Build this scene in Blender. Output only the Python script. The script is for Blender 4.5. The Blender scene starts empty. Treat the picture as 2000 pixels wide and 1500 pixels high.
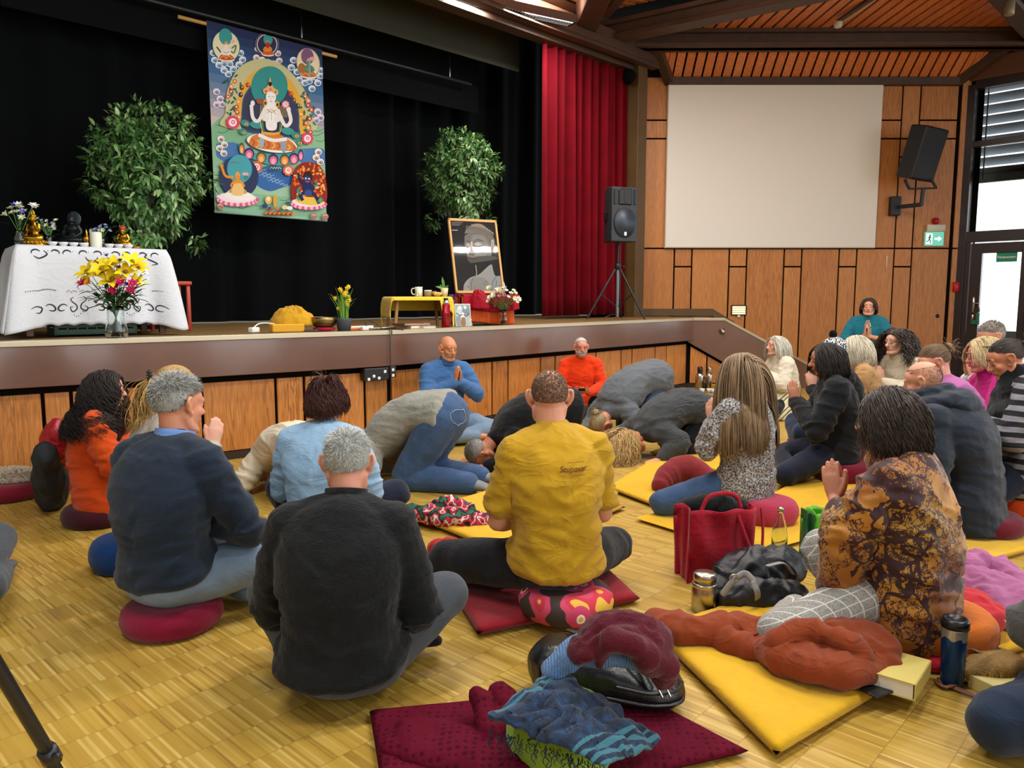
import bpy,math,random
import numpy as np
from mathutils import Vector,Matrix,Euler
sc=bpy.context.scene
COL=sc.collection
R=math.radians
PI=math.pi
rng=np.random.default_rng(7)
random.seed(7)
CAM_H,FPX,PITCH=1.30,1500.0,math.atan(170/1500)
cam=bpy.data.cameras.new('camera')
cam.sensor_fit='HORIZONTAL';cam.sensor_width=36.0
cam.lens=36.0*FPX/2000.0
cam.clip_start=0.05;cam.clip_end=300
co=bpy.data.objects.new('camera',cam);COL.objects.link(co)
co.location=(0,0,CAM_H);co.rotation_euler=(PI/2-PITCH,0,0)
sc.camera=co
world=bpy.data.worlds.new('overcast_sky');sc.world=world
world.use_nodes=True
_wt=world.node_tree;_bg=_wt.nodes['Background']
_tc=_wt.nodes.new('ShaderNodeTexCoord');_sx=_wt.nodes.new('ShaderNodeSeparateXYZ');_mr=_wt.nodes.new('ShaderNodeMapRange');_cr=_wt.nodes.new('ShaderNodeMix')
_wt.links.new(_tc.outputs['Generated'],_sx.inputs[0]);_wt.links.new(_sx.outputs[0],_mr.inputs[0])
for k_,v_ in enumerate((0,.25,.85,.55,3.2)):
 if k_:_mr.inputs[k_].default_value=v_
_wt.links.new(_mr.outputs[0],_bg.inputs[1]);_cr.data_type='RGBA'
_m2=_wt.nodes.new('ShaderNodeMapRange');_m2.inputs[1].default_value=.1;_m2.inputs[2].default_value=.7;_wt.links.new(_sx.outputs[0],_m2.inputs[0]);_wt.links.new(_m2.outputs[0],_cr.inputs[0])
_cr.inputs[6].default_value=(1.0,.94,.86,1);_cr.inputs[7].default_value=(.90,.96,1.0,1);_wt.links.new(_cr.outputs[2],_bg.inputs[0])
sc.view_settings.view_transform='Standard';sc.view_settings.look='None'
sc.view_settings.exposure=0.35;sc.view_settings.gamma=1.0
sc.view_settings.use_curve_mapping=False
sc.cycles.use_denoising=True
sc.cycles.max_bounces=6;sc.cycles.diffuse_bounces=3;sc.cycles.glossy_bounces=3
sc.cycles.transmission_bounces=6;sc.cycles.transparent_max_bounces=8
sc.cycles.caustics_reflective=False;sc.cycles.caustics_refractive=False
sc.cycles.sample_clamp_indirect=4.0
_cp,_sp=math.cos(PITCH),math.sin(PITCH)
EYE=np.array([0,0,CAM_H])
def ray(px,py):
 u,v=(px-1000)/FPX,(750-py)/FPX
 return np.array([u,_cp+v*_sp,v*_cp-_sp])
def on_z(px,py,z=0.0):
 d=ray(px,py);return EYE+d*((z-CAM_H)/d[2])
def at_y(px,py,y):
 d=ray(px,py);return EYE+d*(y/d[1])
def on_plane(px,py,p0,n):
 d=ray(px,py);n=np.asarray(n,float)
 return EYE+d*(np.dot(np.asarray(p0)-EYE,n)/np.dot(d,n))
def lin(c):
 if isinstance(c,str):
  c=c.lstrip('#');c=tuple(int(c[i:i+2],16)/255 for i in(0,2,4))
 return tuple((x/12.92 if x<=0.04045 else((x+0.055)/1.055)**2.4)for x in c[:3])+(1.0,)
MATS={}
class NT:
 def __init__(s,name):
  s.m=bpy.data.materials.new(name);s.m.use_nodes=True
  s.t=s.m.node_tree;s.b=s.t.nodes['Principled BSDF']
 def n(s,typ,**kw):
  o=s.t.nodes.new(typ)
  for k,v in kw.items():
   if k.startswith('i_'):
    o.inputs[k[2:].replace('_',' ')].default_value=v
   else:setattr(o,k,v)
  return o
 def l(s,a,b):s.t.links.new(a,b)
 def coord(s,kind='Object',scale=(1,1,1),rot=(0,0,0)):
  tc=s.n('ShaderNodeTexCoord');mp=s.n('ShaderNodeMapping')
  mp.inputs['Scale'].default_value=scale;mp.inputs['Rotation'].default_value=rot
  s.l(tc.outputs[kind],mp.inputs[0]);return mp.outputs[0]
 def noise(s,vec,scale,detail=3,rough=.5,dist=0):
  o=s.n('ShaderNodeTexNoise');o.inputs['Scale'].default_value=scale
  o.inputs['Detail'].default_value=detail;o.inputs['Roughness'].default_value=rough
  o.inputs['Distortion'].default_value=dist
  if vec is not None:s.l(vec,o.inputs['Vector'])
  return o.outputs['Fac']
 def ramp(s,fac,stops,interp='LINEAR'):
  r=s.n('ShaderNodeValToRGB');r.color_ramp.interpolation=interp
  e=r.color_ramp.elements
  while len(e)<len(stops):e.new(.5)
  for x,(p,c)in zip(e,stops):x.position=p;x.color=c if len(c)==4 else lin(c)
  s.l(fac,r.inputs[0]);return r.outputs[0]
 def mix(s,fac,a,b,mode='MIX'):
  m=s.n('ShaderNodeMix',data_type='RGBA',blend_type=mode)
  for sock,v in((m.inputs[0],fac),(m.inputs[6],a),(m.inputs[7],b)):
   if hasattr(v,'links'):s.l(v,sock)
   else:sock.default_value=v
  return m.outputs[2]
 def math(s,op,a,b=0.0,c=0.0):
  m=s.n('ShaderNodeMath',operation=op)
  for i,v in enumerate((a,b,c)):
   if hasattr(v,'links'):s.l(v,m.inputs[i])
   else:m.inputs[i].default_value=v
  return m.outputs[0]
 def bump(s,h,strength=.3,dist=.01):
  b=s.n('ShaderNodeBump');b.inputs['Strength'].default_value=strength;b.inputs['Distance'].default_value=dist
  s.l(h,b.inputs['Height']);s.l(b.outputs[0],s.b.inputs['Normal'])
 def col(s,v):
  if hasattr(v,'links'):s.l(v,s.b.inputs['Base Color'])
  else:s.b.inputs['Base Color'].default_value=v
 def set(s,**kw):
  for k,v in kw.items():
   s.b.inputs[{'rough':'Roughness','metal':'Metallic','spec':'Specular IOR Level','trans':'Transmission Weight','ior':'IOR','alpha':'Alpha','sheen':'Sheen Weight','coat':'Coat Weight','sss':'Subsurface Weight','emit':'Emission Strength'}[k]].default_value=v
def plain(name,c,rough=.5,metal=0,spec=.5,var=0.0,vscale=8,bump=0,bscale=60):
 if name in MATS:return MATS[name]
 n=NT(name);c=lin(c);n.set(rough=rough,metal=metal,spec=spec)
 if var or bump:v=n.coord()
 if var:
  f=n.noise(v,vscale,4)
  n.col(n.ramp(f,[(.3,tuple(x*(1-var)for x in c[:3])+(1,)),(.7,tuple(min(1,x*(1+var))for x in c[:3])+(1,))]))
 else:n.col(c)
 if bump:n.bump(n.noise(v,bscale,4),bump,.005)
 MATS[name]=n.m;return n.m
def cloth(name,c,var=.12,weave=420,bump=.25,rough=.9,fuzz=0.15,vscale=14,rib=0,crease=1.0):
 if name in MATS:return MATS[name]
 n=NT(name);c=lin(c);v=n.coord();n.set(rough=rough,spec=.15,sheen=fuzz)
 f=n.noise(v,vscale,5,.6);g=n.noise(v,weave,2)
 k=n.math('ADD',n.math('MULTIPLY',f,.6),n.math('MULTIPLY',g,.4))
 n.col(n.ramp(k,[(.32,tuple(x*(1-var)for x in c[:3])+(1,)),(.68,tuple(min(1,x*(1+var))for x in c[:3])+(1,))]))
 cr=n.math('POWER',n.math('SUBTRACT',1.0,n.math('ABSOLUTE',n.math('MULTIPLY_ADD',n.noise(n.coord(scale=(1,1,1.7)),6.5,2,.5,.9),2.0,-1.0))),9.0)
 h=n.math('ADD',n.math('ADD',n.math('MULTIPLY',n.noise(v,26,4,.55),2.2),g),n.math('MULTIPLY',cr,.30*crease/bump))
 if rib:
  w=n.n('ShaderNodeTexWave',wave_type='BANDS',bands_direction='X');w.inputs['Scale'].default_value=rib
  n.l(v,w.inputs[0]);h=n.math('ADD',h,n.math('MULTIPLY',w.outputs['Fac'],1.2))
 n.bump(h,min(1,bump*1.3),.005);MATS[name]=n.m;return n.m
def metal(name,c,rough=.25):return plain(name,c,rough,1.0)
def glass(name,c=(1,1,1),rough=.02,alpha_mix=.0):
 if name in MATS:return MATS[name]
 n=NT(name);n.col(lin(c));n.set(rough=rough,trans=1.0,ior=1.45);MATS[name]=n.m;return n.m
def emit(name,c,s):
 if name in MATS:return MATS[name]
 n=NT(name);n.col(lin(c));n.b.inputs['Emission Color'].default_value=lin(c);n.set(emit=s);MATS[name]=n.m;return n.m
def skin(name,c,flush=.14):
 if name in MATS:return MATS[name]
 n=NT(name);c=lin(c);v=n.coord();n.set(rough=.5,spec=.35,sss=.12)
 n.b.inputs['Subsurface Radius'].default_value=(.012,.005,.003);n.b.inputs['Subsurface Scale'].default_value=1.0
 f=n.noise(v,16,4);g=n.noise(v,150,2)
 r=(min(1,c[0]*1.05),c[1]*(1-flush),c[2]*(1-flush),1)
 n.col(n.mix(n.math('MULTIPLY',g,.18),n.ramp(f,[(.35,c),(.68,r)]),(c[0]*.75,c[1]*.66,c[2]*.6,1)))
 n.bump(g,.08,.002);MATS[name]=n.m;return n.m
def hairmat(name,c1,c2,rough=.45):
 """per strand variation between two real hair colours"""
 if name in MATS:return MATS[name]
 n=NT(name);g=n.n('ShaderNodeNewGeometry');v=n.coord()
 f=n.math('ADD',n.math('MULTIPLY',g.outputs['Random Per Island'],.75),n.math('MULTIPLY',n.noise(v,30,2),.25))
 n.col(n.ramp(f,[(.1,lin(c1)),(.9,lin(c2))]));n.set(rough=rough,spec=.4);MATS[name]=n.m;return n.m
_P=rng.permutation(256);_P=np.concatenate([_P,_P,_P])
_G=rng.normal(size=(256,3));_G/=np.linalg.norm(_G,axis=1)[:,None]
def pnoise(p):
 p=np.asarray(p,float);i=np.floor(p).astype(int);f=p-i;i&=255
 u=f*f*f*(f*(f*6-15)+10);r=0
 for dx in(0,1):
  for dy in(0,1):
   for dz in(0,1):
    h=_P[_P[_P[i[:,0]+dx]+i[:,1]+dy]+i[:,2]+dz]
    d=(_G[h]*(f-(dx,dy,dz))).sum(1)
    w=(u[:,0]if dx else 1-u[:,0])*(u[:,1]if dy else 1-u[:,1])*(u[:,2]if dz else 1-u[:,2])
    r=r+w*d
 return r
def fbm(p,o=3):
 r,a=0,1
 for k in range(o):r=r+a*pnoise(p*2**k+17.3*k);a*=.5
 return r
def nrm(v):v=np.asarray(v,float);return v/(np.linalg.norm(v)+1e-12)
def smoothline(pts,per=6):
 """Catmull-Rom through the rows of pts"""
 p=np.asarray(pts,float)
 if len(p)<3:
  t=np.linspace(0,1,per+1)[:,None];return p[0]*(1-t)+p[-1]*t
 q=np.vstack([2*p[0]-p[1],p,2*p[-1]-p[-2]]);out=[]
 for k in range(1,len(q)-2):
  t=np.linspace(0,1,per,endpoint=False)[:,None]
  a,b,c,d=q[k-1],q[k],q[k+1],q[k+2]
  out.append(.5*(2*b+(c-a)*t+(2*a-5*b+4*c-d)*t**2+(3*b-a-3*c+d)*t**3))
 return np.vstack(out+[p[-1:]])
class Buf:
 def __init__(s):s.v,s.f,s.m,s.n=[],[],[],0
 def add(s,v,f,mat=0):
  v=np.asarray(v,float)
  s.f.extend([tuple(i+s.n for i in q)for q in f]);s.m.extend([mat]*len(f))
  s.v.append(v);s.n+=len(v);return s
 def merge(s,o,mat=None):
  for q,m in zip(o.f,o.m):s.f.append(tuple(i+s.n for i in q));s.m.append(m if mat is None else mat)
  s.v.extend(o.v);s.n+=o.n
 def verts(s):return np.vstack(s.v)if s.v else np.zeros((0,3))
 def xform(s,fn):s.v=[fn(s.verts())];return s
 def rings(s,rings,mat=0,close=True,cap=True):
  """rings: (k, n, 3)"""
  rings=np.asarray(rings);k,n=rings.shape[:2];f=[]
  for i in range(k-1):
   for j in range(n if close else n-1):
    a,b=i*n+j,i*n+(j+1)%n
    f.append((a,b,b+n,a+n))
  if cap:f.append(tuple(range(n-1,-1,-1)));f.append(tuple((k-1)*n+j for j in range(n)))
  return s.add(rings.reshape(-1,3),f,mat)
 def tube(s,pts,rad,n=10,mat=0,side=None,smooth=0,round_=True,power=2.0,capk=1.0):
  pts=np.asarray(pts,float);rad=np.asarray(rad,float)
  if rad.ndim==0:rad=np.full(len(pts),float(rad))
  if rad.ndim==1:rad=np.stack([rad,rad],1)
  if smooth:
   a=smoothline(np.hstack([pts,rad]),smooth);pts,rad=a[:,:3],np.abs(a[:,3:])
  t=np.gradient(pts,axis=0)if len(pts)>2 else np.repeat((pts[-1]-pts[0])[None],len(pts),0)
  t/=np.linalg.norm(t,axis=1)[:,None]+1e-12
  if round_:
   P,Q,T=[],[],[]
   e=[(.999,.05),(.92,.38),(.7,.71),(.38,.92)]
   r0,r1=rad[0].mean(),rad[-1].mean()
   for a,b in e:P.append(pts[0]-t[0]*r0*a*capk);Q.append(rad[0]*b);T.append(t[0])
   P+=list(pts);Q+=list(rad);T+=list(t)
   for a,b in e[::-1]:P.append(pts[-1]+t[-1]*r1*a);Q.append(rad[-1]*b);T.append(t[-1])
   pts,rad,t=np.array(P),np.array(Q),np.array(T)
  x=np.asarray(side,float)if side is not None else(np.array([1.,0,0])if abs(t[0][0])<.8 else np.array([0,1.,0]))
  an=np.arange(n)*2*PI/n;c,d=np.cos(an),np.sin(an)
  if power!=2.0:
   c,d=np.sign(c)*np.abs(c)**(2/power),np.sign(d)*np.abs(d)**(2/power)
  out=[]
  for p,r,tt in zip(pts,rad,t):
   xs=nrm(x-tt*np.dot(x,tt));y=np.cross(tt,xs)
   out.append(p+np.outer(c*r[0],xs)+np.outer(d*r[1],y))
   if side is None:x=xs
  return s.rings(out,mat)
 def ell(s,c,r,M=None,nu=16,nv=10,mat=0):
  r=np.broadcast_to(np.asarray(r,float),(3,));a=np.linspace(0,PI,nv+1)[1:-1];u=np.arange(nu)*2*PI/nu
  v=[np.array([0,0,1.])]+[np.array([math.sin(t)*math.cos(w),math.sin(t)*math.sin(w),math.cos(t)])for t in a for w in u]+[np.array([0,0,-1.])]
  v=np.array(v)*r
  if M is not None:v=v@np.asarray(M,float).T
  v=v+np.asarray(c,float);k=nv-1;f=[]
  for j in range(nu):
   f.append((0,1+j,1+(j+1)%nu));f.append((1+k*nu,1+(k-1)*nu+(j+1)%nu,1+(k-1)*nu+j))
  for i in range(k-1):
   for j in range(nu):
    a_,b_=1+i*nu+j,1+i*nu+(j+1)%nu
    f.append((a_,a_+nu,b_+nu,b_))
  return s.add(v,f,mat)
 def lathe(s,prof,c=(0,0,0),n=24,mat=0,M=None,cap=True):
  an=np.arange(n)*2*PI/n
  rg=np.array([[(r*math.cos(a),r*math.sin(a),z)for a in an]for r,z in prof],float)
  if M is not None:rg=rg@np.asarray(M,float).T
  return s.rings(rg+np.asarray(c,float),mat,cap=cap)
 def box(s,c,size,M=None,ch=0.0,mat=0):
  """box with chamfered edges, centre c, full size"""
  h=np.asarray(size,float)/2;ch=min(ch,h.min()*.9)
  if ch<=0:
   v=np.array([(x,y,z)for x in(-1,1)for y in(-1,1)for z in(-1,1)],float)*h
   f=[(0,1,3,2),(4,6,7,5),(0,4,5,1),(2,3,7,6),(0,2,6,4),(1,5,7,3)]
  else:
   v=[];idx={}
   for sx in(-1,1):
    for sy in(-1,1):
     for sz in(-1,1):
      sg=np.array([sx,sy,sz],float)
      for ax in range(3):
       q=sg*(h-ch);q[ax]=sg[ax]*h[ax];idx[(sx,sy,sz,ax)]=len(v);v.append(q)
   v=np.array(v);f=[]
   for ax in range(3):
    o=[a for a in range(3)if a!=ax]
    for sg in(-1,1):
     q=[]
     for a,b in((-1,-1),(1,-1),(1,1),(-1,1)):
      k=[0,0,0];k[ax]=sg;k[o[0]]=a;k[o[1]]=b;q.append(idx[(*k,ax)])
     f.append(tuple(q))
    for a in(-1,1):
     for b in(-1,1):
      k0=[0,0,0];k0[o[0]]=a;k0[o[1]]=b;k1=list(k0);k0[ax]=-1;k1[ax]=1
      f.append((idx[(*k0,o[0])],idx[(*k1,o[0])],idx[(*k1,o[1])],idx[(*k0,o[1])]))
   for sx in(-1,1):
    for sy in(-1,1):
     for sz in(-1,1):f.append(tuple(idx[(sx,sy,sz,a)]for a in range(3)))
  if M is not None:v=v@np.asarray(M,float).T
  return s.add(v+np.asarray(c,float),f,mat)
 def prism(s,poly,lo,hi,mat=0):
  """poly: list of 3D points lo/hi: offset vectors"""
  p=np.asarray(poly,float);n=len(p)
  f=[tuple(range(n-1,-1,-1)),tuple(range(n,2*n))]+[(i,(i+1)%n,n+(i+1)%n,n+i)for i in range(n)]
  return s.add(np.vstack([p+lo,p+hi]),f,mat)
 def grid(s,fn,nu,nv,mat=0):
  v=np.array([fn(i/nu,j/nv)for i in range(nu+1)for j in range(nv+1)],float)
  f=[(i*(nv+1)+j,(i+1)*(nv+1)+j,(i+1)*(nv+1)+j+1,i*(nv+1)+j+1)for i in range(nu)for j in range(nv)]
  return s.add(v,f,mat)
 def beam(s,a,b,w,h,up=(0,0,1),ch=.004,mat=0):
  a,b=np.asarray(a,float),np.asarray(b,float);t=nrm(b-a);x=nrm(np.cross(t,up));z=np.cross(x,t)
  return s.box((a+b)/2,(w,np.linalg.norm(b-a),h),np.stack([x,t,z],1),ch,mat)
def mesh_from(name,v,f,mats,midx=None,smooth=True,recalc=True):
 me=bpy.data.meshes.new(name);me.from_pydata([tuple(x)for x in np.asarray(v).tolist()],[],f)
 for m in(mats if isinstance(mats,(list,tuple))else[mats]):me.materials.append(m)
 if midx is not None and len(set(midx))>1:me.polygons.foreach_set('material_index',midx)
 if recalc:
  import bmesh
  bm=bmesh.new();bm.from_mesh(me);bmesh.ops.recalc_face_normals(bm,faces=bm.faces);bm.to_mesh(me);bm.free()
 me.polygons.foreach_set('use_smooth',[smooth]*len(me.polygons))
 me.update();return me
def obj(name,buf,mats,parent=None,smooth=True,recalc=True,bevel=0,solid=0,sub=0,autosmooth=None):
 me=mesh_from(name,buf.verts(),buf.f,mats,buf.m,smooth,recalc)
 o=bpy.data.objects.new(name,me);COL.objects.link(o)
 if parent is not None:
  o.parent=parent
  if parent.type=='MESH' and 'rel' not in parent:pass
 if autosmooth is not None:
  me.polygons.foreach_set('use_smooth',[True]*len(me.polygons))
  try:me.set_sharp_from_angle(angle=R(autosmooth))
  except Exception:pass
 if solid:
  md=o.modifiers.new('thickness','SOLIDIFY');md.thickness=solid;md.offset=0
 if sub:
  md=o.modifiers.new('smooth','SUBSURF');md.levels=sub;md.render_levels=sub
 if bevel:
  md=o.modifiers.new('edge','BEVEL');md.width=bevel;md.segments=2
 return o
def thing(name,label,cat,loc=(0,0,0),rz=0.0,group=None,scale=None):
 o=bpy.data.objects.new(name,None);COL.objects.link(o);o.empty_display_size=.1
 o.location=tuple(loc);o.rotation_euler=(0,0,rz);o['label']=label;o['category']=cat
 if group:o['group']=group
 return o
def tag(o,label,cat,group=None,kind=None):
 o['label']=label;o['category']=cat
 if group:o['group']=group
 if kind:o['kind']=kind
 return o
def struct(name,buf,mats,label=None,parent=None,**kw):
 o=obj(name,buf,mats,parent,**kw);o['kind']='structure'
 if label:o['label']=label
 return o
def remesh(buf,voxel,it=4,disp=None,fac=.5):
 """one continuous skin round all pieces of buf: (verts, faces)"""
 me=mesh_from('tmp',buf.verts(),buf.f,[],None,True)
 o=bpy.data.objects.new('tmp',me);COL.objects.link(o)
 m=o.modifiers.new('r','REMESH');m.mode='VOXEL';m.voxel_size=voxel;m.adaptivity=0
 if it:
  m=o.modifiers.new('s','SMOOTH');m.factor=fac;m.iterations=it
 dg=bpy.context.evaluated_depsgraph_get();e=o.evaluated_get(dg);em=e.to_mesh()
 n=len(em.vertices);v=np.empty(n*3);em.vertices.foreach_get('co',v);v=v.reshape(-1,3)
 nr=np.empty(n*3);em.vertices.foreach_get('normal',nr);nr=nr.reshape(-1,3)
 f=[tuple(p.vertices)for p in em.polygons]
 e.to_mesh_clear();bpy.data.objects.remove(o);bpy.data.meshes.remove(me)
 if disp is not None:v=disp(v,nr)
 return v,f
def skinobj(name,buf,mats,parent,voxel,it=4,disp=None,matfn=None):
 v,f=remesh(buf,voxel,it,disp);mi=None
 if matfn is not None:
  va=np.asarray(v);c=np.array([va[list(q)].mean(0)for q in f]);mi=[int(x)for x in matfn(c)]
 me=mesh_from(name,v,f,mats,mi,True,recalc=False)
 o=bpy.data.objects.new(name,me);COL.objects.link(o);o.parent=parent;return o
def rotz(a):c,s=math.cos(a),math.sin(a);return np.array([[c,-s,0],[s,c,0],[0,0,1.]])
def rotx(a):c,s=math.cos(a),math.sin(a);return np.array([[1.,0,0],[0,c,-s],[0,s,c]])
def roty(a):c,s=math.cos(a),math.sin(a);return np.array([[c,0,s],[0,1.,0],[-s,0,c]])
def homog(src,dst):
 A=[]
 for(x,y),(u,v)in zip(src,dst):
  A.append([x,y,1,0,0,0,-u*x,-u*y,-u]);A.append([0,0,0,x,y,1,-v*x,-v*y,-v])
 Hm=np.linalg.svd(np.array(A,float))[2][-1].reshape(3,3)
 def f(p):
  q=np.c_[np.asarray(p,float),np.ones(len(p))]@Hm.T;return q[:,:2]/q[:,2:]
 return f
class Paint:
 """flat print: coloured patches laid one over the other on a sheet; pixel-like source coordinates -> (u, v) metres -> 3D"""
 def __init__(s,f,O,ex,ey,nn,step=.00006,lim=None):s.lim=lim;s.f,s.O,s.ex,s.ey,s.nn,s.k,s.step,s.b,s.mats,s.idx=f,np.asarray(O,float),np.asarray(ex,float),np.asarray(ey,float),np.asarray(nn,float),1,step,Buf(),[],{}
 def mat(s,c,rough=.8):
  if c not in s.idx:s.idx[c]=len(s.mats);s.mats.append(plain('paint_'+c.strip('#'),c,rough,spec=.2))
  return s.idx[c]
 def poly(s,pts,c,lift=True):
  q=s.f(pts);q=np.clip(q,0,s.lim)if s.lim is not None else q;v=s.O+np.outer(q[:,0],s.ex)+np.outer(q[:,1],s.ey)+s.nn*s.step*s.k
  s.b.add(v,[tuple(range(len(v)))],s.mat(c));s.k+=1 if lift else 0
 def ell(s,x,y,rx,ry,c,rot=0,n=24,a0=0,a1=360):
  a=np.radians(np.linspace(a0,a1,n,endpoint=a1-a0<360));p=np.c_[rx*np.cos(a),ry*np.sin(a)]
  r=R(rot);p=p@np.array([[math.cos(r),math.sin(r)],[-math.sin(r),math.cos(r)]]);s.poly(p+(x,y),c)
 def line(s,pts,w,c,smooth=5):
  p=smoothline(np.c_[np.asarray(pts,float),np.zeros(len(pts))],smooth)[:,:2]if smooth else np.asarray(pts,float)
  t=np.gradient(p,axis=0);t/=np.linalg.norm(t,axis=1)[:,None]+1e-9;q=np.c_[-t[:,1],t[:,0]]*w/2
  s.poly(np.vstack([p+q,(p-q)[::-1]]),c)
 def blob(s,pts,c):p=smoothline(np.c_[np.asarray(list(pts)+[pts[0]],float),np.zeros(len(pts)+1)],5)[:-1,:2];s.poly(p,c)
def text_mesh(name,txt,size,mat_,parent,M,loc,bold=0.0,ext=.0006,shear=0,width=None):
 """lettering as a mesh; M columns: reading direction, up, towards the reader"""
 c=bpy.data.curves.new('txt','FONT');c.body=txt;c.size=size;c.align_x='CENTER';c.align_y='CENTER';c.extrude=ext;c.offset=bold;c.shear=shear;c.resolution_u=3
 o=bpy.data.objects.new('txt',c);COL.objects.link(o);dg=bpy.context.evaluated_depsgraph_get()
 me=bpy.data.meshes.new_from_object(o.evaluated_get(dg),depsgraph=dg);bpy.data.objects.remove(o)
 v=np.empty(len(me.vertices)*3);me.vertices.foreach_get('co',v);v=v.reshape(-1,3)
 if width:v[:,:2]*=width/(v[:,0].max()-v[:,0].min())
 v=v@np.asarray(M,float).T+np.asarray(loc,float);me.vertices.foreach_set('co',v.ravel())
 me.materials.clear();me.materials.append(mat_);me.name=name
 o=bpy.data.objects.new(name,me);COL.objects.link(o);o.parent=parent;return o
def solid_from_grid(buf,fn,nu,nv,th,mat=0):
 """a sheet with thickness th from fn(u, v)"""
 P=np.array([[fn(i/nu,j/nv)for j in range(nv+1)]for i in range(nu+1)],float)
 du=np.gradient(P,axis=0);dv=np.gradient(P,axis=1);n=np.cross(du,dv);n/=np.linalg.norm(n,axis=2)[...,None]+1e-12
 A,B=(P+n*th/2).reshape(-1,3),(P-n*th/2).reshape(-1,3);m=nv+1;k=len(A);f=[]
 for i in range(nu):
  for j in range(nv):
   a,b_,c,d=i*m+j,(i+1)*m+j,(i+1)*m+j+1,i*m+j+1
   f.append((a,b_,c,d));f.append((k+d,k+c,k+b_,k+a))
 edge=[i*m for i in range(nu+1)]+[nu*m+j for j in range(1,m)]+[i*m+nv for i in range(nu-1,-1,-1)]+[j for j in range(nv-1,0,-1)]
 for a,c in zip(edge,edge[1:]+edge[:1]):f.append((a,a+k,c+k,c))
 return buf.add(np.vstack([A,B]),f,mat)
def wood_panel(name,base,dark,light,axis='Z',stretch=14,rough=.38,figure=.5):
 """veneered boards: streaks along one axis, cathedral figure, every board its own tone"""
 n=NT(name);g=n.n('ShaderNodeNewGeometry');ri=g.outputs['Random Per Island']
 tc=n.n('ShaderNodeTexCoord');off=n.n('ShaderNodeVectorMath',operation='MULTIPLY_ADD')
 cmb=n.n('ShaderNodeCombineXYZ')
 for k in range(3):n.l(ri,cmb.inputs[k])
 n.l(cmb.outputs[0],off.inputs[0]);off.inputs[1].default_value=(37,23,51);n.l(tc.outputs['Object'],off.inputs[2])
 mp=n.n('ShaderNodeMapping');s={'Z':(stretch,stretch,1),'X':(1,stretch,stretch),'Y':(stretch,1,stretch)}[axis]
 mp.inputs['Scale'].default_value=s;n.l(off.outputs[0],mp.inputs[0]);v=mp.outputs[0]
 f1=n.noise(v,1.0,3,.5,.3);f2=n.noise(v,6,3,.6)
 w=n.math('SINE',n.math('MULTIPLY',f1,62))
 zone=n.math('SMOOTHSTEP',n.noise(v,.55,1),.5,.68)if False else n.ramp(n.noise(v,.5,1),[(.47,(0,0,0,1)),(.6,(1,1,1,1))])
 fig=n.math('MULTIPLY',n.math('MULTIPLY',n.math('GREATER_THAN',w,.45),zone),figure)
 c=n.ramp(f2,[(.28,lin(dark)),(.5,lin(base)),(.72,lin(light))])
 c=n.mix(fig,c,lin(dark))
 c=n.mix(n.math('MULTIPLY',ri,.32),c,lin(light));
 n.col(n.mix(n.math('MULTIPLY',n.math('FRACT',n.math('MULTIPLY',ri,7.31)),.35),c,lin(dark)))
 n.set(rough=rough,spec=.4);n.bump(f2,.06,.002);MATS[name]=n.m;return n.m
M_wallwood=wood_panel('orange_veneer','#c27c3c','#9a5b28','#d69350')
M_stagewood=wood_panel('stage_veneer','#c07a38','#86501f','#d69250',figure=.8)
M_plank=wood_panel('ceiling_pine','#e08048','#c4622e','#ee9c62',axis='Y',figure=.1,stretch=7)
M_beam=plain('dark_brown_timber','#4b3324',.55,var=.2,vscale=5,bump=.1)
M_post=plain('olive_brown_timber','#5a421f',.5,var=.12,vscale=5)
M_black=plain('matt_black','#070809',.9,spec=.1)
M_gap=plain('dark_gap','#120c08',.95,spec=.1)
M_fascia=plain('brown_lacquer','#664636',.25,spec=.5,var=.08,vscale=3);M_fascia.node_tree.nodes['Principled BSDF'].inputs['Coat Weight'].default_value=.8;M_fascia.node_tree.nodes['Principled BSDF'].inputs['Coat Roughness'].default_value=.12
M_lip=plain('worn_aluminium_edge','#b9ab90',.35,.6)
M_wframe=plain('dark_window_frame','#2a1c19',.35,var=.1)
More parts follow.
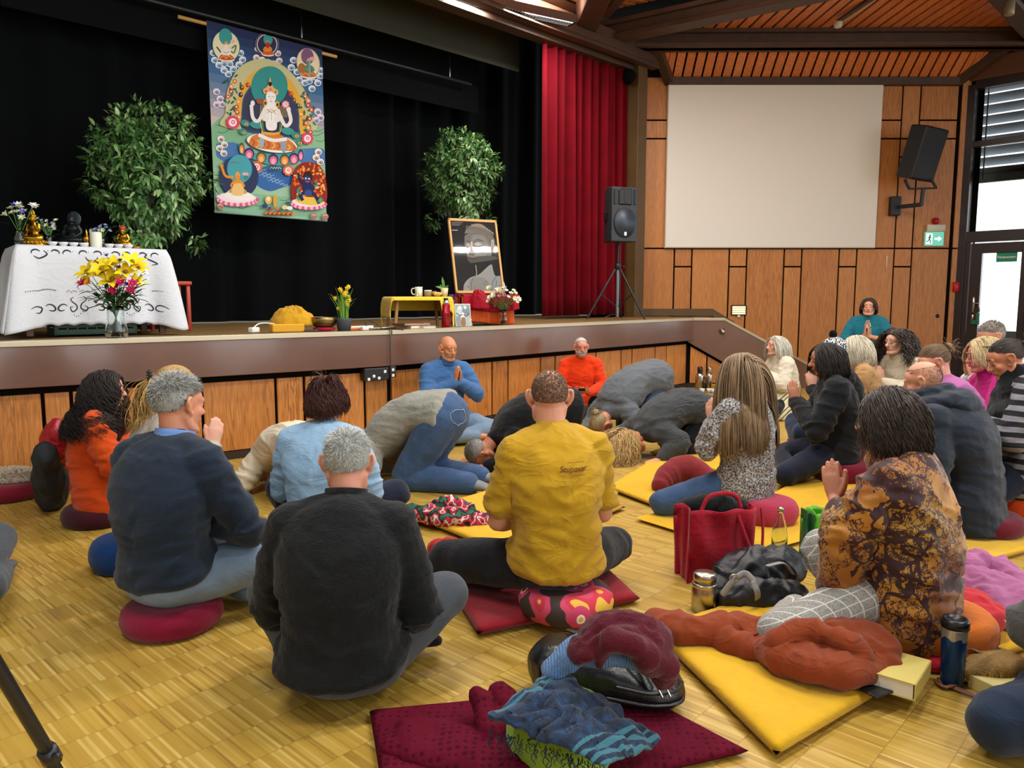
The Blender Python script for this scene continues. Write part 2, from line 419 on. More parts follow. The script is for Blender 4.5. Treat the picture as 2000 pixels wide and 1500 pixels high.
def parquet():
 n=NT('strip_parquet');v=n.coord('Object',rot=(0,0,R(-47)))
 n2=n.n('ShaderNodeTexBrick');n2.offset=.5;n2.offset_frequency=2;n2.squash=1
 for k,x in(('Scale',1.0),('Mortar Size',.0006),('Mortar Smooth',.1),('Bias',0.0),('Brick Width',.16),('Row Height',.0105)):n2.inputs[k].default_value=x
 n2.inputs['Color1'].default_value=(0,0,0,1);n2.inputs['Color2'].default_value=(1,1,1,1);n2.inputs['Mortar'].default_value=(.5,.5,.5,1)
 n2.offset=0.0
 sw=n.n('ShaderNodeMapping');sw.inputs['Rotation'].default_value=(0,0,PI/2);n.l(v,sw.inputs[0])
 n.l(sw.outputs[0],n2.inputs['Vector'])
 rowmix=n2.outputs['Color']
 gr=n.n('ShaderNodeMapping');gr.inputs['Scale'].default_value=(6,90,1);n.l(sw.outputs[0],gr.inputs[0])
 f=n.noise(gr.outputs[0],1.0,4,.6)
 tone=n.math('ADD',n.math('MULTIPLY',rowmix,.62),n.math('MULTIPLY',f,.38))
 c=n.ramp(tone,[(.12,lin('#86652a')),(.3,lin('#ab8636')),(.62,lin('#b6943f')),(.9,lin('#d0b468'))])
 sep=n.n('ShaderNodeSeparateXYZ');n.l(sw.outputs[0],sep.inputs[0])
 fr=n.math('FRACT',n.math('DIVIDE',sep.outputs[0],.16))
 j=n.math('LESS_THAN',fr,.02);c=n.mix(n.math('MULTIPLY',j,.45),c,lin('#6b4718'))
 big=n.noise(v,.7,3);spots=n.math('GREATER_THAN',n.noise(gr.outputs[0],2.3,2),.74)
 c=n.mix(n.math('MULTIPLY',spots,.4),c,lin('#6a4316'))
 c=n.mix(n.math('MULTIPLY',big,.16),c,lin('#8b6a30'))
 n.col(c);n.set(rough=.36,spec=.35);n.bump(n.math('SUBTRACT',f,n.math('MULTIPLY',j,.6)),.05,.002);return n.m
M_floor=parquet()
# floor
b=Buf();b.box((1,6.5,-.05),(26,19,.1));struct('floor',b,M_floor,'strip parquet floor in golden oak',smooth=False)
# stage
SL,SK,SB=np.array([-6.3,3.0,0]),np.array([-1.12,6.91,0]),np.array([2.55,11.0,0])
H=1.0
def perp(a,b):t=nrm(b-a);return np.array([-t[1],t[0],0])
NL,NR=perp(SL,SK),perp(SK,SB)
b=Buf();Z=np.array([0,0,1.])
poly=[SL,SK,SB,np.array([2.55,12.58,0]),np.array([0.0,14.2,0]),np.array([-9.5,7.2,0])]
b.prism([p+Z*.5 for p in poly],Z*.40,Z*.485)
M_stagefloor=plain('stage_boards','#7d6238',.45,var=.2,vscale=3)
struct('stage_floor',b,M_stagefloor,'worn wooden stage floor',smooth=False)
def along(px,py,a,nn):return on_plane(px,py,a,nn)
fz0,fz1=.685,.965
def fascia(a,bb,nn,e0=0,e1=0):
 s=Buf();o=-nn*.06
 s.prism([a+o+Z*fz0,bb+o+Z*fz0,bb+o+Z*fz1,a+o+Z*fz1],nn*0,nn*.05);return s
b=fascia(SL,SK+nrm(SK-SL)*.015,NL);struct('stage_fascia',b,M_fascia,'brown lacquered stage fascia, left run',smooth=False,bevel=.003)
b=fascia(SK,SB,NR);struct('stage_fascia',b,M_fascia,'brown lacquered stage fascia, right run reflecting the windows',smooth=False,bevel=.003)
b=Buf()
for a,bb,nn in((SL,SK,NL),(SK,SB,NR)):
 o=-nn*.07;b.prism([a+o+Z*.965,bb+o+Z*.965,bb+nn*.04+Z*.965,a+nn*.04+Z*.965],Z*0,Z*.04)
b.prism([(2.52,10.93,.965),(3.02,10.93,.965),(3.02,11.03,.965),(2.52,11.03,.965)],Z*0,Z*.04)
e=np.array([1.92,0,-1.02]);q=np.array([3.02,10.93,.985])
b.prism([q,q+e,q+e+(0,.1,0),q+(0,.1,0)],(0,0,-.02),(0,0,.02))
struct('stage_edge_strip',b,M_lip,'pale worn metal strip along the stage edge',smooth=False,bevel=.004)
b=Buf()
for a,bb,nn in((SL,SK,NL),(SK,SB,NR)):
 o=nn*.05;b.prism([a+o,bb+o,bb+o+Z*.97,a+o+Z*.97],nn*0,nn*.04)
struct('stage_recess',b,M_gap,'black recess behind the stage front boards',smooth=False)
def panels(a,bb,nn,px,py,z0,z1,post=()):
 s=Buf();pb=Buf();t=nrm(bb-a);L=np.linalg.norm(bb-a)
 ts=[float(np.dot(along(x,y,a,nn)-a,t))for x,y in zip(px,py)]
 for k in range(len(ts)-1):
  u0,u1=max(ts[k]+.012,0.0),min(ts[k+1]-.012,L)
  if u1<=u0+.02:continue
  c=a+t*(u0+u1)/2+nn*.035+Z*(z0+z1)/2
  s.box(c,(u1-u0,.022,z1-z0),np.stack([t,nn,Z],1),.003)
 return s
def basey(x):return 949-.128*x if x<760 else 852-.163*(x-760)
pl=[-520,-400,-260,-120,-60,95,150,245,345,402,545,600,717,765]
struct('stage_front_panel',panels(SL,SK,NL,pl,[basey(x)for x in pl],.07,.63),M_stagewood,'orange veneer boards of the left stage front',smooth=False)
pr=[768,860,895,965,996,1059,1087,1166,1215,1236,1281,1303,1342]
struct('stage_front_panel',panels(SK,SB,NR,pr,[basey(x)for x in pr],.07,.63),M_stagewood,'orange veneer boards of the right stage front',smooth=False)
b=Buf()
for a,bb,nn in((SL,SK,NL),(SK,SB,NR)):
 b.prism([a+nn*.02,bb+nn*.02,bb+nn*.02+Z*.065,a+nn*.02+Z*.065],nn*0,nn*.03)
b.prism([(2.53,11.02,0),(4.4,11.02,0),(4.4,11.02,.065),(2.53,11.02,.065)],(0,0,0),(0,.03,0))
struct('baseboard_stage',b,plain('dark_skirting','#2b1a12',.5),'dark skirting below the stage front',smooth=False)
b=Buf();y=10.94
b.prism([(2.5,y,.965),(3.02,y,.965),(4.86,y,-.0),(3.72,y,0.0),(3.0,y,.385),(2.5,y,.665)],(0,0,0),(0,.05,0))
struct('stair_fascia',b,M_fascia,'sloping brown board beside the stage stairs',smooth=False,bevel=.003)
b=Buf();s0=.0
def ztop(x):return .60-(x-2.55)*.56
for x0,x1 in((2.56,2.79),(2.81,3.06),(3.08,3.30),(3.32,3.58)):
 b.prism([(x0,11.0,.07),(x1,11.0,.07),(x1,11.0,max(.09,ztop(x1))),(x0,11.0,ztop(x0))],(0,0,0),(0,.02,0))
struct('stair_side_panel',b,M_stagewood,'orange veneer boards under the stair board',smooth=False)
b=Buf();b.prism([(2.5,11.03,0),(4.7,11.03,0),(3.02,11.03,.96),(2.5,11.03,.96)],(0,0,0),(0,.03,0));struct('stair_recess',b,M_gap,smooth=False)
b=Buf()
for k in range(5):b.box((3.1+.32*k+.16,11.8,(.8-.2*k)/2+.0),(.32,1.48,.8-.2*k),None,.004)
b.box((2.8,11.8,.49),(.5,1.48,.98),None,0);struct('stage_stairs',b,M_stagefloor,'steps from the hall up to the stage',smooth=False)
# back wall with veneer boards
WY=12.6
b=Buf();b.box((4.4,WY+.12,2.75),(6.2,.2,5.6));struct('wall_back',b,M_gap,'dark ground of the panelled wall',smooth=False)
b=Buf()
def pan(x0,x1,z0,z1):
 if x1-x0>.03 and z1-z0>.03:b.box(((x0+x1)/2,WY+.005,(z0+z1)/2),(x1-x0-.024,.022,z1-z0-.024),None,.003)
xs=[2.63+.89*k for k in range(6)]
pan(2.06,2.63,.1,1.0+0);
for k,x in enumerate([1.74]+xs):
 n0,n1,w1=x,x+.285,x+.89
 if k and n0<7:
  pan(n0,n1,.1,1.787);pan(n0,n1,1.787,2.08);pan(n0,n1,2.08,3.52);pan(n0,n1,3.52,3.805);pan(n0,n1,3.805,5.4)
 w0=max(n1,2.06);w1=min(w1,7.13)
 pan(w0,w1,.1,2.08);pan(w0,w1,2.08,3.805);pan(w0,w1,3.805,4.09);pan(w0,w1,4.09,5.4)
pan(7.12,7.28,.1,2.08);pan(7.12,7.28,2.08,5.0)
struct('wall_back_boards',b,M_wallwood,'orange veneer boards of the wall beside the stage',smooth=False)
b=Buf();b.box((2.62,WY-.03,1.05),(1.3,.05,.12),None,.005);b.prism([(3.26,WY-.05,1.11),(3.26,WY-.05,.99),(3.62,WY-.05,.8),(3.62,WY-.05,.9)],(0,0,0),(0,.04,0))
struct('trim_1',b,M_post,'brown handrail board on the wall by the stairs',smooth=False)
b=Buf();b.box((5.5,WY-.02,.05),(3.6,.04,.1),None,.004);struct('baseboard_back',b,MATS['dark_skirting'],'dark skirting of the back wall',smooth=False)
b=Buf();b.box((1.93,12.3,3.0),(.22,.22,4.1),rotz(R(45)),.006);b.box((2.05,12.48,3.0),(.13,.1,4.1),None,.004)
struct('proscenium_post',b,M_post,'brown square post between red curtain and wall',smooth=False)
# beams, soffit, ceiling
b=Buf()
def beam2(a,c,w=.2,h=.26):
 """built-up beam: web between two flanges"""
 a,c=np.array(a),np.array(c);b.beam(a,c,w*.45,h);b.beam(a+Z*(h/2-.03),c+Z*(h/2-.03),w,.06);b.beam(a-Z*(h/2-.03),c-Z*(h/2-.03),w,.06)
PB0,PB1=np.array([-6.4,3.75,4.95]),np.array([2.15,12.45,4.95])
b.beam(PB0-(-.08,.08,0),PB1-(-.08,.08,0),.14,.3);b.beam(PB0+(.12,-.12,-.05),PB1+(.12,-.12,-.05),.07,.10);b.beam(PB0+(-.1,.1,.1),PB1+(-.1,.1,.1),.2,.6)
struct('proscenium_beam',b,M_beam,'long dark beam with curtain rail over the stage opening',smooth=False)
b=Buf();beam2((.9,12.0,5.11),(9.0,11.9,5.11),.3,.26);struct('ceiling_beam',b,M_beam,'built-up dark beam parallel to the panelled wall',smooth=False)
b=Buf();beam2((1.25,11.75,5.1),(6.6,8.75,5.3),.3,.26);struct('ceiling_beam',b,M_beam,'diagonal dark beam running out from the stage corner',smooth=False)
b=Buf();b.beam((.98,11.85,5.1),(1.15,9.0,5.2),.3,.34);b.beam((1.3,11.3,5.3),(1.9,8.6,5.35),.14,.2);struct('ceiling_beam',b,M_beam,'short dark beam above the lamp',smooth=False)
b=Buf();beam2((7.9,11.9,5.1),(5.2,9.4,5.35),.26,.24);struct('ceiling_beam',b,M_beam,'diagonal dark beam towards the windows',smooth=False)
def cv(s):return np.array([0,12.58-.42*s,4.70+.34*s])
b=Buf();x0a,x0b,x1a,x1b=2.52,2.22,7.0,7.48
npk=29
for k in range(npk):
 u0,u1=k/npk,(k+1)/npk
 p=[cv(0)+((x0a+(x1a-x0a)*u0)+.016,0,0),cv(0)+((x0a+(x1a-x0a)*u1)-.016,0,0),cv(1)+((x0a+(x1a-x0a)*u1)-.016,0,0),cv(1)+((x0a+(x1a-x0a)*u0)+.016,0,0)]
 b.prism(p,(0,0,0),(0,.02,.02))
for k in range(3):
 p=[cv(0)+(x0a-.005,0,0),cv((k+1)/3)+(x0a-(k+1)*.1+.0,0,0),cv(1)+(x0a-(k+1)*.1,0,0),cv(1)+(x0a-k*.1-.01,0,0),cv(k/3)+(x0a-k*.1-.01,0,0)]
 b.prism(p,(0,0,0),(0,.02,.02))
 b.prism([v*np.array([-1,1,1])+(x0a+x1a,0,0)+((np.array([.5,0,0])*max(0,v[1]*0))if True else 0)for v in p],(0,0,0),(0,.02,.02))
struct('ceiling_cove',b,M_plank,'sloping band of orange planks above the screen',smooth=False)
b=Buf();b.prism([cv(-.1)+(1.8,.03,.03),cv(-.1)+(7.7,.03,.03),cv(1.15)+(7.7,.03,.03),cv(1.15)+(1.8,.03,.03)],(0,0,0),(0,.02,.02));struct('ceiling_cove_backing',b,M_gap,smooth=False)
b=Buf();tiltM=np.stack([np.array([1,0,0]),nrm(np.array([0,-.42,.34])),nrm(np.array([0,.34,.42]))],1)
b.box(cv(0)+((x0a+x1a)/2-.0,-.03,-.03),(x1a-x0a+.12,.1,.12),None,.006)
b.box(cv(1)+((x0a+x1a)/2,-.03,.03),(x1a-x0a+1.0,.14,.12),None,.006)
b.beam(cv(-.12)+(x0a-.02,-.03,0),cv(1.1)+(x0b-.05,-.03,0),.14,.12);b.beam(cv(-.12)+(x1a+.02,-.03,0),cv(1.1)+(x1b+.02,-.03,0),.14,.12)
struct('trim_2',b,M_beam,'dark frame round the plank cove',smooth=False)
def planks(poly,ang,pitch,z,zs=0.0):
 """boards of width pitch along direction ang, clipped to a convex polygon"""
 s=Buf();d=np.array([math.cos(ang),math.sin(ang)]);q=np.array([-d[1],d[0]]);P=np.array(poly,float)
 lo,hi=(P@q).min(),(P@q).max()
 def clip(pl,nq,c,sgn):
  out=[]
  for i in range(len(pl)):
   a,e=pl[i],pl[(i+1)%len(pl)];fa,fe=sgn*(a@nq-c),sgn*(e@nq-c)
   if fa>=0:out.append(a)
   if fa*fe<0:out.append(a+(e-a)*fa/(fa-fe))
  return out
 k=math.floor(lo/pitch)
 while k*pitch<hi:
  pl=clip(list(P),q,k*pitch+.02,1)
  if len(pl)>2:pl=clip(pl,q,(k+1)*pitch-.02,-1)
  if len(pl)>2:s.prism([(a[0],a[1],z+zs*(12-a[1]))for a in pl],(0,0,0),(0,0,.02))
  k+=1
 return s
b=planks([(1.3,11.9),(8.2,11.9),(5.6,9.2),(5.0,7.5),(7.0,7.5),(2.0,7.5),(1.2,11.7)][:3]+[(4.2,7.8),(2.2,9.0)][:0]+[(5.2,9.3)],R(98),.17,5.22,.09)
b.merge(planks([(1.3,11.9),(5.5,9.4),(5.2,9.3),(8.2,11.9)][:3],R(98),.17,5.22,.09))
struct('ceiling',b,M_plank,'orange plank ceiling between the dark beams',smooth=False)
b=planks([(-3.5,7.6),(1.2,11.8),(6.5,8.6),(1.5,6.0)],R(20),.145,5.42,.02);struct('ceiling_bay',b,M_plank,'orange plank bay beside the stage beam',smooth=False)
b=Buf();b.prism([(-12,2,5.78),(-12,15.5,5.78),(13.5,15.5,5.78),(13.5,-2,5.78),(-7.5,-2,5.78)],(0,0,0),(0,0,.05));struct('ceiling_slab',b,M_gap,smooth=False)  # slab extended over the unseen hall to shade the upper stage
# window wall on the right
C0=np.array([7.29,12.6,0]);DW=nrm(np.array([.68,-.73,0]));NW=np.array([-DW[1],DW[0],0])*-1
if NW[0]>0:NW=-NW
def wpt(px,py):
 p=on_plane(px,py,C0,NW);return float(np.dot(p-C0,DW)),float(p[2])
WM=np.stack([DW,NW,Z],1)
def wbox(buf,s0,s1,z0,z1,d0,d1,ch=.004,mat=0):
 buf.box(C0+DW*(s0+s1)/2+NW*(d0+d1)/2+Z*(z0+z1)/2,(s1-s0,abs(d1-d0),z1-z0),WM,ch,mat)
b=Buf()
wbox(b,-.16,.06,0,4.62,-.12,.06);wbox(b,.05,9.5,4.55,4.68,-.1,.05);wbox(b,.05,9.5,2.17,2.34,-.1,.05)
wbox(b,.05,9.5,3.66,3.75,-.08,.03);wbox(b,1.0,9.5,0,.12,-.1,.05)
for k in range(7):
 s=1.0+1.35*k;wbox(b,s,s+.11,0,4.6,-.12,.06)
 if k:wbox(b,s-.62,s-.56,.1,4.6,-.08,.02)
wbox(b,.06,.13,0,2.2,-.08,.04);wbox(b,.93,1.0,0,2.2,-.08,.04)
struct('window_1',b,M_wframe,'dark brown timber frame of the window wall',smooth=False)
M_pane=NT('window_pane');M_pane.set(rough=.02,trans=1.0,ior=1.05,spec=.3);M_pane.col((1,1,1,1));M_pane=M_pane.m
b=Buf();wbox(b,.06,1.0,2.34,3.66,-.045,-.035,0);wbox(b,.06,1.0,3.75,4.55,-.045,-.035,0)
for k in range(6):
 s=1.11+1.35*k
 for z0,z1 in((.12,2.17),(2.34,3.66),(3.75,4.55)):wbox(b,s,s+1.24,z0,z1,-.045,-.035,0)
struct('window_pane_1',b,M_pane,'clear panes of the window wall',smooth=False)
dr=thing('door_1','dark glazed emergency exit door in the window wall','door',C0+DW*.14);dr['kind']='structure'
def wloc(buf):return buf.xform(lambda v:v-(C0+DW*.14))
b=Buf();wbox(b,.14,.30,.02,2.15,-.06,.03);wbox(b,.84,.93,.02,2.15,-.06,.03);wbox(b,.3,.84,.02,.42,-.06,.03);wbox(b,.3,.84,1.99,2.15,-.06,.03)
obj('door_frame',wloc(b),M_wframe,dr,smooth=False)
b=Buf();wbox(b,.3,.84,.42,1.99,-.02,-.01,0);obj('glass_panel',wloc(b),M_pane,dr,smooth=False)
b=Buf();wbox(b,.205,.24,1.05,1.3,.03,.045);
p=C0+DW*.225+NW*.04+Z*1.2
b.tube([p,p+NW*.05,p+NW*.055+DW*.1],[.009,.009,.009],8,smooth=4);obj('door_handle',wloc(b),metal('brushed_steel','#b9b4a8',.3),dr)
b=Buf();wbox(b,.205,.24,.93,1.02,.03,.045);obj('lock_plate',wloc(b),metal('brushed_steel','#b9b4a8',.3),dr)
b=Buf();wbox(b,.21,.33,.86,.93,.03,.07);wbox(b,.28,.33,.86,1.05,.03,.08);obj('exit_alarm',wloc(b),plain('signal_green_plastic','#1d6b4a',.4),dr,bevel=.004)
b=Buf();wbox(b,.295,.325,1.06,1.14,.03,.07);obj('alarm_button',wloc(b),plain('dark_red_plastic','#5a2a2c',.4),dr)
sg=thing('exit_sign','green sign with white lettering Notausgang on the door glass','sign',C0+DW*.635+NW*.0+Z*1.92)
M_green=plain('sign_green','#0f8f6c',.5)
b=Buf();b.box((0,0,0),(.285,.006,.15),WM,0);obj('sign_plate',b,M_green,sg,smooth=False)
TM=np.stack([DW,Z,NW],1)
M_white=plain('white_print','#eef2ee',.5)
text_mesh('lettering','Notausgang',.055,M_white,sg,TM,NW*.0035,.0012,width=.25)
def walllocal(x,z,d=.0):return np.array([x,WY-.006-d,z])
ex=thing('exit_lamp','box shaped exit lamp with green arrow panel on the panelled wall','sign',walllocal(6.80,2.30))
b=Buf();b.box((.02,-.03,.1),(.29,.06,.11),None,.006);obj('lamp_housing',b,plain('cream_plastic','#d8d2c0',.5),ex)
M_exl=NT('lit_exit_panel');M_exl.col(lin('#7fc6b4'));M_exl.b.inputs['Emission Color'].default_value=lin('#55c0a8');M_exl.set(emit=.55);M_exl=M_exl.m
b=Buf();b.box((0,-.035,-.07),(.3,.03,.22),None,.003);obj('green_panel',b,M_exl,ex,smooth=False)
M_glowwhite=emit('lit_white_pictogram','#f4fff8',.7)
b=Buf();y=-.0515
b.prism([(.0,y,-.085),(.06,y,-.085),(.06,y,-.115),(.115,y,-.07),(.06,y,-.025),(.06,y,-.055),(.0,y,-.055)],(0,0,0),(0,.001,0));obj('arrow',b,M_glowwhite,ex,smooth=False)
b=Buf();b.box((-.085,y,-.07),(.1,.002,.17),None,0);obj('doorway_symbol',b,M_glowwhite,ex,smooth=False)
b=Buf();g_=y-.0015
b.ell((-.075,g_,-.015),(.014,.001,.014));b.tube([(-.08,g_,-.035),(-.085,g_,-.08)],[.012,.012],6);b.tube([(-.085,g_,-.08),(-.06,g_,-.105),(-.07,g_,-.14)],[.008]*3,6);b.tube([(-.085,g_,-.08),(-.105,g_,-.11),(-.125,g_,-.11)],[.008]*3,6);b.tube([(-.08,g_,-.04),(-.05,g_,-.06)],[.006,.006],6);b.tube([(-.08,g_,-.04),(-.11,g_,-.055)],[.006,.006],6)
b.xform(lambda v:np.c_[v[:,0],np.clip(v[:,1],g_-.0006,g_+.0006),v[:,2]]);obj('running_figure',b,M_green,ex)
fa=thing('fire_alarm','round red fire alarm sounder high on the panelled wall','alarm',walllocal(6.82,2.514))
b=Buf();Mx=rotx(PI/2);b.lathe([(0,.0),(.052,0),(.055,.015),(.05,.04),(.035,.055),(.03,.075),(0,.08)],(0,0,0),20,0,Mx);obj('housing',b,plain('alarm_red','#c01822',.35),fa)
o=Buf();o.box((7.21,WY-.03,1.46),(.085,.05,.16),None,.006);t_=obj('fire_call_box',o,plain('alarm_red','#c01822',.35));tag(t_,'small red call point box beside the window frame','alarm')
o=Buf();o.lathe([(0,.012),(.03,.012),(.034,.0)],walllocal(6.95,.99,-.004),18,0,Mx);t_=obj('wall_socket',o,plain('socket_black','#15110d',.5));tag(t_,'small round black socket cap low on the panelled wall','socket')
o=Buf();o.box(walllocal(6.07,1.86,.006),(.02,.014,.19),None,.003);t_=obj('wall_thermometer',o,plain('cream_plastic','#d8d2c0',.5));tag(t_,'narrow white strip fixed upright on the panelled wall under the screen corner','thermometer')
sl=thing('step_light','lit louvred step light in dark frame beside the stairs','lamp',walllocal(3.70,1.085))
b=Buf()
for dx,dz,sx,sz in((0,.075,.25,.02),(0,-.075,.25,.02),(-.118,0,.02,.16),(.118,0,.02,.16)):b.box((dx,-.012,dz),(sx,.024,sz),None,.003)
obj('lamp_frame',b,plain('dark_bronze','#332617',.4),sl,smooth=False)
b=Buf();b.box((0,-.004,0),(.22,.008,.135),None,0);obj('lamp_glass',b,emit('warm_lamp_glass','#ffe6a0',1.3),sl,smooth=False)
b=Buf()
for k in range(3):b.box((0,-.014,-.035+.035*k),(.22,.016,.008),rotx(.5),0)
obj('louvre',b,plain('cream_plastic','#d8d2c0',.5),sl,smooth=False)
o=Buf();o.ell(walllocal(3.70,.985,.01),(.028,.03,.028));t_=obj('motion_sensor',o,plain('white_plastic','#e6e2d8',.4));tag(t_,'small white round motion sensor under the step light','sensor')
o=Buf();p=np.array([3.06-.07,10.93,.815]);o.lathe([(0,.05),(.022,.05),(.028,.035),(.03,.01),(.045,0)],p,16,0,Mx);t_=obj('stair_knob',o,metal('old_chrome','#c8c0b4',.25));tag(t_,'round chrome knob on the brown board beside the stairs','knob')
b=Buf();wbox(b,-.3,10,3.15,3.28,-.5,-.42)
for k in range(9):
 z=3.32+.165*k;c=C0+DW*4.8-NW*.46+Z*z;b.box(c,(10.4,.15,.012),np.stack([DW,nrm(NW*.55+Z*.83),nrm(NW*-.83+Z*.55)],1),0)
for s in(.12,.95):wbox(b,s,s+.02,3.2,4.7,-.36,-.34,0)
struct('exterior_shutter',b,plain('pale_grey_blade','#d5dde4',.6),'pale grey outside shutter blades above the window',smooth=False)
b=Buf();b.box(C0+DW*2-NW*8+Z*-.2,(40,15.4,.1),WM,0);struct('exterior_ground',b,plain('pale_paving','#c9c9c4',.8),smooth=False)
b=Buf();b.box(C0+DW*.0-NW*3.0+Z*.25,(9,.2,.8),WM,0);struct('exterior_low_wall',b,plain('grey_concrete','#8b98a8',.8),smooth=False)
b=Buf();wbox(b,-.4,9.6,4.68,5.0,-.05,.05);struct('trim_3',b,plain('reddish_brown_timber','#6b4029',.45),'reddish brown board above the windows',smooth=False)
# projection screen
scr=thing('projection_screen','large blank cream projection screen mounted on the panelled wall','screen',(4.15,WY-.05,2.09))
b=Buf();b.box((0,-.03,1.262),(3.37,.012,2.515),None,.002);obj('screen_surface',b,plain('screen_cloth','#ebe6da',.9,spec=.1),scr,smooth=False)
b=Buf();b.box((0,0,1.262),(3.39,.04,2.54),None,.004);obj('screen_frame',b,plain('cream_frame','#d8cdb6',.6),scr,smooth=False)
# fluorescent lamp on the beam (gives light)
la,lb=on_z(1118,44,4.86),on_z(905,-2,4.86);lb=la+(lb-la)*1.25
lt=nrm(lb-la);ln=np.array([-lt[1],lt[0],0]);ll=np.linalg.norm(lb-la)
lp=thing('ceiling_lamp','long fluorescent louvre lamp on the dark beam over the stage front','lamp',(la+lb)/2)
LM=np.stack([lt,ln,Z],1)
b=Buf();b.box((0,0,.05),(ll,.17,.06),LM,.006)
for sg_ in(-1,1):b.box(ln*.08*sg_+Z*.0,(ll,.012,.06),LM,.002);b.box(lt*ll/2*sg_,(.012,.17,.06),LM,.002)
obj('lamp_housing',b,plain('lamp_brown','#4a382b',.4),lp,smooth=False)
b=Buf();nl=46
for k in range(nl):b.box(lt*(-ll/2+ll*(k+.5)/nl),(.006,.15,.045),LM,0)
obj('louvre',b,metal('louvre_aluminium','#cfd6d8',.3),lp,smooth=False)
b=Buf();b.tube([lt*(-ll/2+.03)+Z*.012,lt*(ll/2-.03)+Z*.012],[.016,.016],10,round_=False);obj('fluorescent_tube',b,emit('fluorescent_white','#f2fbff',14),lp)
def lamp_light(par,e):
 L=bpy.data.lights.new('tube_light','AREA');L.shape='RECTANGLE';L.size=ll;L.size_y=.14;L.energy=e;L.color=(1,.985,.955)
 o=bpy.data.objects.new('tube_light',L);COL.objects.link(o);o.parent=par;o.location=(0,0,-.04);o.rotation_euler=Matrix(np.stack([lt,np.cross(Z,lt),Z],1).tolist()).to_euler()
 u=o.copy();u.data=L.copy();u.data.energy=e*.9;COL.objects.link(u);u.parent=par;u.location=(0,0,.11);u.rotation_euler=Matrix(np.stack([lt,-np.cross(Z,lt),-Z],1).tolist()).to_euler()  # second light added above the housing, shining up to brighten the ceiling
lamp_light(lp,105)
for k,(x,y)in enumerate(((-.3,5.6),(2.2,8.1),(1.6,3.6),(4.1,6.1),(3.6,1.6),(-1.6,1.9))):  # copies of the stage lamp, added out of view to give top light
 r2=lp.copy();COL.objects.link(r2);r2.location=(x,y,4.86);tag(r2,'added louvre lamp out of view over the hall, number %s counted from the stage'%('one','two','three','four','five','six')[k],'lamp')
 for c_ in[c_ for c_ in lp.children if c_.type=='MESH']:d_=c_.copy();COL.objects.link(d_);d_.parent=r2
 lamp_light(r2,84)
p=on_z(1637,47,5.16)
sd=thing('smoke_detector','white smoke detector at the end of a cable duct on the plank ceiling','detector',p)
b=Buf();b.lathe([(0,-.05),(.04,-.05),(.055,-.03),(.06,0),(.06,.03),(0,.03)],(0,0,0),20);obj('detector_head',b,plain('cream_plastic','#d8d2c0',.5),sd)
p2=on_z(1712,-6,5.3)
b=Buf();b.beam((0,0,.04),p2-p+(0,0,.02),.07,.03);obj('cable_duct',b,M_beam,sd,smooth=False)
b=Buf();b.tube([(.045,.04,.02),p2-p+(.045,0,0)],[.008,.008],6);obj('cable',b,plain('cream_plastic','#d8d2c0',.5),sd)
p=on_z(1972,14,5.05)
b=Buf();b.lathe([(0,-.1),(.055,-.1),(.06,-.09),(.06,.14),(0,.14)],p,20);t_=obj('ceiling_spotlight',b,plain('beige_lamp_metal','#9a8a70',.4,.3));tag(t_,'beige cylinder spotlight below the ceiling by the windows','lamp')
b=Buf();b.box((7.4,10.6,5.42),(1.5,2.4,.03),rotz(R(20)),0);struct('ceiling_panel',b,plain('window_light_tint','#c9d2d8',.6),'ceiling boards by the window, its brightness put into their pale colour',smooth=False)  # pale bluish colour stands in for window light on the boards
p=at_y(1229,148,12.05)
b=Buf();b.tube([p,p+(.0,.12,0)],[.1,.09],18);t_=obj('wall_loudspeaker',b,M_black);tag(t_,'small round black loudspeaker at the top of the proscenium post','speaker')
# drapes of the stage
E45=np.array([.7071,.7071,0]);N45=np.array([-.7071,.7071,0])
def drape(a,bb,z0,z1,amp,pitch,seed,nu=None,ragged=0,nv=10):
 a,bb=np.array([*a,0.]),np.array([*bb,0.]);t=nrm(bb-a);nn=np.array([-t[1],t[0],0]);L=np.linalg.norm(bb-a);nu=nu or int(L/pitch*10)
 r_=np.random.default_rng(seed);ph=r_.uniform(0,6,4)
 s=Buf()
 def fn(u,v):
  x=u*L;w=math.sin(x/pitch*2*PI+ph[0]+1.3*math.sin(x*1.7+ph[1]))+.45*math.sin(x/pitch*3.3*PI+ph[2]+v*.6)+.25*math.sin(x/pitch*9+v*2.2)
  return a+t*x+nn*amp*w*(.75+.3*v)+Z*(z1+(z0-z1)*v+ragged*math.sin(x*3))
 return s.grid(fn,nu,nv)
M_blackcurtain=plain('black_molton','#07090a',.95,spec=.1,var=.2,vscale=30)
o=obj('stage_backdrop_curtain',drape((-9.6,3.4),(1.8,14.8),1.0,5.7,.05,.6,1),M_blackcurtain);tag(o,'wide black curtain closing the back of the stage','curtain')
M_red=plain('crimson_velvet','#6c0212',.8,spec=.1,var=.15,vscale=3);
MATS['crimson_velvet'].node_tree.nodes['Principled BSDF'].inputs['Sheen Weight'].default_value=.05
o=obj('stage_curtain',drape((.40,10.95),(1.80,12.35),1.03,4.95,.075,.20,5,nu=260,nv=14),M_red,solid=.004);tag(o,'crimson pleated stage curtain drawn to the right of the stage','curtain')
def vplane(c):return np.array([c/2,-c/2,0.])
def onv(px,py,c):return on_plane(px,py,vplane(c),N45)
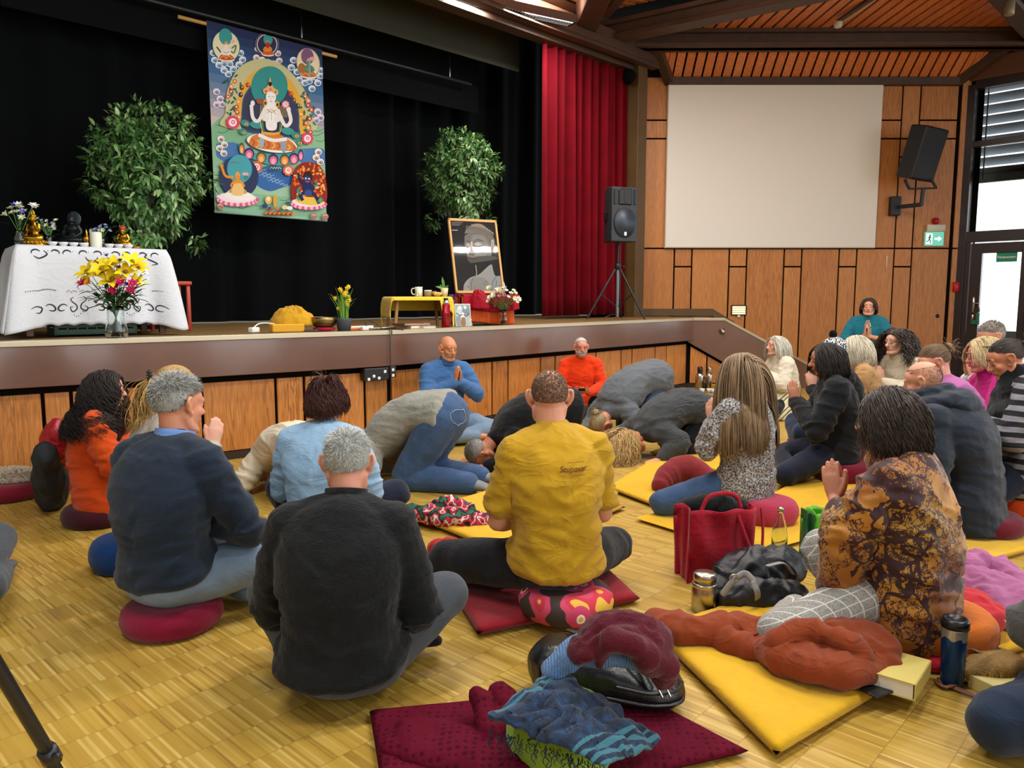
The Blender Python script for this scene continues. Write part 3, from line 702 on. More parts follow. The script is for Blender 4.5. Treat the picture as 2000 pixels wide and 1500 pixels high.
def border(c,pa,pb,name,hexc,lab):
 a,bb=onv(*pa,c),onv(*pb,c);zz=(a[2]+bb[2])/2;L=np.linalg.norm((bb-a)[:2])
 a2,b2=a-E45*3.5,bb+E45*.3
 s=Buf();s.prism([(a2[0],a2[1],zz),(b2[0],b2[1],zz),(b2[0],b2[1],5.74),(a2[0],a2[1],5.74)],N45*0,N45*.01)
 o=obj(name,s,plain(name+'_cloth',hexc,.95,spec=.1),smooth=False);tag(o,lab,'curtain')
border(-11.5,(560,14),(985,128),'stage_border','#3b3a30','grey green cloth border hanging along the top of the stage opening')
border(-12.35,(640,160),(905,212),'stage_rear_border','#0b0d0e','darker cloth border hanging behind the batten pipe')
C_BAN=-12.1
pa,pb=onv(340,22,C_BAN),onv(918,158,C_BAN);pz=(pa[2]+pb[2])/2
bp=thing('batten_pipe','dark batten pipe hanging level over the stage','pipe',(pa+pb)/2);
half=(pb-pa)*np.array([1,1,0])/2;half2=half+E45*0
M_pipe=plain('dark_pipe','#26292b',.4,.4)
b=Buf();b.tube([-half-E45*1.5+N45*.0,half2],[.022,.022],10);obj('pipe',b,M_pipe,bp)
for px_ in(590,878):
 q=onv(px_,100,C_BAN);q[2]=(pa+pb)[2]/2;q=q-(pa+pb)/2
 b=Buf();b.tube([q,q+Z*.8],[.004,.004],6);obj('wire',b,M_pipe,bp)
 b=Buf();b.tube([q+Z*.03,q+Z*.14],[.012,.012],8);obj('turnbuckle',b,metal('steel_grey','#8b9296',.35),bp)
cor=[onv(404,41,C_BAN-.0),onv(629,96,C_BAN),onv(419,415,C_BAN),onv(640.5,429,C_BAN)]
bw=np.dot(cor[1]-cor[0],E45);btop=(cor[0][2]+cor[1][2])/2;bbot=(cor[2][2]+cor[3][2])/2;bh=btop-bbot
BO=np.array([*((cor[0]+cor[2])/2)[:2],bbot])
th=thing('thangka_banner','tall colourful painted banner with a seated white figure hanging over the stage','banner',BO)
b=Buf();b.box(E45*bw/2+Z*bh/2,(bw,.006,bh),np.stack([E45,N45,Z],1),0);
M_bancloth=plain('banner_ground','#9fb9a6',.85,spec=.2)
obj('banner_cloth',b,M_bancloth,th,smooth=False)
b=Buf();b.tube([E45*-.30+Z*(bh-.03)+N45*.025,E45*(bw+.22)+Z*(bh-.03)+N45*.025],[.02,.02],10,round_=False);obj('wooden_rod',b,plain('pine_rod','#d9a55c',.5),th)
b=Buf();b.tube([E45*-.005+Z*.0,E45*(bw+.005)],[.016,.016],10,round_=False);obj('hem_rod',b,plain('hem_mint','#8fb9a0',.8),th)
f=homog([(85,75),(890,270),(140,1410),(930,1460)],[(0,bh),(bw,bh),(0,0),(bw,0)])
P=Paint(f,-N45*.0032,E45,Z,-N45,lim=(bw,bh))
def quad(x0,y0,x1,y1):
 q=[(85,75),(890,270),(930,1460),(140,1410)]
 a0,a1=np.array(q[0]),np.array(q[3]);c0,c1=np.array(q[1]),np.array(q[2])
 return[a0+(a1-a0)*y0,c0+(c1-c0)*y0,c0+(c1-c0)*y1,a0+(a1-a0)*y1]
for k in range(12):
 t_=k/11;c0,c1,c2=np.array([38,48,84]),np.array([62,104,148]),np.array([198,180,178])
 c=c0+(c1-c0)*min(1,t_*2.2)if t_<.45 else c1+(c2-c1)*(t_-.45)/.55
 P.poly(quad(0,k*.045,1,(k+1)*.045+.004),'#%02x%02x%02x'%tuple(int(x)for x in c))
for k in range(4):P.poly(quad(0,.53+k*.118,1,.53+(k+1)*.118),('#a9bfa4','#8fb795','#9cc2a0','#86b596')[k])
for xs_,c in(([(100,830),(200,740),(330,800),(420,900),(130,960)],'#7fb08a'),([(660,900),(800,760),(912,860),(915,1010),(700,980)],'#8ab890')):P.blob(xs_,c)
for x0,y0 in((150,800),(160,850),(820,860),(850,900),(830,830),(300,1380),(420,1360),(600,1320),(700,1330),(170,1130)):P.line([(x0,y0),(x0+40,y0+6),(x0+90,y0-22)],4,'#3d6b55')
P.blob([(150,930),(300,930),(420,1060),(300,1080),(160,1030)],'#4d79ad');P.blob([(730,960),(905,960),(905,1070),(760,1070)],'#4d79ad')
P.blob([(420,1100),(560,1080),(680,1110),(690,1200),(600,1240),(520,1260),(430,1210)],'#3a68a4')
for k in range(16):
 x,y=440+(k*61)%210,1115+(k*37)%120;P.line([(x,y),(x+18,y-9),(x+38,y),(x+60,y-7)],3.2,'#9cc0dd')
def cloudset(pts,c0,c1,c2,r=24):
 for x,y in pts:P.ell(x,y,r*1.05,r*.95,c0)
 for x,y in pts:P.ell(x+2,y+3,r*.72,r*.62,c1);P.ell(x+5,y+5,r*.4,r*.36,c2);P.line([(x-r*.4,y),(x,y-r*.45),(x+r*.4,y+r*.1),(x+r*.05,y+r*.25)],3,c0)
blue=('#e4ecf0','#86a6c6','#2f4f86');pur=('#e8dfe4','#a597b8','#54486e');br=('#efe6de','#b7a093','#5a4638')
cloudset([(130,300),(140,350),(170,385),(205,420),(235,445),(270,410),(310,380),(335,345),(320,300),(245,375),(205,375)],*blue)
cloudset([(690,345),(675,395),(715,425),(730,480),(770,500),(820,540),(860,500),(880,450),(880,415),(800,490),(840,460)],*blue)
cloudset([(440,270),(430,330),(470,345),(510,360),(550,370),(590,350),(580,300)],'#efe4e4','#c7a7b8','#7c5a78',22)
cloudset([(150,570),(175,620),(150,660),(190,655)],*pur);cloudset([(860,700),(880,740),(850,760)],*pur)
cloudset([(180,900),(205,940),(170,965),(200,1000)],*br);cloudset([(865,980),(850,1020),(880,1050)],*br)
def egg(x,y,rx,ry,rot,*cs):
 for k,c in enumerate(cs):P.ell(x,y,rx-6*k,ry-6*k,c,rot)
egg(217,255,98,112,-18,'#2f6f74','#e9dcb8');P.ell(213,190,46,58,'#3d9a98',-10)
egg(790,365,82,104,-12,'#b9a887','#e9d9b4');P.ell(785,320,44,56,'#7d5a80',-8)
egg(503,240,84,84,0,'#6c6a80','#2e2c44','#e0d8d0','#32304c');P.ell(510,205,32,40,'#3d9a98')
def sitter(x,y,s,robe,skin_,robe2,halo=None):
 P.ell(x,y+46*s,62*s,20*s,'#f2eae0',4);P.blob([(x-58*s,y+44*s),(x-34*s,y+14*s),(x,y+6*s),(x+34*s,y+16*s),(x+58*s,y+46*s),(x,y+56*s)],robe)
 for k in(-1,1):P.line([(x+k*46*s,y+42*s),(x+k*20*s,y+26*s),(x-k*6*s,y+44*s)],7*s,robe2)
 P.blob([(x-26*s,y+18*s),(x-28*s,y-24*s),(x,y-34*s),(x+28*s,y-24*s),(x+26*s,y+18*s)],skin_)
 for k in(-1,1):P.line([(x+k*26*s,y-22*s),(x+k*40*s,y+4*s),(x+k*14*s,y+14*s)],11*s,skin_)
 P.ell(x,y-48*s,15*s,19*s,skin_);P.blob([(x-17*s,y-56*s),(x-10*s,y-76*s),(x,y-84*s),(x+10*s,y-76*s),(x+17*s,y-56*s),(x,y-62*s)],'#d8a24c')
 P.line([(x-20*s,y-8*s),(x,y+2*s),(x+20*s,y-8*s)],5*s,'#c9963f')
sitter(217,300,.95,'#c2552c','#ece4da','#e39a4c');P.line([(175,290),(150,260),(180,300)],9,'#4f7b58');P.line([(255,270),(285,250),(272,300),(250,290)],10,'#4f7b58');P.ell(262,222,16,12,'#e8b8bd')
sitter(792,410,.95,'#c8622c','#4d8a74','#e39a4c');P.ell(745,400,26,34,'#a4703c');P.line([(800,350),(800,460)],13,'#7da7a8');P.ell(818,335,20,14,'#e3a8b4')
sitter(507,275,.72,'#d8702a','#e08a3c','#c03a2a');P.ell(507,245,13,22,'#b6302c')
P.blob([(210,720),(225,560),(300,410),(420,345),(540,350),(660,420),(770,560),(815,720),(810,840),(215,820)],'#c3c08e')
P.blob([(290,740),(300,600),(360,480),(470,400),(600,430),(700,530),(755,680),(760,860),(300,800)],'#e0a93e');
P.blob([(322,720),(340,600),(420,500),(530,480),(640,540),(715,660),(730,800),(700,880),(350,840)],'#2f5a84');P.blob([(330,720),(348,605),(425,508),(530,490),(635,548),(706,665),(720,800),(690,872),(356,832)],'#3b3f58')
P.ell(519,530,128,140,'#2e8f8c',8,36);P.ell(516,524,118,130,'#37908e',8,36)
for x,y,c in((368,522,'#b83a2e'),(318,590,'#2c3560'),(670,580,'#b83a2e'),(718,662,'#2c3560'),(325,540,'#5a4424'),(690,625,'#5a4424')):P.ell(x,y,16,18,c);P.ell(x+5,y-3,6,7,'#e0a93e')
rg_=np.random.default_rng(3)
for side,x0,y0,x1,y1 in((0,245,480,290,800),(1,770,580,790,860)):
 for k in range(26):
  t_=k/26;x=x0+(x1-x0)*t_+rg_.normal()*20;y=y0+(y1-y0)*t_+rg_.normal()*8
  P.ell(x,y,17,7,('#2f6b50','#3f7d86','#27564a')[k%3],rg_.uniform(0,180),8)
 for k in range(9):
  t_=(k+.5)/9;x=x0+(x1-x0)*t_+rg_.normal()*20;y=y0+(y1-y0)*t_;c=('#d9602e','#e9a04a','#c8343a')[k%3]
  for q in range(5):P.ell(x+9*math.cos(q*1.257),y+9*math.sin(q*1.257),8,8,c,0,8)
  P.ell(x,y,7,7,'#f2e2c4',0,8)
def peony(x,y,r,c,c2):
 for q in range(9):P.ell(x+r*.72*math.cos(q*.7),y+r*.72*math.sin(q*.7),r*.36,r*.36,c,0,10)
 P.ell(x,y,r*.62,r*.64,'#f6dfe2');P.ell(x+r*.05,y-r*.05,r*.3,r*.3,c2);P.ell(x+r*.05,y-r*.05,r*.16,r*.16,'#f6e6d0')
P.blob([(300,930),(350,985),(560,1000),(740,960),(760,1010),(700,1060),(540,1080),(380,1030),(310,990)],'#4f9a90')
for k,(x,y)in enumerate(((375,1000),(460,1025),(545,1040),(625,1040),(690,1030),(322,965),(738,1005))):
 a=('#243a78','#2f5f52')[k%2];c=('#e06a86','#e8863c')[k%2];w=36 if k<5 else 20
 P.ell(x,y,w,40,a);P.ell(x,y+6,w*.74,31,c);P.ell(x,y+12,w*.42,20,('#f0a8b8','#f4b878')[k%2])
P.ell(535,930,182,66,'#2b4d49',8,40);P.ell(535,926,178,62,'#f0ece4',8,40)
P.blob([(370,930),(395,880),(455,860),(540,850),(620,880),(690,930),(700,975),(560,975),(430,960)],'#d07a3c')
for k in range(9):x=395+36*k;P.line([(x,900+5*k),(x+16,925+4*k),(x-4,955+2*k)],9,('#b24a2a','#e7b45c','#a8532e')[k%3])
P.blob([(450,870),(480,865),(475,950),(445,950)],'#9fb0b8');P.blob([(595,890),(630,900),(630,985),(600,975)],'#8f9fae');P.line([(440,868),(540,905),(640,895)],24,'#ece6de');P.line([(460,850),(530,862),(590,852)],16,'#dcae3e')
for k in(-1,1):P.ell(530+k*110+5,820+k*20,46,26,'#3f9490',10);P.line([(530+k*50,690),(530+k*62,780),(530+k*55,850)],11,'#5c7b4c');P.line([(530+k*58,690),(530+k*75,780),(530+k*62,850)],4,'#e2cf8a')
for k in range(7):P.line([(455+9*k,660),(448+6*k,745)],3,'#b9a45e');P.line([(585+9*k,665),(590+9*k,745)],3,'#b9a45e')
P.blob([(480,660),(500,640),(555,640),(575,665),(570,760),(562,830),(500,830),(488,760)],'#eeeae6')
for pts in([(488,680),(440,770),(400,750),(388,660)],[(572,690),(625,800),(665,770),(650,690)],[(492,690),(478,760),(520,745)],[(568,695),(580,765),(540,750)]):P.line(pts,25,'#e8e2de')
P.ell(398,650,15,20,'#ece6e2');P.ell(650,690,15,20,'#ece6e2');P.blob([(515,700),(530,690),(545,702),(545,770),(515,770)],'#f2eeea');P.line([(530,700),(530,765)],3,'#6f88a0')
P.ell(526,605,36,48,'#efebe7',4);P.ell(487,645,14,22,'#e0a04a');P.ell(572,655,14,22,'#e0a04a');P.ell(487,648,7,11,'#4a2a20');P.ell(572,658,7,11,'#4a2a20')
P.line([(505,600),(514,603),(521,600)],3,'#6d6560');P.line([(534,602),(542,605),(549,603)],3,'#6d6560');P.line([(519,633),(527,637),(535,634)],4,'#b06a62');P.line([(526,606),(524,620),(529,622)],2,'#b0a09a')
P.blob([(478,585),(470,555),(490,540),(505,520),(519,470),(534,520),(552,545),(575,560),(570,592),(525,568)],'#e2b06a');P.ell(520,515,13,16,'#1f2430');P.ell(522,552,11,10,'#d8788a');P.ell(490,565,8,8,'#c2563a');P.ell(558,570,8,8,'#4d8fa0')
P.line([(498,690),(530,712),(562,692)],5,'#c9963f');P.line([(500,720),(530,690),(560,725)],4,'#c9963f');P.ell(450,635,26,20,'#a2503c');peony(628,655,26,'#d88a9a','#c2566a')
peony(258,785,46,'#d8486a','#c9556a');peony(782,890,40,'#d8486a','#c9556a');peony(425,1095,40,'#dd6a3a','#c9556a');peony(648,1115,36,'#dd6a3a','#c9556a')
for x,y,r_ in((345,790,34),(330,850,30),(700,870,34),(722,920,26)):P.ell(x,y,r_,r_*.7,'#3c8a84',20);P.ell(x+8,y+4,13,10,'#e0b04a');P.ell(x+8,y+4,6,6,'#b8402e')
for k in range(9):P.ell(520+9*k,1115-(k%3)*9,8,5,'#2e6b4c',40*k,8);P.ell(523+9*k,1102-(k%2)*8,4,4,'#f0e8c0',0,6)
egg(300,1165,138,150,0,'#27406a','#343a5a');P.ell(305,1110,88,100,'#4aa0a8',0,30)
P.ell(290,1320,150,44,'#f4dfe2',3)
for k in range(19):a=R(10+k*9);P.ell(290-140*math.cos(a),1318+44*math.sin(a),13,15,('#d85a86','#f2b8c8')[k%2],0,8)
P.ell(300,1300,105,36,'#f2ece4',3);sitter(290,1225,1.15,'#d9a24a','#e08f2e','#7f96a8');P.line([(262,1170),(205,1160),(178,1095)],17,'#e08f2e');P.ell(178,1090,13,13,'#e08f2e');P.line([(235,1075),(270,1062),(302,1072)],6,'#6d7a80');P.ell(345,1145,24,12,'#e3a8b4');P.ell(350,1170,14,16,'#3c8a84');P.blob([(262,1215),(320,1215),(330,1290),(250,1290)],'#e8c27a')
P.blob([(675,1330),(665,1230),(690,1120),(735,1065),(800,1055),(860,1075),(905,1150),(915,1330),(800,1370)],'#8a2e1e')
for k in range(120):
 a=rg_.uniform(0,2*PI);q=math.sqrt(rg_.uniform(.12,1));x,y=795+112*q*math.cos(a),1205+140*q*math.sin(a);P.ell(x,y,11,7,('#e0702c','#ee9a48','#d8552a','#f0b060')[k%4],rg_.uniform(0,180),7)
P.ell(790,1345,125,36,'#f2d8dc',3)
for k in range(17):a=R(10+k*10);P.ell(790-120*math.cos(a),1342+38*math.sin(a),12,13,('#d85a86','#f2b8c8')[k%2],0,8)
P.ell(795,1328,100,28,'#e2c04a',4)
dk='#232c58'
for pts,w in(([(770,1260),(730,1290),(748,1325)],24),([(800,1260),(835,1290),(862,1345)],24),([(760,1215),(725,1170),(715,1130)],17),([(800,1215),(825,1235),(808,1262)],16)):P.line(pts,w,dk)
P.ell(782,1235,34,46,dk);P.ell(785,1270,26,22,'#34508c');P.ell(778,1172,28,30,'#2c3a70');P.blob([(748,1165),(756,1128),(785,1118),(812,1140),(812,1180),(780,1150)],'#3a2018');P.ell(768,1170,6,6,'#f0e8e0');P.ell(790,1172,6,6,'#f0e8e0');P.line([(766,1190),(780,1194),(792,1190)],6,'#c9564a')
for pts in([(730,1230),(710,1260),(735,1280)],[(830,1190),(850,1215),(825,1220)],[(700,1300),(725,1325)],[(870,1300),(885,1325),(850,1330)]):P.line(pts,13,'#3f8f86')
for x,y,rx,ry,c in((505,1325,24,30,'#e0b45a'),(505,1318,12,14,'#f0e4d0'),(552,1330,14,44,'#d8a03c'),(480,1370,20,12,'#26447a'),(515,1385,14,12,'#26447a'),(525,1390,12,10,'#c0443a'),(570,1385,14,12,'#d8702e'),(600,1390,16,12,'#2f7a72'),(640,1345,16,9,'#2f5f52'),(620,1375,20,16,'#e2c88a'),(655,1380,22,14,'#dfe8e4')):P.ell(x,y,rx,ry,c)
for k in range(20):P.ell(480+10.5*k,1418+(k%3)*6-4,12,9,('#b8562a','#e0863c','#8a3a22')[k%3],0,7)
for x in(165,825,905):P.ell(x,1375+(x>500)*60,24,24,'#a87464');P.line([(x-15,1370+(x>500)*60),(x,1362+(x>500)*60),(x+15,1372+(x>500)*60)],5,'#e6cfc0')
obj('painting',P.b,P.mats,th,smooth=False,recalc=False)
# altar table with white cloth
TL,TR=np.array([-3.69,5.80,1.0]),np.array([-2.87,6.46,1.0]);TE=nrm(TR-TL);TN=np.array([-TE[1],TE[0],0]);TW=np.linalg.norm(TR-TL);TD=.72;TZ=.68
TMx=np.stack([TE,TN,Z],1)
tb=thing('altar_table','table under the white embroidered cloth on the left of the stage','table',TL)
def tp(u,d,z=TZ):return TE*u+TN*d+Z*z
b=Buf();b.box(tp(TW/2,TD/2,TZ-.02),(TW-.02,TD-.02,.03),TMx,.004);obj('tabletop',b,plain('brown_table_wood','#6b4428',.5),tb,smooth=False)
for u,d in((.05,.05),(TW-.05,.05),(.05,TD-.05),(TW-.05,TD-.05)):
 b=Buf();b.box(tp(u,d,(TZ-.035)/2),(.05,.05,TZ-.035),TMx,.004);obj('leg',b,MATS['brown_table_wood'],tb,smooth=False)
M_white_cloth=cloth('white_linen','#d4d6da',.03,300,.15)
cl=thing('tablecloth','white linen cloth with cutwork scrolls and scalloped hem over the altar table','tablecloth',TL)
b=Buf();per=2*(TW+TD);N_,V_=240,26
def edgept(s):
 s=s%per
 for L_,o,e,nn in((TW,(0,0),TE,-TN),(TD,(TW,0),TN,TE),(TW,(TW,TD),-TE,TN),(TD,(0,TD),-TN,-TE)):
  if s<=L_:return tp(*o,0)+e*s,nn,s,L_
  s-=L_
 return tp(0,0,0),-TN,0,TW
def clothpt(u,v):
 s=u*per;p,nn,q,L_=edgept(s);cd=min(q,L_-q);corner=math.exp(-(cd/.085)**2)
 if cd<.09:
  k=.5*(1-cd/.09);s2=s-.1 if q<L_/2 else s+.1;n2=edgept(s2)[1];nn=nrm(nn*(1-k)+n2*k)
 drop=.61+.055*corner-.016*abs(math.sin(s/.115*PI))*(1 if v>0 else 1)
 fl=(.010+.018*math.sin(s*9+.8)*v+.012*math.sin(s*23+2)*v+.14*corner)*v**.8
 zz=TZ+.006-drop*v+(.004 if v==0 else 0)
 return p+nn*(.012*min(1,v*12)+fl)+Z*zz
solid_from_grid(b,clothpt,N_,V_,.003)
b.grid(lambda u,v:tp(u*TW,v*TD,TZ+.010),6,6)
obj('linen',b,M_white_cloth,cl)
b=Buf()
def face(x,z):
 v=(TZ+.006-z)/.61;return clothpt(min(max(x,0.002),TW-.002)/per,max(0,v))-TN*.004
def scroll(pts,w=.0115):
 q=smoothline(np.c_[np.asarray(pts,float),np.zeros(len(pts))],5)[:,:2];c=np.array([face(*p)for p in q]);t=np.gradient(c,axis=0);k=len(c)
 ww=w*(.25+.75*np.sin(np.linspace(.15,PI-.15,k)));up=np.array([nrm(np.cross(a,TN))for a in t]);A,B_=c+up*ww[:,None]/2,c-up*ww[:,None]/2
 b.add(np.vstack([A,B_]),[(i,i+1,k+i+1,k+i)for i in range(k-1)])
def C(x,z,r,a0,a1,k=8,squash=.8):return[(x+r*(1-.35*i/k)*math.cos(R(a0+(a1-a0)*i/k)),z+squash*r*(1-.35*i/k)*math.sin(R(a0+(a1-a0)*i/k)))for i in range(k+1)]
for x,m in((.12,1),(.24,-1),(.33,1),(.44,1),(.53,-1),(.66,-1),(.75,1),(.86,-1),(.96,1)):
 scroll(C(x,TZ-.045,.034,200 if m>0 else-20,20 if m>0 else 160))
scroll([(.10,TZ-.07),(.14,TZ-.09),(.19,TZ-.06),(.17,TZ-.03)]);scroll([(.90,TZ-.03),(.88,TZ-.06),(.94,TZ-.09),(.97,TZ-.11),(.93,TZ-.12)]);scroll(C(.50,TZ-.07,.05,180,360))
for x,m in((.10,1),(.19,1),(.27,-1),(.53,1),(.61,1),(.89,1),(.97,-1)):scroll(C(x,.205,.038,150 if m>0 else 30,-120 if m>0 else 300))
for x in(.385,.76):
 for m in(-1,1):
  scroll([(x+m*.035,.30),(x+m*.055,.275),(x+m*.02,.235),(x+m*.015,.20),(x+m*.05,.185),(x+m*.06,.215),(x+m*.04,.225)],.009)
  for k in range(7):scroll([(x+m*(.01+.011*k),.33+.006*(k%3)),(x+m*(.014+.011*k),.338+.006*(k%3))],.006)
 for k in range(6):scroll([(x-.04+.016*k,.165-.02*math.sin(k)),(x-.036+.016*k,.155-.02*math.sin(k))],.006)
 for k in range(5):scroll([(x+.006*(-1)**k,.35+.016*k),(x+.002,.358+.016*k)],.007)
for x0,x1 in((.05,.24),(.48,.54),(.92,1.0)):
 for k in range(int((x1-x0)/.009)):scroll([(x0+k*.009,.345),(x0+k*.009+.001,.355)],.006)
for k in range(14):scroll([(.14+.055*k,TZ-.03),(.145+.055*k,TZ-.036)],.005)
obj('cutwork',b,plain('openwork_shadow_grey','#2c2d33',.9),cl,recalc=False)
def crate(name,lab,c,size,M,mm,cat='crate',**k):
 t=thing(name,lab,cat,c);sx,sy,sz=size
 b=Buf()
 for k_ in range(3):
  for sg_ in(-1,1):
   b.box((M@np.array([0,sg_*(sy/2-.008),sz*(.18+.31*k_)])),(sx,.014,sz*.2),M,.002);b.box((M@np.array([sg_*(sx/2-.008),0,sz*(.18+.31*k_)])),(.014,sy,sz*.2),M,.002)
 for a in(-1,1):
  for e in(-1,1):b.box(M@np.array([a*(sx/2-.012),e*(sy/2-.012),sz/2]),(.024,.024,sz),M,.002)
 b.box(M@np.array([0,0,.008]),(sx,sy,.012),M,.002)
 for k_ in range(9):b.box(M@np.array([(k_/8-.5)*(sx-.05),-(sy/2-.008),sz/2]),(.012,.016,sz),M,.001)
 obj('crate_body',b,mm,t,smooth=False);return t
crate('plastic_crate','dark green plastic crate under the altar table',TL+TE*.52+TN*.28,(.6,.36,.16),TMx,plain('crate_green','#16422a',.45))
ch=thing('chair','red chair half hidden behind the right end of the altar table','chair',TL+TE*1.18+TN*.45)
M_chr=plain('chair_red','#a83a22',.5)
b=Buf();b.box((0,0,.42),(.3,.34,.035),TMx,.008);obj('seat',b,M_chr,ch)
for a in(-1,1):
 for e in(-1,1):b=Buf();b.box(TMx@np.array([a*.12,e*.14,.2]),(.03,.03,.4),TMx,.004);obj('leg',b,M_chr,ch)
def onaltar(px,d,z=TZ+.012):
 r=ray(px,478);k=r[0]/r[1];o=TL+TN*d;s=(k*o[1]-o[0])/(TE[0]-k*TE[1]);return o+TE*s+Z*z
M_gold=metal('gilt_bronze','#c4942c',.28);M_goldred=plain('red_lacquer_hat','#b3401f',.4);M_dark=plain('dark_bronze_statue','#22262a',.3,.6);M_hi=plain('worn_gold_highlights','#8d7a42',.4,.7)
def petals(bf,r,z,n,h,M,mat=0):
 for k in range(n):
  a=2*PI*k/n;bf.ell(M@np.array([r*math.cos(a),r*math.sin(a)*.75,z]),(h*.55,h*.55,h),M@rotz(a)@roty(.35),8,5,mat)
def statue(name,lab,p,s,ang,m_main,m_hat=None,hat='crown',halo=False,arm_up=False):
 t=thing(name,lab,'statue',p);M=rotz(ang);q=lambda*v:M@(np.array(v,float)*s);b=Buf()
 b.lathe([(0,0),(.42,0),(.44,.03),(.38,.05),(.36,.1),(.4,.13),(.39,.16),(0,.17)],(0,0,0),24,0,M@np.diag([s,s*.75,s]));petals(b,.37*s,.09*s,18,.06*s,M)
 obj('lotus_base',b,m_main,t);b=Buf()
 b.tube([q(-.05,.0,.24),q(-.28,-.06,.24),q(-.34,-.12,.22),q(-.1,-.24,.21),q(.1,-.24,.22)],np.array([.12,.12,.1,.075,.05])*s,12,smooth=4)
 b.tube([q(.05,.0,.24),q(.28,-.06,.24),q(.34,-.12,.22),q(.1,-.28,.23),q(-.1,-.26,.25)],np.array([.12,.12,.1,.075,.05])*s,12,smooth=4)
 b.tube([q(0,.02,.2),q(0,.02,.42),q(0,.0,.58),q(0,0,.68),q(0,-.01,.74)],np.array([[.2,.14],[.14,.1],[.2,.12],[.15,.09],[.06,.06]])*s,16,side=M@np.array([1.,0,0]),smooth=4)
 for sg_ in(-1,1):
  if arm_up and sg_>0:b.tube([q(.19,0,.66),q(.27,-.05,.48),q(.32,-.2,.58),q(.33,-.22,.68)],np.array([.065,.06,.045,.035])*s,10,smooth=4)
  else:b.tube([q(sg_*.19,0,.66),q(sg_*.28,-.02,.46),q(sg_*.2,-.18,.33),q(sg_*.03,-.24,.32)],np.array([.065,.06,.045,.04])*s,10,smooth=4)
 b.ell(q(0,-.02,.84),np.array([.085,.095,.115])*s,M)
 for sg_ in(-1,1):b.ell(q(sg_*.09,-.01,.82),np.array([.018,.025,.06])*s,M,8,6)
 b.ell(q(0,-.12,.83),np.array([.016,.02,.03])*s,M,8,6);b.tube([q(-.035,-.105,.79),q(.035,-.105,.79)],[.008*s]*2,6)
 obj('figure',b,m_main,t);b=Buf()
 if hat=='crown':
  b.lathe([(.095,.88),(.105,.91),(.1,.95),(.06,.98),(.05,1.06),(.03,1.1),(0,1.16)],(0,0,0),16,0,M@np.diag([s,s,s]))
  for k in range(5):a=R(-90+38*(k-2));b.ell(q(.1*math.cos(a),.1*math.sin(a)-.01,.99),np.array([.03,.02,.07])*s,M@rotz(a+PI/2),8,6)
 elif hat=='hat':
  b.lathe([(.10,.86),(.12,.92),(.125,1.0),(.1,1.05),(0,1.06)],(0,0,0),18,0,M@np.diag([s,s,s]))
  for k in range(3):b.ell(q(.09*(k-1),-.08,1.04),np.array([.035,.03,.05])*s,M,8,6)
 else:
  b.ell(q(0,.0,.9),np.array([.098,.105,.085])*s,M);b.ell(q(0,.01,1.0),np.array([.05,.05,.05])*s,M,12,8);b.ell(q(0,.01,1.06),np.array([.015,.015,.025])*s,M,8,6)
  r_=np.random.default_rng(2)
  for k in range(90):
   a,e=r_.uniform(0,2*PI),r_.uniform(.0,1.3);v=np.array([math.cos(a)*math.cos(e),math.sin(a)*math.cos(e),math.sin(e)]);
   if v[1]>-.6 or e>.3:b.ell(q(0,0,.9)+M@(v*np.array([.098,.105,.085])*s),.012*s,None,6,4)
 obj('hat' if hat=='hat' else 'crown' if hat=='crown' else 'curls',b,m_hat or m_main,t)
 if halo:
  b=Buf();b.lathe([(0,-.012),(.22,-.012),(.235,0),(.22,.012),(0,.012)],q(0,.11,.88),28,0,M@rotx(PI/2)@np.diag([s,s,s]));obj('halo',b,plain('dark_halo','#3b474a',.35,.5),t)
 return t
statue('gilt_statue','gilt crowned statue with raised hand beside the left vase',onaltar(68,.16),.245,R(-20),M_gold,arm_up=True)
statue('dark_statue','dark bronze seated statue with round halo on the altar',onaltar(143,.26),.262,R(-6),M_dark,M_dark,'curls',True)
statue('red_hat_statue','gilt seated statue with red hat on the right of the altar',onaltar(241,.2),.178,R(-4),M_gold,M_goldred,'hat')
p=onaltar(170,.14);b=Buf();b.lathe([(0,0),(.028,0),(.03,.012),(.018,.03),(.022,.05),(.03,.06),(.026,.085),(.01,.1),(.008,.125),(.003,.14),(0,.15)],p,16);o=obj('reliquary',b,M_gold);tag(o,'slender golden reliquary beside the candle','ornament')
p=onaltar(188,.1);cd=thing('candle','thick ivory pillar candle on the altar','candle',p);b=Buf();b.lathe([(0,0),(.042,0),(.043,.004),(.043,.118),(.038,.122),(.03,.118),(0,.116)],(0,0,0),24);obj('wax',b,plain('ivory_wax','#d9d8c4',.5),cd);b=Buf();b.tube([(0,0,.116),(.001,0,.13)],[.0015,.001],6);obj('wick',b,M_black,cd)
M_bowl=plain('white_porcelain','#d5d7d6',.25)
first=None
for k,px in enumerate((103,124,144,164,214,232,251)):
 p=onaltar(px,.055)
 if first is None:
  b=Buf();b.lathe([(0,0),(.02,0),(.022,.006),(.03,.014),(.036,.03),(.033,.03),(.027,.016),(0,.012)],(0,0,0),20);first=obj('offering_bowl',b,M_bowl);o=first
 else:o=first.copy();COL.objects.link(o)
 o.location=tuple(p);tag(o,('first','second','third','fourth','fifth','sixth','seventh')[k]+' small white offering bowl from the left along the altar edge','bowl','white offering bowls along the altar edge')
p=onaltar(267,.06);b=Buf()
for k in range(5):b.ell(p+np.array([.012*math.cos(k*1.3),.01*math.sin(k*1.3),.01]),(.012,.012,.01),None,10,6)
o=obj('sweets',b,plain('orange_sweets','#c8702a',.5));tag(o,'little heap of orange sweets at the right end of the altar','sweets',kind='stuff')
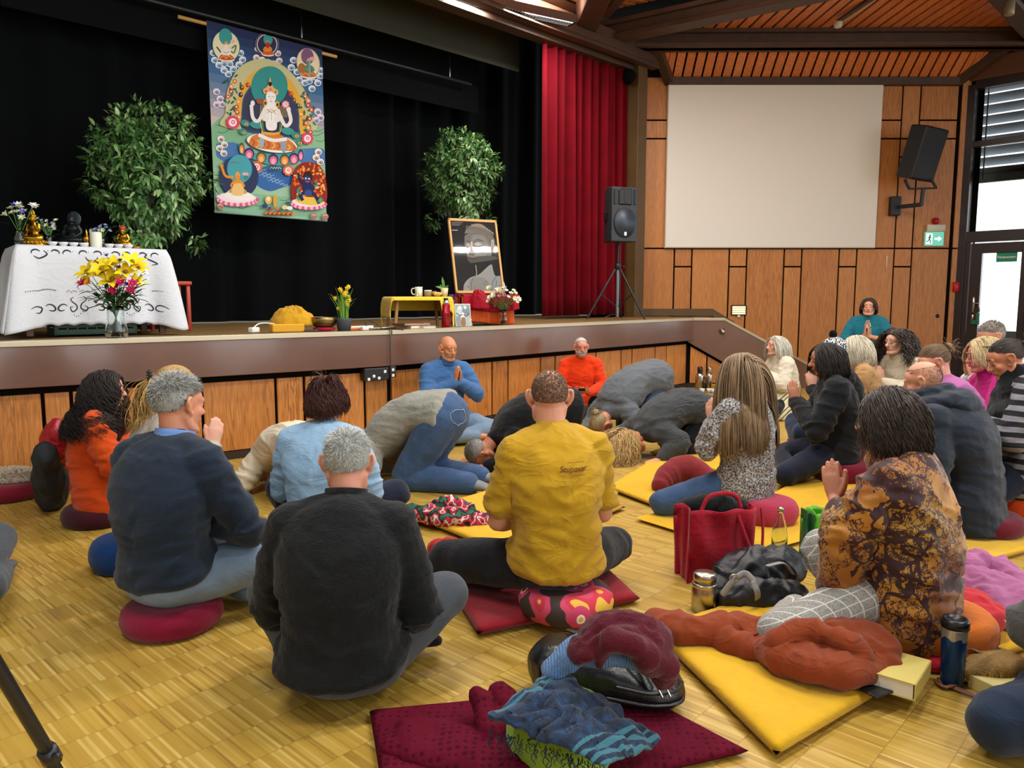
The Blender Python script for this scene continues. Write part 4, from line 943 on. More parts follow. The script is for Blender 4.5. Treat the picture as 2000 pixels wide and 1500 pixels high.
def leafmesh(bf,base,tip,w,nn,mat=0,curl=.1):
 base,tip=np.asarray(base,float),np.asarray(tip,float);d=tip-base;L=np.linalg.norm(d);s_=nrm(np.cross(d,nn))*w/2;u=nrm(np.cross(s_,d))*L*curl
 pts=[base,base+d*.3+s_*.8+u*.6,base+d*.3-s_*.8+u*.6,base+d*.3+u*.3,base+d*.65+s_*.75+u,base+d*.65-s_*.75+u,base+d*.65+u*.7,tip]
 bf.add(pts,[(0,1,3),(0,3,2),(1,4,6,3),(3,6,5,2),(4,7,6),(6,7,5)],mat)
def blossom(bf,c,nrmv,r,n,w,cup,mat,layers=1,tw=0):
 z=nrm(nrmv);x=nrm(np.cross(z,(0.3,.2,1)if abs(z[2])<.9 else(1,0,0)));y=np.cross(z,x)
 for l_ in range(layers):
  rr=r*(1-.3*l_);cu=cup+.35*l_
  for k in range(n):
   a=2*PI*(k+.5*l_)/n+tw;d=x*math.cos(a)+y*math.sin(a);leafmesh(bf,c,c+(d*math.cos(cu)+z*math.sin(cu))*rr,rr*w,z,mat,.12)
M_green1,M_green2=plain('stem_green','#4f7a34',.5),plain('leaf_dark_green','#284a24',.45)
M_vglass=glass('vase_glass','#f4fbf8');M_water=glass('water','#f0f6f2');M_water.node_tree.nodes['Principled BSDF'].inputs['IOR'].default_value=1.2
FL={}
def fm(c):return plain('petal_'+c.strip('#'),c,.6,spec=.25)
def vase_of_flowers(name,lab,p,prof,stems,seed,leaves=14,leafcol=None,leaflen=.09,water=True):
 """prof: outer profile (r, z) bottom to rim. stems: (offset xyz of bloom, radius, petals, width, cup, colour, layers, heart colour)"""
 t=thing(name,lab,'flowers',p);b=Buf();inner=[(max(r-.004,0.001),z+.004 if k==0 else z)for k,(r,z)in enumerate(prof)]
 b.lathe([(0,0)]+prof+inner[::-1]+[(0,.006)],(0,0,0),28);obj('glass_vase',b,M_vglass,t)
 zt=prof[-1][1];rt=prof[-1][0];r_=np.random.default_rng(seed);b=Buf();lv=Buf();bl={}
 for(ox,oy,oz),r,n,w,cup,c,la,hc in stems:
  tip=np.array([ox,oy,oz]);mid=np.array([ox*.18,oy*.18,zt]);lo=np.array([-ox*.25,-oy*.25,.012]);lim=rt*.75
  mid[:2]=np.clip(mid[:2],-lim,lim);lo[:2]=np.clip(lo[:2],-lim,lim)
  b.tube([lo,mid,tip*.75+mid*.25+(0,0,.02),tip],[.0028,.0028,.0025,.002],6,smooth=3,round_=False)
  nv=nrm(tip-mid+r_.normal(size=3)*.03+np.array([0,-.12,0]));bb=bl.setdefault(c,Buf());blossom(bb,tip,nv,r,n,w,cup,0,la,r_.uniform(0,3))
  if hc:h=bl.setdefault(hc,Buf());h.ell(tip+nv*r*.12,r*.16,None,8,6)
 obj('stems',b,M_green1,t)
 for k in range(leaves):
  a=r_.uniform(0,2*PI);q=r_.uniform(.2,1);ox,oy,oz=stems[k%len(stems)][0];base=np.array([ox,oy,oz])*.5*(1+q*.5);base[2]=zt+(oz-zt)*r_.uniform(.05,.6)
  leafmesh(lv,base,base+np.array([math.cos(a),math.sin(a),r_.uniform(-.6,.5)])*leaflen*r_.uniform(.7,1.3),leaflen*.24,(0,0,1))
 obj('leaves',lv,leafcol or M_green2,t)
 for c,bb in bl.items():obj('blossoms',bb,fm(c),t)
 return t
Y1,PK,PU,WH='#f2d21c','#c21f56','#3f2f8f','#e9e6dc'
r_=np.random.default_rng(11);st=[]
for x,z,r in[(x,z,r*1.25)for x,z,r in((-.15,.47,.09),(-.19,.42,.085),(-.08,.53,.085),(-.04,.45,.095),(.03,.42,.1),(.05,.52,.085),(.15,.54,.09),(.12,.47,.08),(.19,.5,.07),(.0,.49,.08),(.15,.41,.06))]:st.append(((x,-.05+r_.normal()*.05,z),r,6,.54,.38,Y1,1,'#8a6a10'))
st.append(((-.105,-.12,.395),.045,10,.6,.7,'#f0a810',3,'#e08a08'))
for x,z in((.06,.37),(.1,.40),(.16,.34),(.18,.39),(.04,.34),(-.16,.39)):st.append(((x,-.10,z),.048,6,.6,.6,PK,2,'#e05a80'))
for x,z in((-.02,.55),(.0,.585),(-.06,.53),(.09,.55),(.13,.385),(.11,.46),(.08,.5)):st.append(((x,-.07,z),.03,7,.35,.7,PU,2,None))
for x,z in((.24,.46),(.26,.43),(.23,.4),(.27,.47),(.21,.37),(.25,.49),(-.16,.30),(-.13,.285),(-.17,.275)):st.append(((x,-.05+r_.normal()*.03,z),.014,6,.6,.2,WH,1,None))
p=on_z(220,662,H)+(0,.06,0)
vase_of_flowers('lily_bouquet','big bouquet of yellow lilies and pink flowers in a glass vase before the altar',p,[(.06,.0),(.075,.02),(.078,.06),(.06,.12),(.055,.2),(.056,.235)],st,5,90,None,.13)
r_=np.random.default_rng(12)
def small(n,rad,h,cols,rs,spread=.06):return[((r_.normal()*spread,r_.normal()*spread*.6,h+r_.normal()*.03),rs*r_.uniform(.7,1.2),6,.5,r_.uniform(.3,.8),cols[k%len(cols)],2,'#d8d070')for k in range(n)]
vase_of_flowers('white_blue_bouquet','white and blue flowers in a round glass vase at the left altar corner',onaltar(40,.14),[(.032,0),(.045,.02),(.05,.05),(.03,.09),(.034,.11)],small(14,.1,.26,[WH,'#d8dcb8','#4a4aa8',WH],.04),6,12)
vase_of_flowers('small_white_posy','small posy of white blossoms between the gilt and the dark statue',onaltar(97,.28),[(.02,0),(.024,.02),(.022,.07),(.024,.09)],small(18,.06,.17,['#d9dcc0','#e6e6d4','#8fa2c0'],.022,.04),7,12,None,.05)
vase_of_flowers('blue_white_posy','small posy of blue and white blossoms behind the candle',onaltar(199,.22),[(.02,0),(.024,.02),(.022,.06),(.024,.085)],small(18,.06,.155,['#6a74b8','#d9dcc0','#8f9ad0'],.022,.04),8,12,None,.05)
def pot_tree(name,lab,base,hz,rad,seed,nleaf,lean=0.0):
 t=thing(name,lab,'tree',base);r_=np.random.default_rng(seed)
 b=Buf();b.lathe([(0,0),(.17,0),(.21,.3),(.22,.31),(.22,.34),(.2,.34),(.19,.3),(0,.29)],(0,0,0),28);obj('pot',b,plain('black_plant_pot','#15171a',.5),t)
 b=Buf();c=np.array([lean,0,hz]);b.tube([(0,0,.28),(.02,.02,.6),(-.02,0,.9),(lean*.5,0,hz-rad*.4)],[.04,.034,.03,.022],10,smooth=5)
 br=[]
 for k in range(16):
  a=k*2.4+r_.uniform(-.3,.3);e=r_.uniform(-.35,1.0);z0=r_.uniform(.75,hz-rad*.1);d=np.array([math.cos(a)*math.cos(e),math.sin(a)*math.cos(e),math.sin(e)])
  s0=np.array([lean*z0/hz*.6,0,z0]);e1=c+d*rad*.9;b.tube([s0,(s0+e1)/2+(0,0,.06),e1],[.014,.010,.004],6,smooth=4)
 obj('trunk',b,plain('grey_brown_bark','#5a5142',.8,var=.2,vscale=20),t)
 b=Buf();cl=[]
 for k in range(72):
  a=k*2.39996;e=math.asin(1-2*(k+.5)/72);q=r_.uniform(.70,1.06);d=np.array([math.cos(a)*math.cos(e),math.sin(a)*math.cos(e),math.sin(e)*(1.12 if e>0 else 1.28)]);cl.append((c+d*rad*q*.88,d,rad*.215))
 for k in range(18):d=nrm(r_.normal(size=3));cl.append((c+d*rad*.45,d,rad*.3))
 for k in range(7):a=r_.uniform(0,2*PI);cl.append((c+np.array([math.cos(a)*rad*.75,math.sin(a)*rad*.75,-rad*1.25]),np.array([math.cos(a),math.sin(a),-.3]),rad*.22))
 per_=nleaf//len(cl)
 for cc,d,rr in cl:
  for k in range(per_):
   o=nrm(r_.normal(size=3)+d*.7)*rr*r_.uniform(.35,1.05);base_=cc+o*.9;g=nrm(o*.55/rr+d*.25+np.array([0,0,-.35])+r_.normal(size=3)*.5);L=r_.uniform(.065,.105)
   leafmesh(b,base_,base_+g*L+np.array([0,0,-.012]),L*.42,nrm(d+np.array([0,0,1.2])),0,.1)
 lv=NT('ficus_leaf_'+str(seed));gm=lv.n('ShaderNodeNewGeometry');lv.col(lv.ramp(gm.outputs['Random Per Island'],[(.1,lin('#38602f')),(.55,lin('#5a8848')),(.95,lin('#9dbb7c'))]));lv.set(rough=.38,spec=.45)
 obj('foliage',b,lv.m,t);return t
def px_at(px,py,y):return at_y(px,py,y)
q=px_at(287,330,7.75);pot_tree('ficus_tree','larger round crowned potted tree behind the altar table',(q[0],q[1],1.0),q[2]-1.0+.02,.56,21,5200,.02)
q=px_at(900,338,10.9);pot_tree('ficus_tree','smaller round crowned potted tree behind the framed poster',(q[0],q[1],1.0),q[2]-1.0,.53,22,4600,.03)
def onstage(px,d,z=1.0):
 r=ray(px,640);k=r[0]/r[1]
 for a,bb,nn in((SL,SK,NL),(SK,SB,NR)):
  o=a+nn*d;t=nrm(bb-a);s=(k*o[1]-o[0])/(t[0]-k*t[1])
  if-.3<=s<=np.linalg.norm(bb-a)+.3:
   p=o+t*s;return np.array([p[0],p[1],z])
TR_=nrm(SB-SK);RMx=np.stack([TR_,NR,Z],1);TL_=nrm(SK-SL);LMx=np.stack([TL_,NL,Z],1)
p=onstage(560,.26);b=Buf();b.box(p+(0,0,.035),(.27,.15,.07),rotz(R(28)),.008);o=obj('foam_block',b,plain('mustard_foam','#d99d1a',.7),autosmooth=30);tag(o,'mustard yellow yoga block at the stage edge under a crumpled cloth','block')
def crumple(name,lab,cat,p,size,seed,mm,amp=.5,n=46,squash=1.0,group=None,hexp=2.0,rz=0.0,fr=1.0,ridge=.6):
 """heaped cloth: closed lump whose top is folded by ridged noise"""
 b=Buf();off=seed*7.13;sx,sy,sz=size;M=rotz(rz)
 b.ell((0,0,0),1,None,n*2,n)
 def w(v):
  v=v/np.linalg.norm(v,axis=1)[:,None];z=np.clip(v[:,2],-.25,1);r=(1-np.abs(z)**hexp)**.5 if hexp else 1
  h=np.hypot(v[:,0],v[:,1])+1e-9;q=np.c_[v[:,0]/h*r,v[:,1]/h*r,z]
  s1=fbm(q*np.array([1.6,3.4,1.8])*fr+off,3);s2=pnoise(q*np.array([3.1,6.5,3])*fr+off+9)
  k=1+amp*(.5*s1+ridge*(.5-np.abs(s2)*1.6));edge=1+.22*fbm(np.c_[q[:,:2]*1.7,z*0]+off,2)
  x,y=q[:,0]*sx/2*edge,q[:,1]*sy/2*edge;zz=np.where(z>0,z*sz*k,z*.02)
  return np.c_[x,y,np.maximum(zz,.0)]@M.T
 b.xform(w);o=obj(name,b,mm);o.location=tuple(p);tag(o,lab,cat,group);return o
M_mustard=cloth('mustard_wool','#c9951b',.12,300,.4)
crumple('folded_blanket','crumpled mustard blanket lying over the yoga block','blanket',onstage(572,.34)+(0,0,.055),(.38,.26,.14),3,M_mustard,.7)
p=onstage(633,.22);b=Buf();b.lathe([(.05,0),(.09,.008),(.098,.025),(.08,.036),(.05,.03)],p,24);o=obj('bowl_ring',b,cloth('red_brocade_ring','#a3182a'));tag(o,'red ring cushion under the singing bowl','cushion')
b=Buf();b.lathe([(0,.028),(.06,.03),(.1,.055),(.117,.1),(.113,.125),(.108,.125),(.11,.1),(.095,.06),(.055,.038),(0,.036)],p,36);o=obj('singing_bowl',b,metal('hammered_bronze','#8f7a4f',.35));tag(o,'bronze singing bowl on a red ring at the stage edge','bowl')
p=onstage(608,.14);b=Buf();b.tube([p+(-.05,-.03,.012),p+(.05,.01,.012)],[.007,.01],8);o=obj('bowl_striker',b,plain('dark_striker_wood','#3a2418',.5));tag(o,'short dark striker stick before the singing bowl','stick')
p=onstage(672,.13);df=thing('daffodil_pot','grey pot of yellow daffodils at the stage edge','plant',p)
b=Buf();b.lathe([(0,0),(.055,0),(.07,.105),(.072,.112),(.066,.112),(.062,.1),(0,.095)],(0,0,0),28);obj('pot',b,plain('anthracite_pot','#4c5056',.55),df)
r_=np.random.default_rng(4);b=Buf()
for k in range(34):
 a=r_.uniform(0,2*PI);q=r_.uniform(0,.045);s0=np.array([q*math.cos(a),q*math.sin(a),.09]);l_=r_.uniform(.0,.09 if k<26 else .15);h=r_.uniform(.16,.3);d=np.array([math.cos(a),math.sin(a),0])
 b.tube([s0,s0+d*l_*.3+Z*h*.6,s0+d*l_+Z*h*(1 if l_<.09 else .8)],[[.0045,.0012],[.0045,.0012],[.001,.0005]],6,smooth=4,side=np.array([-d[1],d[0],0]),round_=False)
obj('leaves',b,plain('daffodil_green','#6da032',.5),df);b=Buf();hd=Buf()
for k in range(13):
 x,z=r_.uniform(-.05,.05),.20+.2*(k/13)**.7;y=r_.uniform(-.05,.02);x+=(-.06 if k==4 else .05 if k==2 else 0);b.tube([(x*.3,y*.3,.09),(x*.7,y*.7,z*.7),(x,y,z)],[.003,.0028,.0025],6,smooth=3);v=nrm(np.array([x*4+r_.normal()*.4,-1,.2]));c=np.array([x,y,z]);blossom(hd,c,v,.024,6,.6,.25,0);hd.tube([c,c+v*.014],[.005,.008],8,round_=False)
obj('stems',b,M_green1,df);obj('blossoms',hd,plain('daffodil_yellow','#f0c418',.55),df)
M_cord=plain('white_plastic','#e6e2d8',.4);M_bcord=plain('cable_black','#121214',.5)
ps=thing('power_strip','white power strip with cable lying behind the daffodil pot','power strip',onstage(705,.3));b=Buf();b.box((0,0,.018),(.26,.05,.035),RMx,.006);obj('strip_body',b,M_cord,ps,smooth=False)
q0=-np.array(ps.location);b=Buf();pts=[onstage(x,d,1.006)+q0 for x,d in((720,.32),(748,.42),(768,.52),(790,.6),(830,.7))];b.tube(pts,[.006]*5,8,smooth=5);obj('cable',b,M_cord,ps)
p=onstage(688,.22);b=Buf();b.box(p+(0,0,.012),(.16,.05,.022),RMx,.004);o=obj('orange_box',b,plain('orange_carton','#d0702a',.6));tag(o,'flat orange box lying beside the daffodil pot','box')
p=onstage(712,.16);mp_=thing('charger_plug','white charger plug with black looped cable at the stage edge','charger',p);b=Buf();b.box((0,0,.018),(.07,.045,.035),RMx,.006);obj('plug_body',b,M_cord,mp_,smooth=False)
b=Buf();b.tube([np.array(v)for v in((0.02,0,.03),(0,.05,.09),(.08,.05,.07),(.17,.0,.012),(.3,.02,.008),(.36,-.06,.006))],[.004]*6,6,smooth=6);obj('cable',b,M_bcord,mp_)
mu=thing('socket_cube','white socket cube with cable on the bare stage boards','plug',onstage(496,.33));b=Buf();b.box((0,0,.022),(.09,.055,.045),LMx@rotz(.5),.008);obj('plug_body',b,M_cord,mu,smooth=False)
b=Buf();b.tube([np.array(v)for v in((-.01,.02,.04),(.03,.07,.075),(.13,.12,.07),(.22,.1,.03),(.3,.08,.008))],[.006]*5,8,smooth=5);obj('cable',b,M_cord,mu)
pk=SK+TL_*-.02;cb=thing('hanging_cable','thin black cable hanging over the stage edge down to the floor','cable',pk-NL*.085)
b=Buf();b.tube([np.array(v)for v in((-.28,.30,1.008),(-.1,.13,1.015),(-.01,.03,1.012),(0,0,.98),(.0,0,.7),(.0,0.03,.4),(-.01,.04,.2),(-.06,.03,.04),(-.16,-.02,.007))],[.0035]*9,6,smooth=6);obj('cable',b,M_bcord,cb)
pbx=thing('socket_box','black socket box with white sockets under the stage edge','socket',pk+Z*.6-TL_*.13-NL*.03);b=Buf();b.box((0,0,.02),(.24,.09,.11),LMx,.006);b.box(TL_*.165+Z*.03,(.07,.07,.1),LMx,.006);obj('box_body',b,M_bcord,pbx,smooth=False)
b=Buf()
for x,z in((-.08,-.02),(-.03,0.005),(.02,-.015),(.08,.04),(.165,.05),(.165,0.0)):b.box(TL_*x+Z*z-NL*(.047 if x<.1 else .037),(.025,.006,.025),LMx,.002)
obj('socket',b,M_cord,pbx,smooth=False)
p=onstage(815,.42);e1=nrm(np.array([.94,.34,0]));n1=np.array([-e1[1],e1[0],0]);YM=np.stack([e1,n1,Z],1);M_ycloth=cloth('yellow_cotton','#e0be3c',.06,300,.15)
yt=thing('low_table','low wooden table under a yellow cloth at the stage edge','table',p)
b=Buf();b.box((0,0,.285),(.56,.42,.02),YM,.004);obj('tabletop',b,plain('warm_oak','#9a6a35',.5),yt,smooth=False)
for a in(-1,1):
 for e in(-1,1):b=Buf();b.beam(e1*a*.26+n1*e*.19,e1*a*.23+n1*e*.17+Z*.28,.03,.03,up=tuple(n1));obj('leg',b,MATS['warm_oak'],yt,smooth=False)
yc=thing('yellow_cloth','yellow cloth hanging unevenly over the low table','tablecloth',p);b=Buf()
def ycl(u,v):
 x,y=(u-.5)*1.02,(v-.5)*.74;cx,cy=np.clip(x,-.3,.3),np.clip(y,-.225,.225);ox,oy=x-cx,y-cy;d=abs(ox)+abs(oy)
 k=.25 if oy<0 and x<.17 else 1.0;w=.012*math.sin(x*26+y*8)*min(1,d*9)
 z=.302-(abs(ox)+abs(oy)*k)*.98;sx=(cx+np.sign(ox)*.012*min(1,abs(ox)*30)+(w if oy else 0));sy=cy+np.sign(oy)*.012*min(1,abs(oy)*30)+(w if ox else 0)-(abs(oy)*.55 if k<1 and oy<0 else 0)*.12
 return e1*sx+n1*sy+Z*max(z,.004)
solid_from_grid(b,ycl,50,44,.003);obj('cloth_sheet',b,M_ycloth,yc)
def onyt(u,v,z=.306):return p+e1*u+n1*v+Z*z
mg=thing('mug','flowered white mug on the yellow table','mug',onyt(.02,.0));b=Buf();b.lathe([(0,0),(.036,0),(.038,.004),(.038,.095),(.035,.095),(.034,.008),(0,.008)],(0,0,0),26)
M_mug=NT('flowered_mug');v_=M_mug.coord();M_mug.col(M_mug.mix(M_mug.math('GREATER_THAN',M_mug.noise(v_,55,2),.56),lin('#dcd8c8'),lin('#7f8f5a')));M_mug.set(rough=.3);obj('cup',b,M_mug.m,mg)
b=Buf();b.tube([np.array(v)for v in((-.036,0,.08),(-.066,0,.075),(-.072,0,.045),(-.06,0,.022),(-.036,0,.018))],[.006]*5,8,smooth=5);obj('handle',b,plain('white_porcelain','#d5d7d6',.25),mg)
jr=thing('jam_jar','small glass jar with a white lid on the yellow table','jar',onyt(.115,.0));b=Buf();b.lathe([(0,0),(.034,0),(.04,.01),(.04,.045),(.036,.05)],(0,0,0),24);obj('glass_body',b,plain('dark_tea_glass','#8a6f4c',.15,spec=.6),jr);b=Buf();b.lathe([(0,.05),(.038,.05),(.038,.062),(0,.064)],(0,0,0),24);obj('lid',b,plain('white_porcelain','#d5d7d6',.25),jr)
bw_=thing('snack_bowl','petal edged bowl of snacks on the yellow table','bowl',onyt(.2,-.03));b=Buf();an=30
b.rings(np.array([[((r+.006*math.cos(6*a*2*PI/an)*(z/.045))*math.cos(a*2*PI/an),(r+.006*math.cos(6*a*2*PI/an)*(z/.045))*math.sin(a*2*PI/an),z)for a in range(an)]for r,z in((.02,0),(.04,.012),(.055,.04),(.052,.04),(.036,.016),(.01,.01))]));obj('bowl_body',b,plain('straw_glass_bowl','#c9ab6a',.25),bw_)
r_=np.random.default_rng(5);b=Buf()
for k in range(16):b.ell((r_.normal()*.02,r_.normal()*.02,.032+r_.uniform(0,.016)),(.012,.009,.007),None,8,5)
o_=obj('snacks',b,plain('nut_brown','#a9793c',.6),bw_);
op=thing('orchid_pot','leafy orchid in a cream pot on the yellow table','plant',onyt(.29,.02));b=Buf();b.lathe([(0,0),(.03,0),(.04,.085),(.037,.085),(.034,.075),(0,.07)],(0,0,0),24);obj('pot',b,plain('cream_pot','#d6c79a',.5),op);b=Buf()
for tip,w in(((-.02,-.01,.20),.035),((-.09,-.02,.1),.03),((.05,-.04,.11),.03),((-.05,.03,.12),.03)):leafmesh(b,(0,0,.075),tip,w,(0,-1,.3),0,.15)
obj('leaves',b,plain('orchid_leaf','#5c8f3f',.4),op)
p=onstage(812,.16)
for k,(nm,lab,dx,dy,z,sz,hexc,rr)in enumerate((('book','grey book under the rose gold laptop at the stage edge',0,.06,0,(.25,.18,.03),'#8a7a58',.2),('book','slim white paged book lying before the laptop',.11,-.03,0,(.15,.11,.022),'#c9bfae',-.1),('magazine','thin pale magazine under the front book',.02,-.045,0,(.2,.07,.006),'#b9a070',.1))):
 t=thing(nm,lab,'book' if nm=='book' else 'magazine',p+TR_*dx+NR*dy,R(48)+rr);b=Buf();b.box((0,0,sz[2]/2),(sz[0]-.006,sz[1]-.006,sz[2]-.005),None,0);obj('pages',b,plain('page_block','#e6dfcc',.8),t,smooth=False);b=Buf();b.box((0,0,.0015),(sz[0],sz[1],.003),None,0);b.box((0,0,sz[2]-.0015),(sz[0],sz[1],.003),None,0);b.box((-sz[0]/2,0,sz[2]/2),(.003,sz[1],sz[2]),None,0);obj('cover',b,plain('cover_'+hexc.strip('#'),hexc,.6),t,smooth=False)
lt_=thing('laptop','closed rose gold laptop lying on a grey book at the stage edge','laptop',p+NR*.07+Z*.03,R(45));b=Buf();b.box((0,0,.007),(.31,.215,.012),None,.004);obj('base',b,metal('rose_gold','#b58f7c',.35),lt_,autosmooth=30);b=Buf();b.box((0,0,.0165),(.31,.215,.007),None,.003);obj('lid',b,metal('rose_gold','#b58f7c',.35),lt_,autosmooth=30)
p=onstage(871,.11);fl=thing('red_flask','red metal drinking flask with a black stopper at the stage edge','bottle',p);b=Buf();b.lathe([(0,0),(.041,0),(.043,.004),(.043,.135),(.0445,.137),(.0445,.143),(.043,.145),(.043,.222),(.04,.228),(0,.228)],(0,0,0),28);obj('flask_body',b,plain('crimson_enamel','#9d1024',.2,.3),fl)
b=Buf();b.lathe([(.036,.228),(.034,.25),(.026,.272),(0,.272)],(0,0,0),24);obj('neck',b,metal('polished_steel','#c9c9c6',.2),fl);b=Buf();b.lathe([(0,.272),(.026,.272),(.026,.286),(.022,.29),(0,.29)],(0,0,0),24);obj('stopper',b,M_bcord,fl)
p=onstage(905,.2);pf=thing('framed_photo','grey framed photo of two standing figures leaning beside the red flask','picture',p,R(14));b=Buf();LN=rotx(R(-14));b.box(LN@np.array([0,0,.118]),(.165,.012,.236),LN,.002);obj('photo_frame',b,plain('silver_frame','#c6c4b8',.4),pf,smooth=False)
f=homog([(0,0),(100,0),(0,150),(100,150)],[(-.075,.226),(.075,.226),(-.075,.012),(.075,.012)]);P=Paint(f,LN@np.array([0,-.0065,0]),(1,0,0),LN@np.array([0,0,1]),LN@np.array([0,-1,0]),lim=None)
P.poly([(0,0),(100,0),(100,150),(0,150)],'#98a2a8')
for x,y,rx,ry,c in((30,60,26,50,'#bcc6ca'),(72,55,26,52,'#7f8a90'),(30,22,12,15,'#d6dade'),(68,20,11,14,'#cfd4d8'),(22,120,20,40,'#8a969c'),(80,118,20,42,'#a8b2b6'),(50,100,14,44,'#e0e2e2')):P.ell(x,y,rx,ry,c)
P.blob([(40,95),(62,95),(66,150),(36,150)],'#9a7046');P.line([(5,60),(30,80),(48,70)],7,'#5f6a70');P.line([(95,60),(75,85),(55,75)],7,'#56626a');obj('photo_print',P.b,P.mats,pf,smooth=False,recalc=False)
p=onstage(919,.19);b=Buf();b.lathe([(0,0),(.022,0),(.02,.02),(.01,.05),(.014,.07),(0,.085)],p,14);o=obj('shell_ornament',b,plain('sandy_shell','#c9ab74',.5));tag(o,'small sand coloured ornament beside the framed photo','ornament')
p=onstage(940,.62);e2=nrm(np.array([.9,.44,0]));n2=np.array([-e2[1],e2[0],0]);SMx=np.stack([e2,n2,Z],1)
st_=thing('draped_box','box covered with an orange cloth carrying the framed poster','box',p);b=Buf();b.box((0,0,.15),(.6,.3,.3),SMx,.004);obj('box_body',b,plain('brown_table_wood','#6b4428',.5),st_,smooth=False)
def drapebox(w,d,h,low,fold,amp,seed,th=.004,z1=None):
 s=Buf();per=2*(w+d)
 def fn(u,v):
  q=u*per;side=0
  for L_,o,e,nn in((w,(-w/2,-d/2),e2,-n2),(d,(w/2,-d/2),n2,e2),(w,(w/2,d/2),-e2,n2),(d,(-w/2,d/2),-n2,-e2)):
   if q<=L_+1e-9:break
   q-=L_
  p0=e2*o[0]+n2*o[1]+e*q;ff=amp*v**.7*(math.sin(u*per*fold+seed)+.5*math.sin(u*per*fold*2.3+v*2+seed));lo_=low+.02*math.sin(u*per*7+seed)
  return p0+nn*(.008+amp*1.2+ff)+Z*(h+(lo_-h)*v)
 solid_from_grid(s,fn,160,16,th);s.box((0,0,h),(w+.02,d+.02,.008),SMx,.003);return s
oc=obj('orange_cloth',drapebox(.62,.32,.306,.012,42,.01,1),cloth('orange_silk','#d2561c',.12,300,.2,rough=.5));oc.location=tuple(p);tag(oc,'orange cloth hanging over the poster stand','cloth')
rv=drapebox(.67,.38,.322,.155,30,.016,2);rv=obj('red_velvet',rv,cloth('ruby_velvet','#9c0720',.3,200,.3,rough=.45,fuzz=.05));rv.location=tuple(p+e2*.03);tag(rv,'ruby velvet cloth draped over the orange cloth under the poster','cloth')
crumple('velvet_bundle','bunched ruby velvet cushion on the left front of the draped stand','cloth',p-e2*.13-n2*.24+Z*.17,(.24,.12,.19),8,MATS['ruby_velvet'],.5,40)
fb=p+n2*.02+Z*.338;fr=thing('framed_poster','framed dark poster of a grey stone head leaning on the draped stand','poster',fb)
lean=R(15);FM=np.stack([e2,n2*math.cos(lean)-Z*math.sin(lean),Z*math.cos(lean)+n2*math.sin(lean)],1);PW,PH=.60,.87;M_oak=plain('light_oak_frame','#cf9a55',.4)
b=Buf()
for x,z,sx,sz in((0,.015,PW,.03),(0,PH-.015,PW,.03),(-PW/2+.0125,PH/2,.025,PH),(PW/2-.0125,PH/2,.025,PH)):b.box(FM@np.array([x,0,z]),(sx,.03,sz),FM,.003)
obj('oak_frame',b,M_oak,fr,smooth=False);b=Buf();b.box(FM@np.array([0,.004,PH/2]),(PW-.03,.006,PH-.03),FM,0);obj('backing',b,plain('paint_3c3936','#3c3936',.5),fr,smooth=False)
f=homog([(205,155),(915,185),(375,1305),(1085,1290)],[(-PW/2+.025,PH-.03),(PW/2-.025,PH-.03),(-PW/2+.025,.03),(PW/2-.025,.03)])
P=Paint(f,FM@np.array([0,.0,0]),FM[:,0],FM[:,2],-FM[:,1],lim=None)
P.poly([(205,155),(915,185),(1085,1290),(375,1305)],'#3b3836')
P.blob([(470,1305),(480,1190),(560,1090),(680,1040),(740,1000),(890,860),(930,960),(970,1045),(1040,1045),(1090,1100),(1085,1292)],'#b9b4ab')
P.blob([(560,1290),(560,1130),(640,1080),(800,1090),(930,1290)],'#a9a39a');P.line([(600,1300),(590,1180),(620,1090)],12,'#8a7f78');P.line([(930,1290),(930,1150),(980,1060)],30,'#93a0a8');P.line([(980,1290),(990,1120)],14,'#7f8a92')
for x,y in((830,1150),(800,1180),(860,1200),(540,1230),(650,1250),(1040,1200)):P.ell(x,y,18,14,'#b28a7c')
P.blob([(450,400),(460,560),(490,640),(500,720),(560,800),(700,820),(850,790),(900,660),(930,540),(880,400),(760,330),(560,330)],'#8f8a82')
P.blob([(560,420),(600,380),(720,380),(800,440),(840,600),(800,720),(640,740),(590,640),(570,540)],'#a39d94');P.blob([(500,760),(560,840),(640,835),(860,800),(985,770),(980,740),(860,720),(600,740)],'#6c6660')
P.blob([(450,370),(470,300),(560,220),(650,195),(740,220),(840,320),(920,440),(925,520),(880,460),(780,380),(640,340),(520,345)],'#a89a8c')
for i in range(7):
 for k in range(16):
  x=470+28*k+6*(i%2);y=345-24*i+(k-4)**2*(1.1 if k>4 else .4)+i*3
  if 190<y<540 and 455<x<925 and y>195+abs(x-650)**1.55/62:P.ell(x,y,11,10,'#7d6f64',0,8);P.ell(x-2,y-3,7,6,'#c0b2a4',0,8)
P.blob([(870,470),(905,470),(925,560),(915,650),(880,660),(870,580)],'#a89c90');P.line([(885,500),(900,560),(890,640)],9,'#6c625a')
P.line([(470,490),(500,470),(535,490)],12,'#6e6862');P.line([(600,500),(660,455),(740,480)],12,'#6e6862');P.ell(505,560,30,42,'#a49e94');P.line([(482,575),(505,592),(530,580)],9,'#4c4742');P.ell(665,545,60,34,'#aaa49a');P.line([(610,560),(660,582),(725,560)],10,'#4c4742')
P.blob([(545,500),(575,510),(585,620),(615,670),(590,695),(540,680),(545,600)],'#b3ada4');P.line([(545,690),(575,700),(610,690)],9,'#5c564f');P.blob([(520,745),(570,735),(660,740),(610,765),(560,765)],'#7a6a62')
P.line([(640,880),(660,1000),(650,1090)],16,'#8d8578')
for k in range(4):P.line([(225+4*k,182+24*k+(k>2)*60),(410-26*k-(k>2)*0,187+22*k+(k>2)*60)],(5,5,5,14)[k],'#a7a29a',0)
obj('poster_print',P.b,P.mats,fr,smooth=False,recalc=False)
